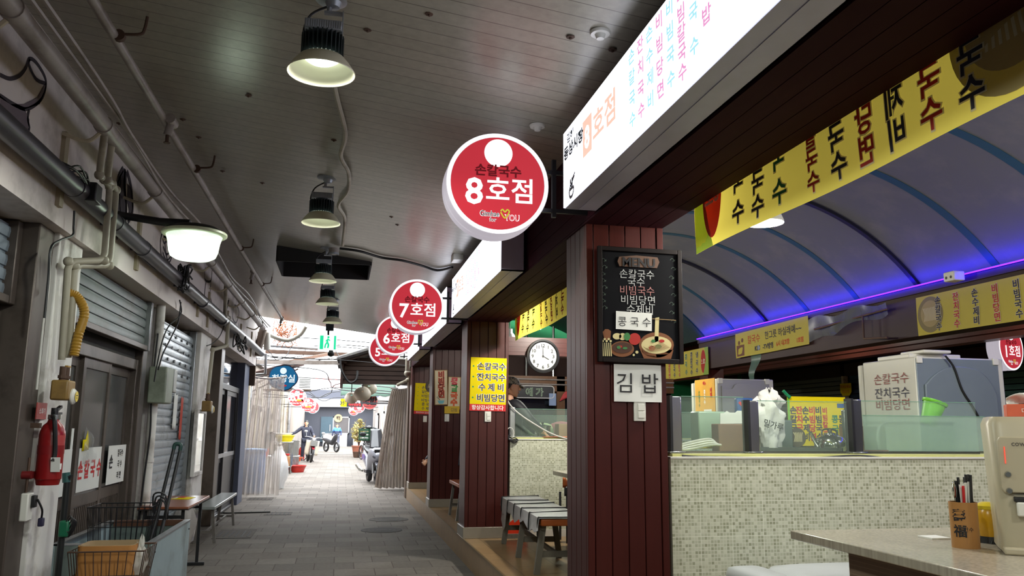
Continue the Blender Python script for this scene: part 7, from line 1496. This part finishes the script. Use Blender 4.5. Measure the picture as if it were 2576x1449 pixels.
# ---------------------------------------------------------------- scooter with a green crate
c = Vector((.84, 23.4, 0)); W0 = TR(*c) @ RZ(math.radians(-84)); t = thing('scooter', 'silver maxi scooter with dark windscreen parked behind the right curtain', 'scooter', M=W0)
m_sil = mt('silver_fairing', (142, 144, 154), .3, .4, var=.03); m_dkp = mt('dark_grey_plastic', (50, 50, 54), .45)
wheel(W0 @ TR(1.38, 0, .29) @ RX(PI/2), .29, .11, t, 'front_wheel', 5); wheel(W0 @ TR(0, 0, .28) @ RX(PI/2), .28, .13, t, 'rear_wheel', 5)
L_ = lambda x, y, z, a, h: ((x, y, z), (0, a, 0), (0, 0, h))
b = MB(W0); b.loft([L_(-.45, 0, .78, .05, .06), L_(-.3, 0, .74, .15, .15), L_(.0, 0, .68, .2, .2), L_(.35, 0, .6, .21, .2), L_(.55, 0, .5, .19, .16), L_(.75, 0, .4, .2, .1), L_(.95, 0, .42, .2, .12), L_(1.05, 0, .62, .22, .25), L_(1.2, 0, .74, .22, .25), L_(1.4, 0, .76, .18, .2), L_(1.56, 0, .74, .1, .1), L_(1.62, 0, .73, .03, .03)], 20, True, .75); b.build('fairing', m_sil, t, sharp=60)
b = MB(W0)
for s in (-1, 1): b.loft([((1.42, s*.1, .72), (.02, s*.05, 0), (0, 0, .03)), ((1.52, s*.085, .72), (.015, s*.045, 0), (0, 0, .055)), ((1.575, s*.06, .71), (.006, s*.03, 0), (0, 0, .035))], 12)
b.build('headlight', mt('smoked_lens', (60, 62, 70), .08), t); b = MB(W0); b.loft([L_(1.57, 0, .86, .09, .02), L_(1.5, 0, .86, .12, .04), L_(1.45, 0, .9, .1, .02)], 12); b.box(1.52, 1.57, -.1, .1, .83, .9); b.build('front_grille', m_black, t)
b = MB(W0); b.surf(lambda u, v: (1.42-.34*v-.09*(2*u-1)**2, (2*u-1)*(.2-.06*v), .93+.5*v), 14, 10); b.build('windscreen', mt('dark_smoked_screen', (40, 42, 46), .12), t, solid=.008)
b = MB(W0); b.loft([L_(-.42, 0, .9, .1, .04), L_(-.25, 0, .93, .16, .06), L_(.1, 0, .88, .18, .06), L_(.4, 0, .82, .16, .06), L_(.6, 0, .76, .08, .04)], 16, True, .7); b.build('seat', m_black, t)
b = MB(W0); b.loft([L_(1.18, 0, .5, .07, .03), L_(1.38, 0, .6, .075, .03), L_(1.62, 0, .5, .06, .03)], 12); b.build('front_mudguard', m_sil, t); b = MB(W0)
for s in (-1, 1): b.tube([(1.38, s*.1, .29), (1.28, s*.1, .72)], .028, 8)
b.build('fork', m_alu, t); b = MB(W0); b.tube([(.1, -.2, .3), (-.15, -.23, .33), (-.5, -.26, .42)], [.03, .06, .065], 12); b.build('exhaust', m_steel, t); b = MB(W0); b.tube([(-.48, -.258, .415), (-.56, -.265, .44)], [.055, .04], 12); b.build('exhaust_tip', m_black, t)
b = MB(W0); b.cable([(1.05, -.34, 1.05), (1.12, -.15, 1.03), (1.15, 0, 1.0), (1.12, .15, 1.03), (1.05, .34, 1.05)], .02); b.build('handlebar', m_black, t)
for s in (-1, 1): b = MB(W0); b.tube([(1.12, s*.22, 1.05), (1.1, s*.34, 1.26)], .008, 6); b.sphere((1.1, s*.36, 1.29), (.02, .09, .055), 8); b.build('mirror', m_black, t)
b = MB(W0); b.box(-.05, .45, -.205, -.2, .6, .75); b.build('purple_stripe', mt('purple_decal', (96, 72, 150), .3), t); b = MB(W0); b.box(.5, 1.0, -.22, .22, .28, .36); b.build('footboard', m_dkp, t); b = MB(W0); b.bar((.3, .1, .3), (.25, .28, .02), .03); b.build('side_stand', m_black, t)
b = MB(W0); b.box(-.6, -.16, -.15, .15, 1.08, 1.1); b.bar((-.3, .1, .9), (-.4, .1, 1.08), .02); b.bar((-.3, -.1, .9), (-.4, -.1, 1.08), .02); b.build('rear_rack', m_black, t)
W1 = W0 @ TR(-.36, .02, 1.1) @ RZ(.5); t = thing('green_crate', 'dark green plastic crate strapped on the back of the silver scooter', 'crate', M=W1); m_gc = mt('dark_green_crate', (24, 66, 46), .45)
b = MB(W1); x, y = .24, .2
for z in (.0, .09, .18, .27): b.box(-x, x, -y, -y+.02, z, z+.06); b.box(-x, x, y-.02, y, z, z+.06); b.box(-x, -x+.02, -y, y, z, z+.06); b.box(x-.02, x, -y, y, z, z+.06)
for sx in (-1, 1):
    for sy in (-1, 1): b.box(sx*x-.025*(sx > 0), sx*x+.025*(sx < 0), sy*y-.025*(sy > 0), sy*y+.025*(sy < 0), 0, .33)
b.box(-x, x, -y, y, 0, .02); b.build('walls', m_gc, t, flat=True); b = MB(W1); b.cable([(-.2, -.19, .32), (-.05, -.1, .38), (.1, .05, .36), (.22, .18, .3)], .02); b.sphere((0, -.02, .36), (.1, .08, .06), 8); b.build('dark_contents', m_black, t)
p = at(920, 1138, Z=0); t = thing('drain_cover', 'pale slotted drain cover beside the scooter', 'drain cover', p); MB().box(p.x-.45, p.x+.5, p.y-.5, p.y+.6, 0, .02).build('plate', m_alu, t); b = MB()
for k in range(8): b.box(p.x-.4+k*.11, p.x-.36+k*.11, p.y-.45, p.y+.55, .02, .022)
b.build('slot', m_dark, t, flat=True)
# ---------------------------------------------------------------- motorbike
c = Vector((-1.3, 36.6, 0)); W0 = TR(*c) @ RZ(math.radians(-82)) @ RX(-.12); t = thing('motorbike', 'red and white delivery motorbike facing us on the left', 'motorbike', M=W0)
wheel(W0 @ TR(1.2, 0, .31) @ RX(PI/2), .31, .09, t, 'front_wheel', 18); wheel(W0 @ TR(0, 0, .31) @ RX(PI/2), .31, .1, t, 'rear_wheel', 18); m_rf = mt('dark_red_fairing', (140, 30, 44), .3); m_cf = mt('cream_leg_shield', (214, 204, 186), .4)
b = MB(W0); b.loft([L_(-.3, 0, .72, .1, .05), L_(.1, 0, .68, .13, .12), L_(.45, 0, .55, .12, .12), L_(.75, 0, .55, .1, .12), L_(.95, 0, .78, .09, .14), L_(1.0, 0, .95, .07, .08)], 16); b.build('body', m_rf, t)
for s in (-1, 1): b = MB(W0); b.surf(lambda u, v: (.85+.1*v-.1*u, s*(.1+.17*u), .3+.6*v), 4, 6); b.build('leg_shield', m_cf, t, solid=.02)
b = MB(W0); b.sphere((1.08, 0, .93), (.07, .1, .09), 10); b.build('headlight', m_alu, t); b = MB(W0); b.cable([(.85, -.36, 1.02), (.95, -.2, 1.03), (1.0, 0, 1.0), (.95, .2, 1.03), (.85, .36, 1.02)], .018); b.build('handlebar', m_alu, t); b = MB(W0); b.loft([L_(-.3, 0, .8, .13, .04), L_(.1, 0, .82, .14, .05), L_(.45, 0, .76, .1, .04)], 14); b.build('seat', m_black, t)
b = MB(W0); b.loft([L_(1.0, 0, .55, .06, .02), L_(1.2, 0, .66, .065, .02), L_(1.42, 0, .56, .05, .02)], 12); b.build('front_mudguard', m_rf, t); b = MB(W0)
for s in (-1, 1): b.tube([(1.2, s*.08, .31), (1.02, s*.08, .9)], .025, 8); b.tube([(.9, s*.3, 1.02), (.88, s*.34, 1.2)], .008, 6); b.sphere((.88, s*.36, 1.24), (.02, .08, .05), 6)
b.build('fork_and_mirrors', m_alu, t); b = MB(W0); b.box(1.1, 1.4, -.14, .14, .68, .74); b.box(1.1, 1.4, -.14, .14, .74, .9); b.build('front_carrier', m_steel, t); b = MB(W0); b.bar((.4, 0, .3), (.35, .22, .0), .03); b.bar((.4, 0, .3), (.35, -.2, .02), .03); b.build('stand', m_black, t)
t = thing('dark_motorbike', 'dark motorbike mostly hidden behind the red one', 'motorbike', (-.75, 50.0, 0)); W0 = TR(-.75, 50.0, 0) @ RZ(math.radians(-60))
wheel(W0 @ TR(1.2, 0, .3) @ RX(PI/2), .3, .1, t, 'front_wheel', 12); wheel(W0 @ TR(0, 0, .3) @ RX(PI/2), .3, .1, t, 'rear_wheel', 12); b = MB(W0); b.loft([L_(-.35, 0, .75, .1, .08), L_(.2, 0, .65, .16, .18), L_(.7, 0, .55, .14, .16), L_(1.0, 0, .8, .14, .2), L_(1.15, 0, .95, .08, .1)], 14); b.build('body', m_dkp, t); b = MB(W0); b.cable([(.85, -.36, 1.05), (1.0, 0, 1.02), (.85, .36, 1.05)], .02); b.build('handlebar', m_black, t)
# ---------------------------------------------------------------- people
def skin(verts, edges, radii, sub=2):
    me = bpy.data.meshes.new('s'); me.from_pydata([Vector(v) for v in verts], edges, []); o = bpy.data.objects.new('s', me); COL.objects.link(o)
    o.modifiers.new('k', 'SKIN'); sd = o.modifiers.new('u', 'SUBSURF'); sd.levels = sub; sd.render_levels = sub
    lay = me.skin_vertices[0].data
    for i, r in enumerate(radii): lay[i].radius = r if isinstance(r, tuple) else (r, r)
    for i in range(len(verts)): lay[i].use_root = (i == 0)
    dg = bpy.context.evaluated_depsgraph_get(); dg.update(); ev = o.evaluated_get(dg); m = ev.to_mesh()
    out = ([v.co.copy() for v in m.vertices], [tuple(p.vertices) for p in m.polygons]); ev.to_mesh_clear(); bpy.data.objects.remove(o); bpy.data.meshes.remove(me); return out
m_skin = mt('skin', (202, 152, 122), .55, var=.05); m_hair = mt('black_hair', (26, 22, 22), .6); m_shoe = mt('dark_shoe', (36, 32, 32), .5)
def lerp(a, b, t): return Vector(a)*(1-t)+Vector(b)*t
def person(name, label, W, J, jacket, trousers, shoes=None, hair=None, look=0., nod=0., fingers=True, cap=None, extra=None):
    """J: joints in the person's own frame (x to their left, facing -y, feet near z=0)"""
    t = thing(name, label, 'person', M=W); V = {k: Vector(v) for k, v in J.items()}
    k = V['head'].z and 1.0
    ch = lerp(V['pelvis'], V['neck'], .62)
    vs = [V['pelvis'], lerp(V['pelvis'], V['neck'], .3), ch, V['neck'], lerp(V['neck'], V['head'], .45)]; es = [(0, 1), (1, 2), (2, 3), (3, 4)]; rs = [(.15, .11), (.145, .105), (.17, .115), (.06, .06), (.055, .055)]
    for s in ('L', 'R'):
        a = len(vs); vs += [V['sh'+s], V['el'+s], lerp(V['el'+s], V['ha'+s], .55), V['ha'+s]]; es += [(2, a), (a, a+1), (a+1, a+2), (a+2, a+3)]; rs += [.062, .046, .042, .03]
        h = len(vs); vs += [V['hip'+s], V['kn'+s], lerp(V['kn'+s], V['an'+s], .35), V['an'+s]]; es += [(0, h), (h, h+1), (h+1, h+2), (h+2, h+3)]; rs += [.085, .062, .06, .042]
    body = MB(W); v_, f_ = skin(vs, es, rs); body.add(v_, f_)
    # head
    H = TR(*V['head']) @ RZ(look) @ RX(nod)
    prof = [(-.115, .018, .03, -.055), (-.105, .04, .05, -.035), (-.08, .055, .075, -.012), (-.04, .066, .09, 0), (0, .073, .097, .002), (.04, .075, .1, .008), (.08, .066, .088, .012), (.105, .045, .06, .014), (.117, .015, .02, .014)]
    body.add([], []); hb = MB(W @ H); hb.loft([((0, oy, z), (rx, 0, 0), (0, ry, 0)) for z, rx, ry, oy in prof], 20)
    hb.loft([((0, -.088, .022), (.007, 0, 0), (0, .006, 0)), ((0, -.104, -.008), (.011, 0, 0), (0, .016, 0)), ((0, -.106, -.022), (.017, 0, 0), (0, .018, 0)), ((0, -.092, -.032), (.012, 0, 0), (0, .012, 0))], 10)
    for s in (-1, 1): hb.sphere((s*.077, .012, -.008), (.012, .022, .034), 7); hb.loft([((s*.03, -.079, .012), (.015, 0, 0), (0, .012, 0)), ((s*.03, -.088, .016), (.012, 0, 0), (0, .006, 0)), ((s*.03, -.086, .02), (.008, 0, 0), (0, .004, 0))], 8)
    hb.loft([((0, -.086, -.066), (.022, 0, 0), (0, .008, 0)), ((0, -.096, -.06), (.026, 0, 0), (0, .006, 0)), ((0, -.093, -.052), (.022, 0, 0), (0, .006, 0))], 10)
    body.v += hb.v[:]; off = len(body.v)-len(hb.v); body.f += [tuple(i+off for i in f) for f in hb.f]
    # hands: palm, four unequal curled fingers and a thumb
    for s, sg in (('L', 1), ('R', -1)):
        hd = V['ha'+s]; d = (hd-V['el'+s]).normalized(); side = d.cross(Vector((0, -1, 0.01))).normalized()*sg; nrm = d.cross(side).normalized()
        if nrm.dot(Vector((-sg, 0, 0))) < 0: nrm = -nrm
        q = MB(W); q.loft([(hd+d*.0, side*.026, nrm*.016), (hd+d*.04, side*.04, nrm*.015), (hd+d*.085, side*.042, nrm*.012), (hd+d*.095, side*.036, nrm*.009)], 12)
        for i, L in enumerate((.066, .078, .072, .056)):
            a = hd+d*.088+side*(-.03+.02*i); b1 = a+d*L*.5+nrm*.008; c1 = b1+d*L*.3+nrm*.016; e1 = c1+d*L*.12+nrm*.02; q.tube([a, b1, c1, e1], [.0095, .009, .008, .006], 7)
        a = hd+d*.025-side*.03; q.tube([a, a+d*.03-side*.022+nrm*.008, a+d*.06-side*.026+nrm*.016], [.012, .01, .007], 7)
        off = len(body.v); body.v += q.v; body.f += [tuple(i+off for i in f) for f in q.f]
    body.build('body', m_skin, t, sharp=70)
    # clothes
    jb = MB(W); vs = [ch, lerp(V['pelvis'], V['neck'], .3), V['pelvis']+Vector((0, 0, -.06)), lerp(ch, V['neck'], .8)]; es = [(0, 1), (1, 2), (0, 3)]; rs = [(.2, .145), (.185, .14), (.19, .145), (.085, .08)]
    for s in ('L', 'R'):
        a = len(vs); w = lerp(V['el'+s], V['ha'+s], .95); vs += [V['sh'+s], lerp(V['sh'+s], V['el'+s], .5), V['el'+s], w]; es += [(0, a), (a, a+1), (a+1, a+2), (a+2, a+3)]; rs += [.092, .078, .068, .052]
    v_, f_ = skin(vs, es, rs); jb.add(v_, f_); jk = jb.build('jacket', jacket, t, sharp=70)
    cb = MB(W); c = lerp(ch, V['neck'], .92); cb.tube([c+Vector((.075*math.cos(a), .07*math.sin(a)-.01, .02*math.sin(a))) for a in [2*PI*i/14 for i in range(14)]], .018, 8, closed=True); cb.build('collar', jacket, jk)
    fr = ch+Vector((0, -.145, 0)); MB(W).box(fr.x-.004, fr.x+.004, fr.y-.004, fr.y+.01, fr.z-.3, fr.z+.12).build('zip', m_shoe, jk)
    tb = MB(W); vs = [V['pelvis']]; es = []; rs = [(.165, .125)]
    for s in ('L', 'R'):
        h = len(vs); vs += [V['hip'+s], lerp(V['hip'+s], V['kn'+s], .5), V['kn'+s], V['an'+s]+Vector((0, 0, .03))]; es += [(0, h), (h, h+1), (h+1, h+2), (h+2, h+3)]; rs += [.112, .098, .082, .07]
    v_, f_ = skin(vs, es, rs); tb.add(v_, f_); tb.build('trousers', trousers, t, sharp=70)
    for s in ('L', 'R'):
        a = V['an'+s]; b = MB(W); b.loft([(a+Vector((0, .07, -.055)), (.034, 0, 0), (0, 0, .03)), (a+Vector((0, .02, -.035)), (.042, 0, 0), (0, 0, .05)), (a+Vector((0, -.08, -.052)), (.046, 0, 0), (0, 0, .034)), (a+Vector((0, -.16, -.062)), (.042, 0, 0), (0, 0, .024)), (a+Vector((0, -.19, -.068)), (.022, 0, 0), (0, 0, .014))], 12); b.build('shoe', shoes or m_shoe, t)
    if cap is None:
        b = MB(W @ H); b.loft([((0, .014+.02*(z < .03), z), (rx*1.09, 0, 0), (0, ry*1.04, 0)) for z, rx, ry, oy in ((-.03, .05, .07, 0), (.0, .068, .086, 0), (.045, .074, .098, 0), (.085, .068, .09, 0), (.112, .046, .062, 0), (.124, .015, .02, 0))], 18); b.M = W @ H
        b.build('hair', hair or m_hair, t)
    else:
        b = MB(W @ H); b.loft([((0, .03, -.06), (.05, 0, 0), (0, .062, 0)), ((0, .028, 0), (.07, 0, 0), (0, .078, 0)), ((0, .02, .04), (.076, 0, 0), (0, .09, 0))], 18); b.build('hair', hair or m_hair, t)
        b = MB(W @ H); b.loft([((0, .008, .035), (.083, 0, 0), (0, .11, 0)), ((0, .01, .07), (.083, 0, 0), (0, .108, 0)), ((0, .014, .105), (.068, 0, 0), (0, .088, 0)), ((0, .016, .128), (.035, 0, 0), (0, .045, 0)), ((0, .016, .134), (.008, 0, 0), (0, .01, 0))], 24); cp = b.build('cap', cap, t)
        b = MB(W @ H); b.surf(lambda u, v: ((2*u-1)*.072*(1-.35*v*v), -.095-.085*v*(1-.35*(2*u-1)**2), .042-.018*v-.02*(2*u-1)**2), 12, 6); b.build('cap_brim', cap, cp, solid=.006)
    b = MB(W @ H)
    for s in (-1, 1): b.sphere((s*.03, -.0875, .016), (.008, .004, .0045), 6); b.box(s*.03-.016, s*.03+.016, -.094, -.086, .03, .036)
    b.build('eyes_and_brows', m_hair, t); b = MB(W @ H); b.box(-.018, .018, -.1015, -.096, -.0605, -.058); b.build('lips', mt('lip', (150, 90, 80), .5), t)
    return t, W
def stand(h=1.7, **k):
    s = h/1.7; J = dict(pelvis=(0, 0, .93), neck=(0, .0, 1.42), head=(0, -.01, 1.585), shL=(.185, .01, 1.38), shR=(-.185, .01, 1.38), elL=(.25, .04, 1.1), elR=(-.25, .04, 1.1), haL=(.27, -.04, .87), haR=(-.27, -.04, .87), hipL=(.09, 0, .88), hipR=(-.09, 0, .88), knL=(.1, -.02, .48), knR=(-.1, -.02, .48), anL=(.11, .03, .085), anR=(-.11, .03, .085))
    J = {a: tuple(c*s for c in b) for a, b in J.items()}; J.update(k); return J
m_nj = mt('dark_navy_jacket', (36, 38, 54), .7); m_nt = mt('dark_trousers', (34, 36, 50), .8)
person('person', 'person in a dark navy jacket standing by the rack and red motorbike', TR(-1.45, 37.4, 0), stand(1.73, elR=(-.45, -.08, 1.2), haR=(-.68, -.2, 1.12), elL=(.3, -.02, 1.12), haL=(.36, -.28, 1.05), head=(-.0, -.02, 1.61)), m_nj, m_nt)
def vest_mat():
    N = NT('two_tone_blue_jacket'); tc = N.n('ShaderNodeTexCoord'); sp = N.n('ShaderNodeSeparateXYZ'); N.l(tc.outputs['Object'], sp.inputs[0]); r = N.n('ShaderNodeValToRGB'); r.color_ramp.interpolation = 'CONSTANT'
    m = N.n('ShaderNodeMapRange'); m.inputs[1].default_value = .7; m.inputs[2].default_value = 1.7; N.l(sp.outputs[2], m.inputs[0]); N.l(m.outputs[0], r.inputs[0]); r.color_ramp.elements[0].color = (*lin((44, 52, 84)), 1); r.color_ramp.elements[1].position = .47; r.color_ramp.elements[1].color = (*lin((66, 128, 196)), 1)
    N.l(N.mix(N.noise(N.coord(), 20.0), r.outputs[0], N.mix(.1, r.outputs[0], (0, 0, 0))), N.b.inputs['Base Color']); N.set(Roughness=.6); return N.m
person('person', 'person in a two tone blue jacket walking towards us at the alley end', TR(-.18, 55.5, 0), stand(1.64, knL=(.1, -.1, .47), anL=(.1, -.12, .1), knR=(-.1, -.02, .46), anR=(-.11, .12, .1), elR=(-.26, .06, 1.06), haR=(-.3, .0, .83), elL=(.26, .02, 1.06), haL=(.26, -.14, .86)), vest_mat(), mt('grey_trousers', (92, 94, 110), .8), mt('brown_orange_shoe', (150, 90, 50), .5))
def camo():
    N = NT('camouflage_cap'); f = N.noise(N.coord(), 26.0, 2); r = N.n('ShaderNodeValToRGB'); r.color_ramp.interpolation = 'CONSTANT'; e = r.color_ramp.elements; e[0].color = (*lin((70, 68, 62)), 1); e[1].position = .45; e[1].color = (*lin((140, 134, 120)), 1); x = e.new(.58); x.color = (*lin((104, 98, 86)), 1)
    N.l(f, r.inputs[0]); N.l(r.outputs[0], N.b.inputs['Base Color']); N.set(Roughness=.8); return N.m
# person in the cap: profile to the right, leaning over the counter
hd = at(1288, 974, Y=10.16); W = TR(2.09, 10.16, .25) @ RZ(PI/2)   # faces +x
Wi = W.inverted(); loc = lambda p: tuple(Wi @ p)
hand = at(1368, 1088, Y=9.86); el = at(1335, 1060, Y=9.82); shr = at(1296, 1012, Y=9.93); hl = Vector((2.5, 10.32, 1.42)); ell_ = Vector((2.36, 10.36, 1.55)); shl = Vector((shr.x+.02, 10.28, shr.z))
J = stand(1.75); J.update(head=loc(hd), neck=loc(Vector((hd.x-.05, 10.1, hd.z-.17))), shR=loc(shr), elR=loc(el), haR=loc(hand), shL=loc(shl), elL=loc(ell_), haL=loc(hl), pelvis=(0, .06, .97))
person('person', 'person in a camouflage cap and black jacket leaning over the second stall counter', W, J, mt('black_jacket', (24, 24, 30), .6), m_nt, cap=camo(), nod=.12)
# someone in black behind the yellow menu pillar, someone seated behind the third pillar
W = TR(1.70, 10.75, .25) @ RZ(PI/2); J = stand(1.7); J.update(neck=(0, -.12, 1.38), head=(0, -.2, 1.53), pelvis=(0, .03, .93), elL=(.24, -.04, 1.1), elR=(-.24, -.04, 1.1), haL=(.2, -.14, .9), haR=(-.2, -.14, .9), shL=(.185, -.07, 1.34), shR=(-.185, -.07, 1.34))
t, W = person('person', 'person in a black coat mostly hidden behind the yellow menu pillar', W, J, MATS['black_jacket'], m_nt)
MB(W).surf(lambda u, v: (-.21+.05*math.sin(14*v)*.3, .06+.07*u, 1.0-.42*v+.012*math.sin(40*v)), 6, 40).build('red_scarf', mt('red_knit', (186, 40, 40), .8), t, solid=.03)
MB(W).surf(lambda u, v: (-.22, .04+.1*u+.02*math.sin(9*v), .57-.17*v), 6, 6).build('white_cloth', m_paper, t, solid=.02)
W = TR(1.93, 14.75, .25); J = dict(pelvis=(0, 0, .5), neck=(0, -.02, 1.0), head=(0, -.05, 1.17), shL=(.18, 0, .96), shR=(-.18, 0, .96), elL=(.25, -.1, .72), elR=(-.34, -.12, .74), haL=(.2, -.32, .62), haR=(-.44, -.26, .66), hipL=(.09, -.02, .47), hipR=(-.09, -.02, .47), knL=(.12, -.42, .5), knR=(-.12, -.42, .5), anL=(.12, -.44, .09), anR=(-.12, -.44, .09))
person('person', 'seated person behind the third pillar, only a hand showing past its edge', W, J, m_nj, m_nt)
bench('wooden_stool', 'stool under the seated person behind the third pillar', 1.72, 2.14, 14.55, 14.95, .62, .25, m_ow, .04, .03)
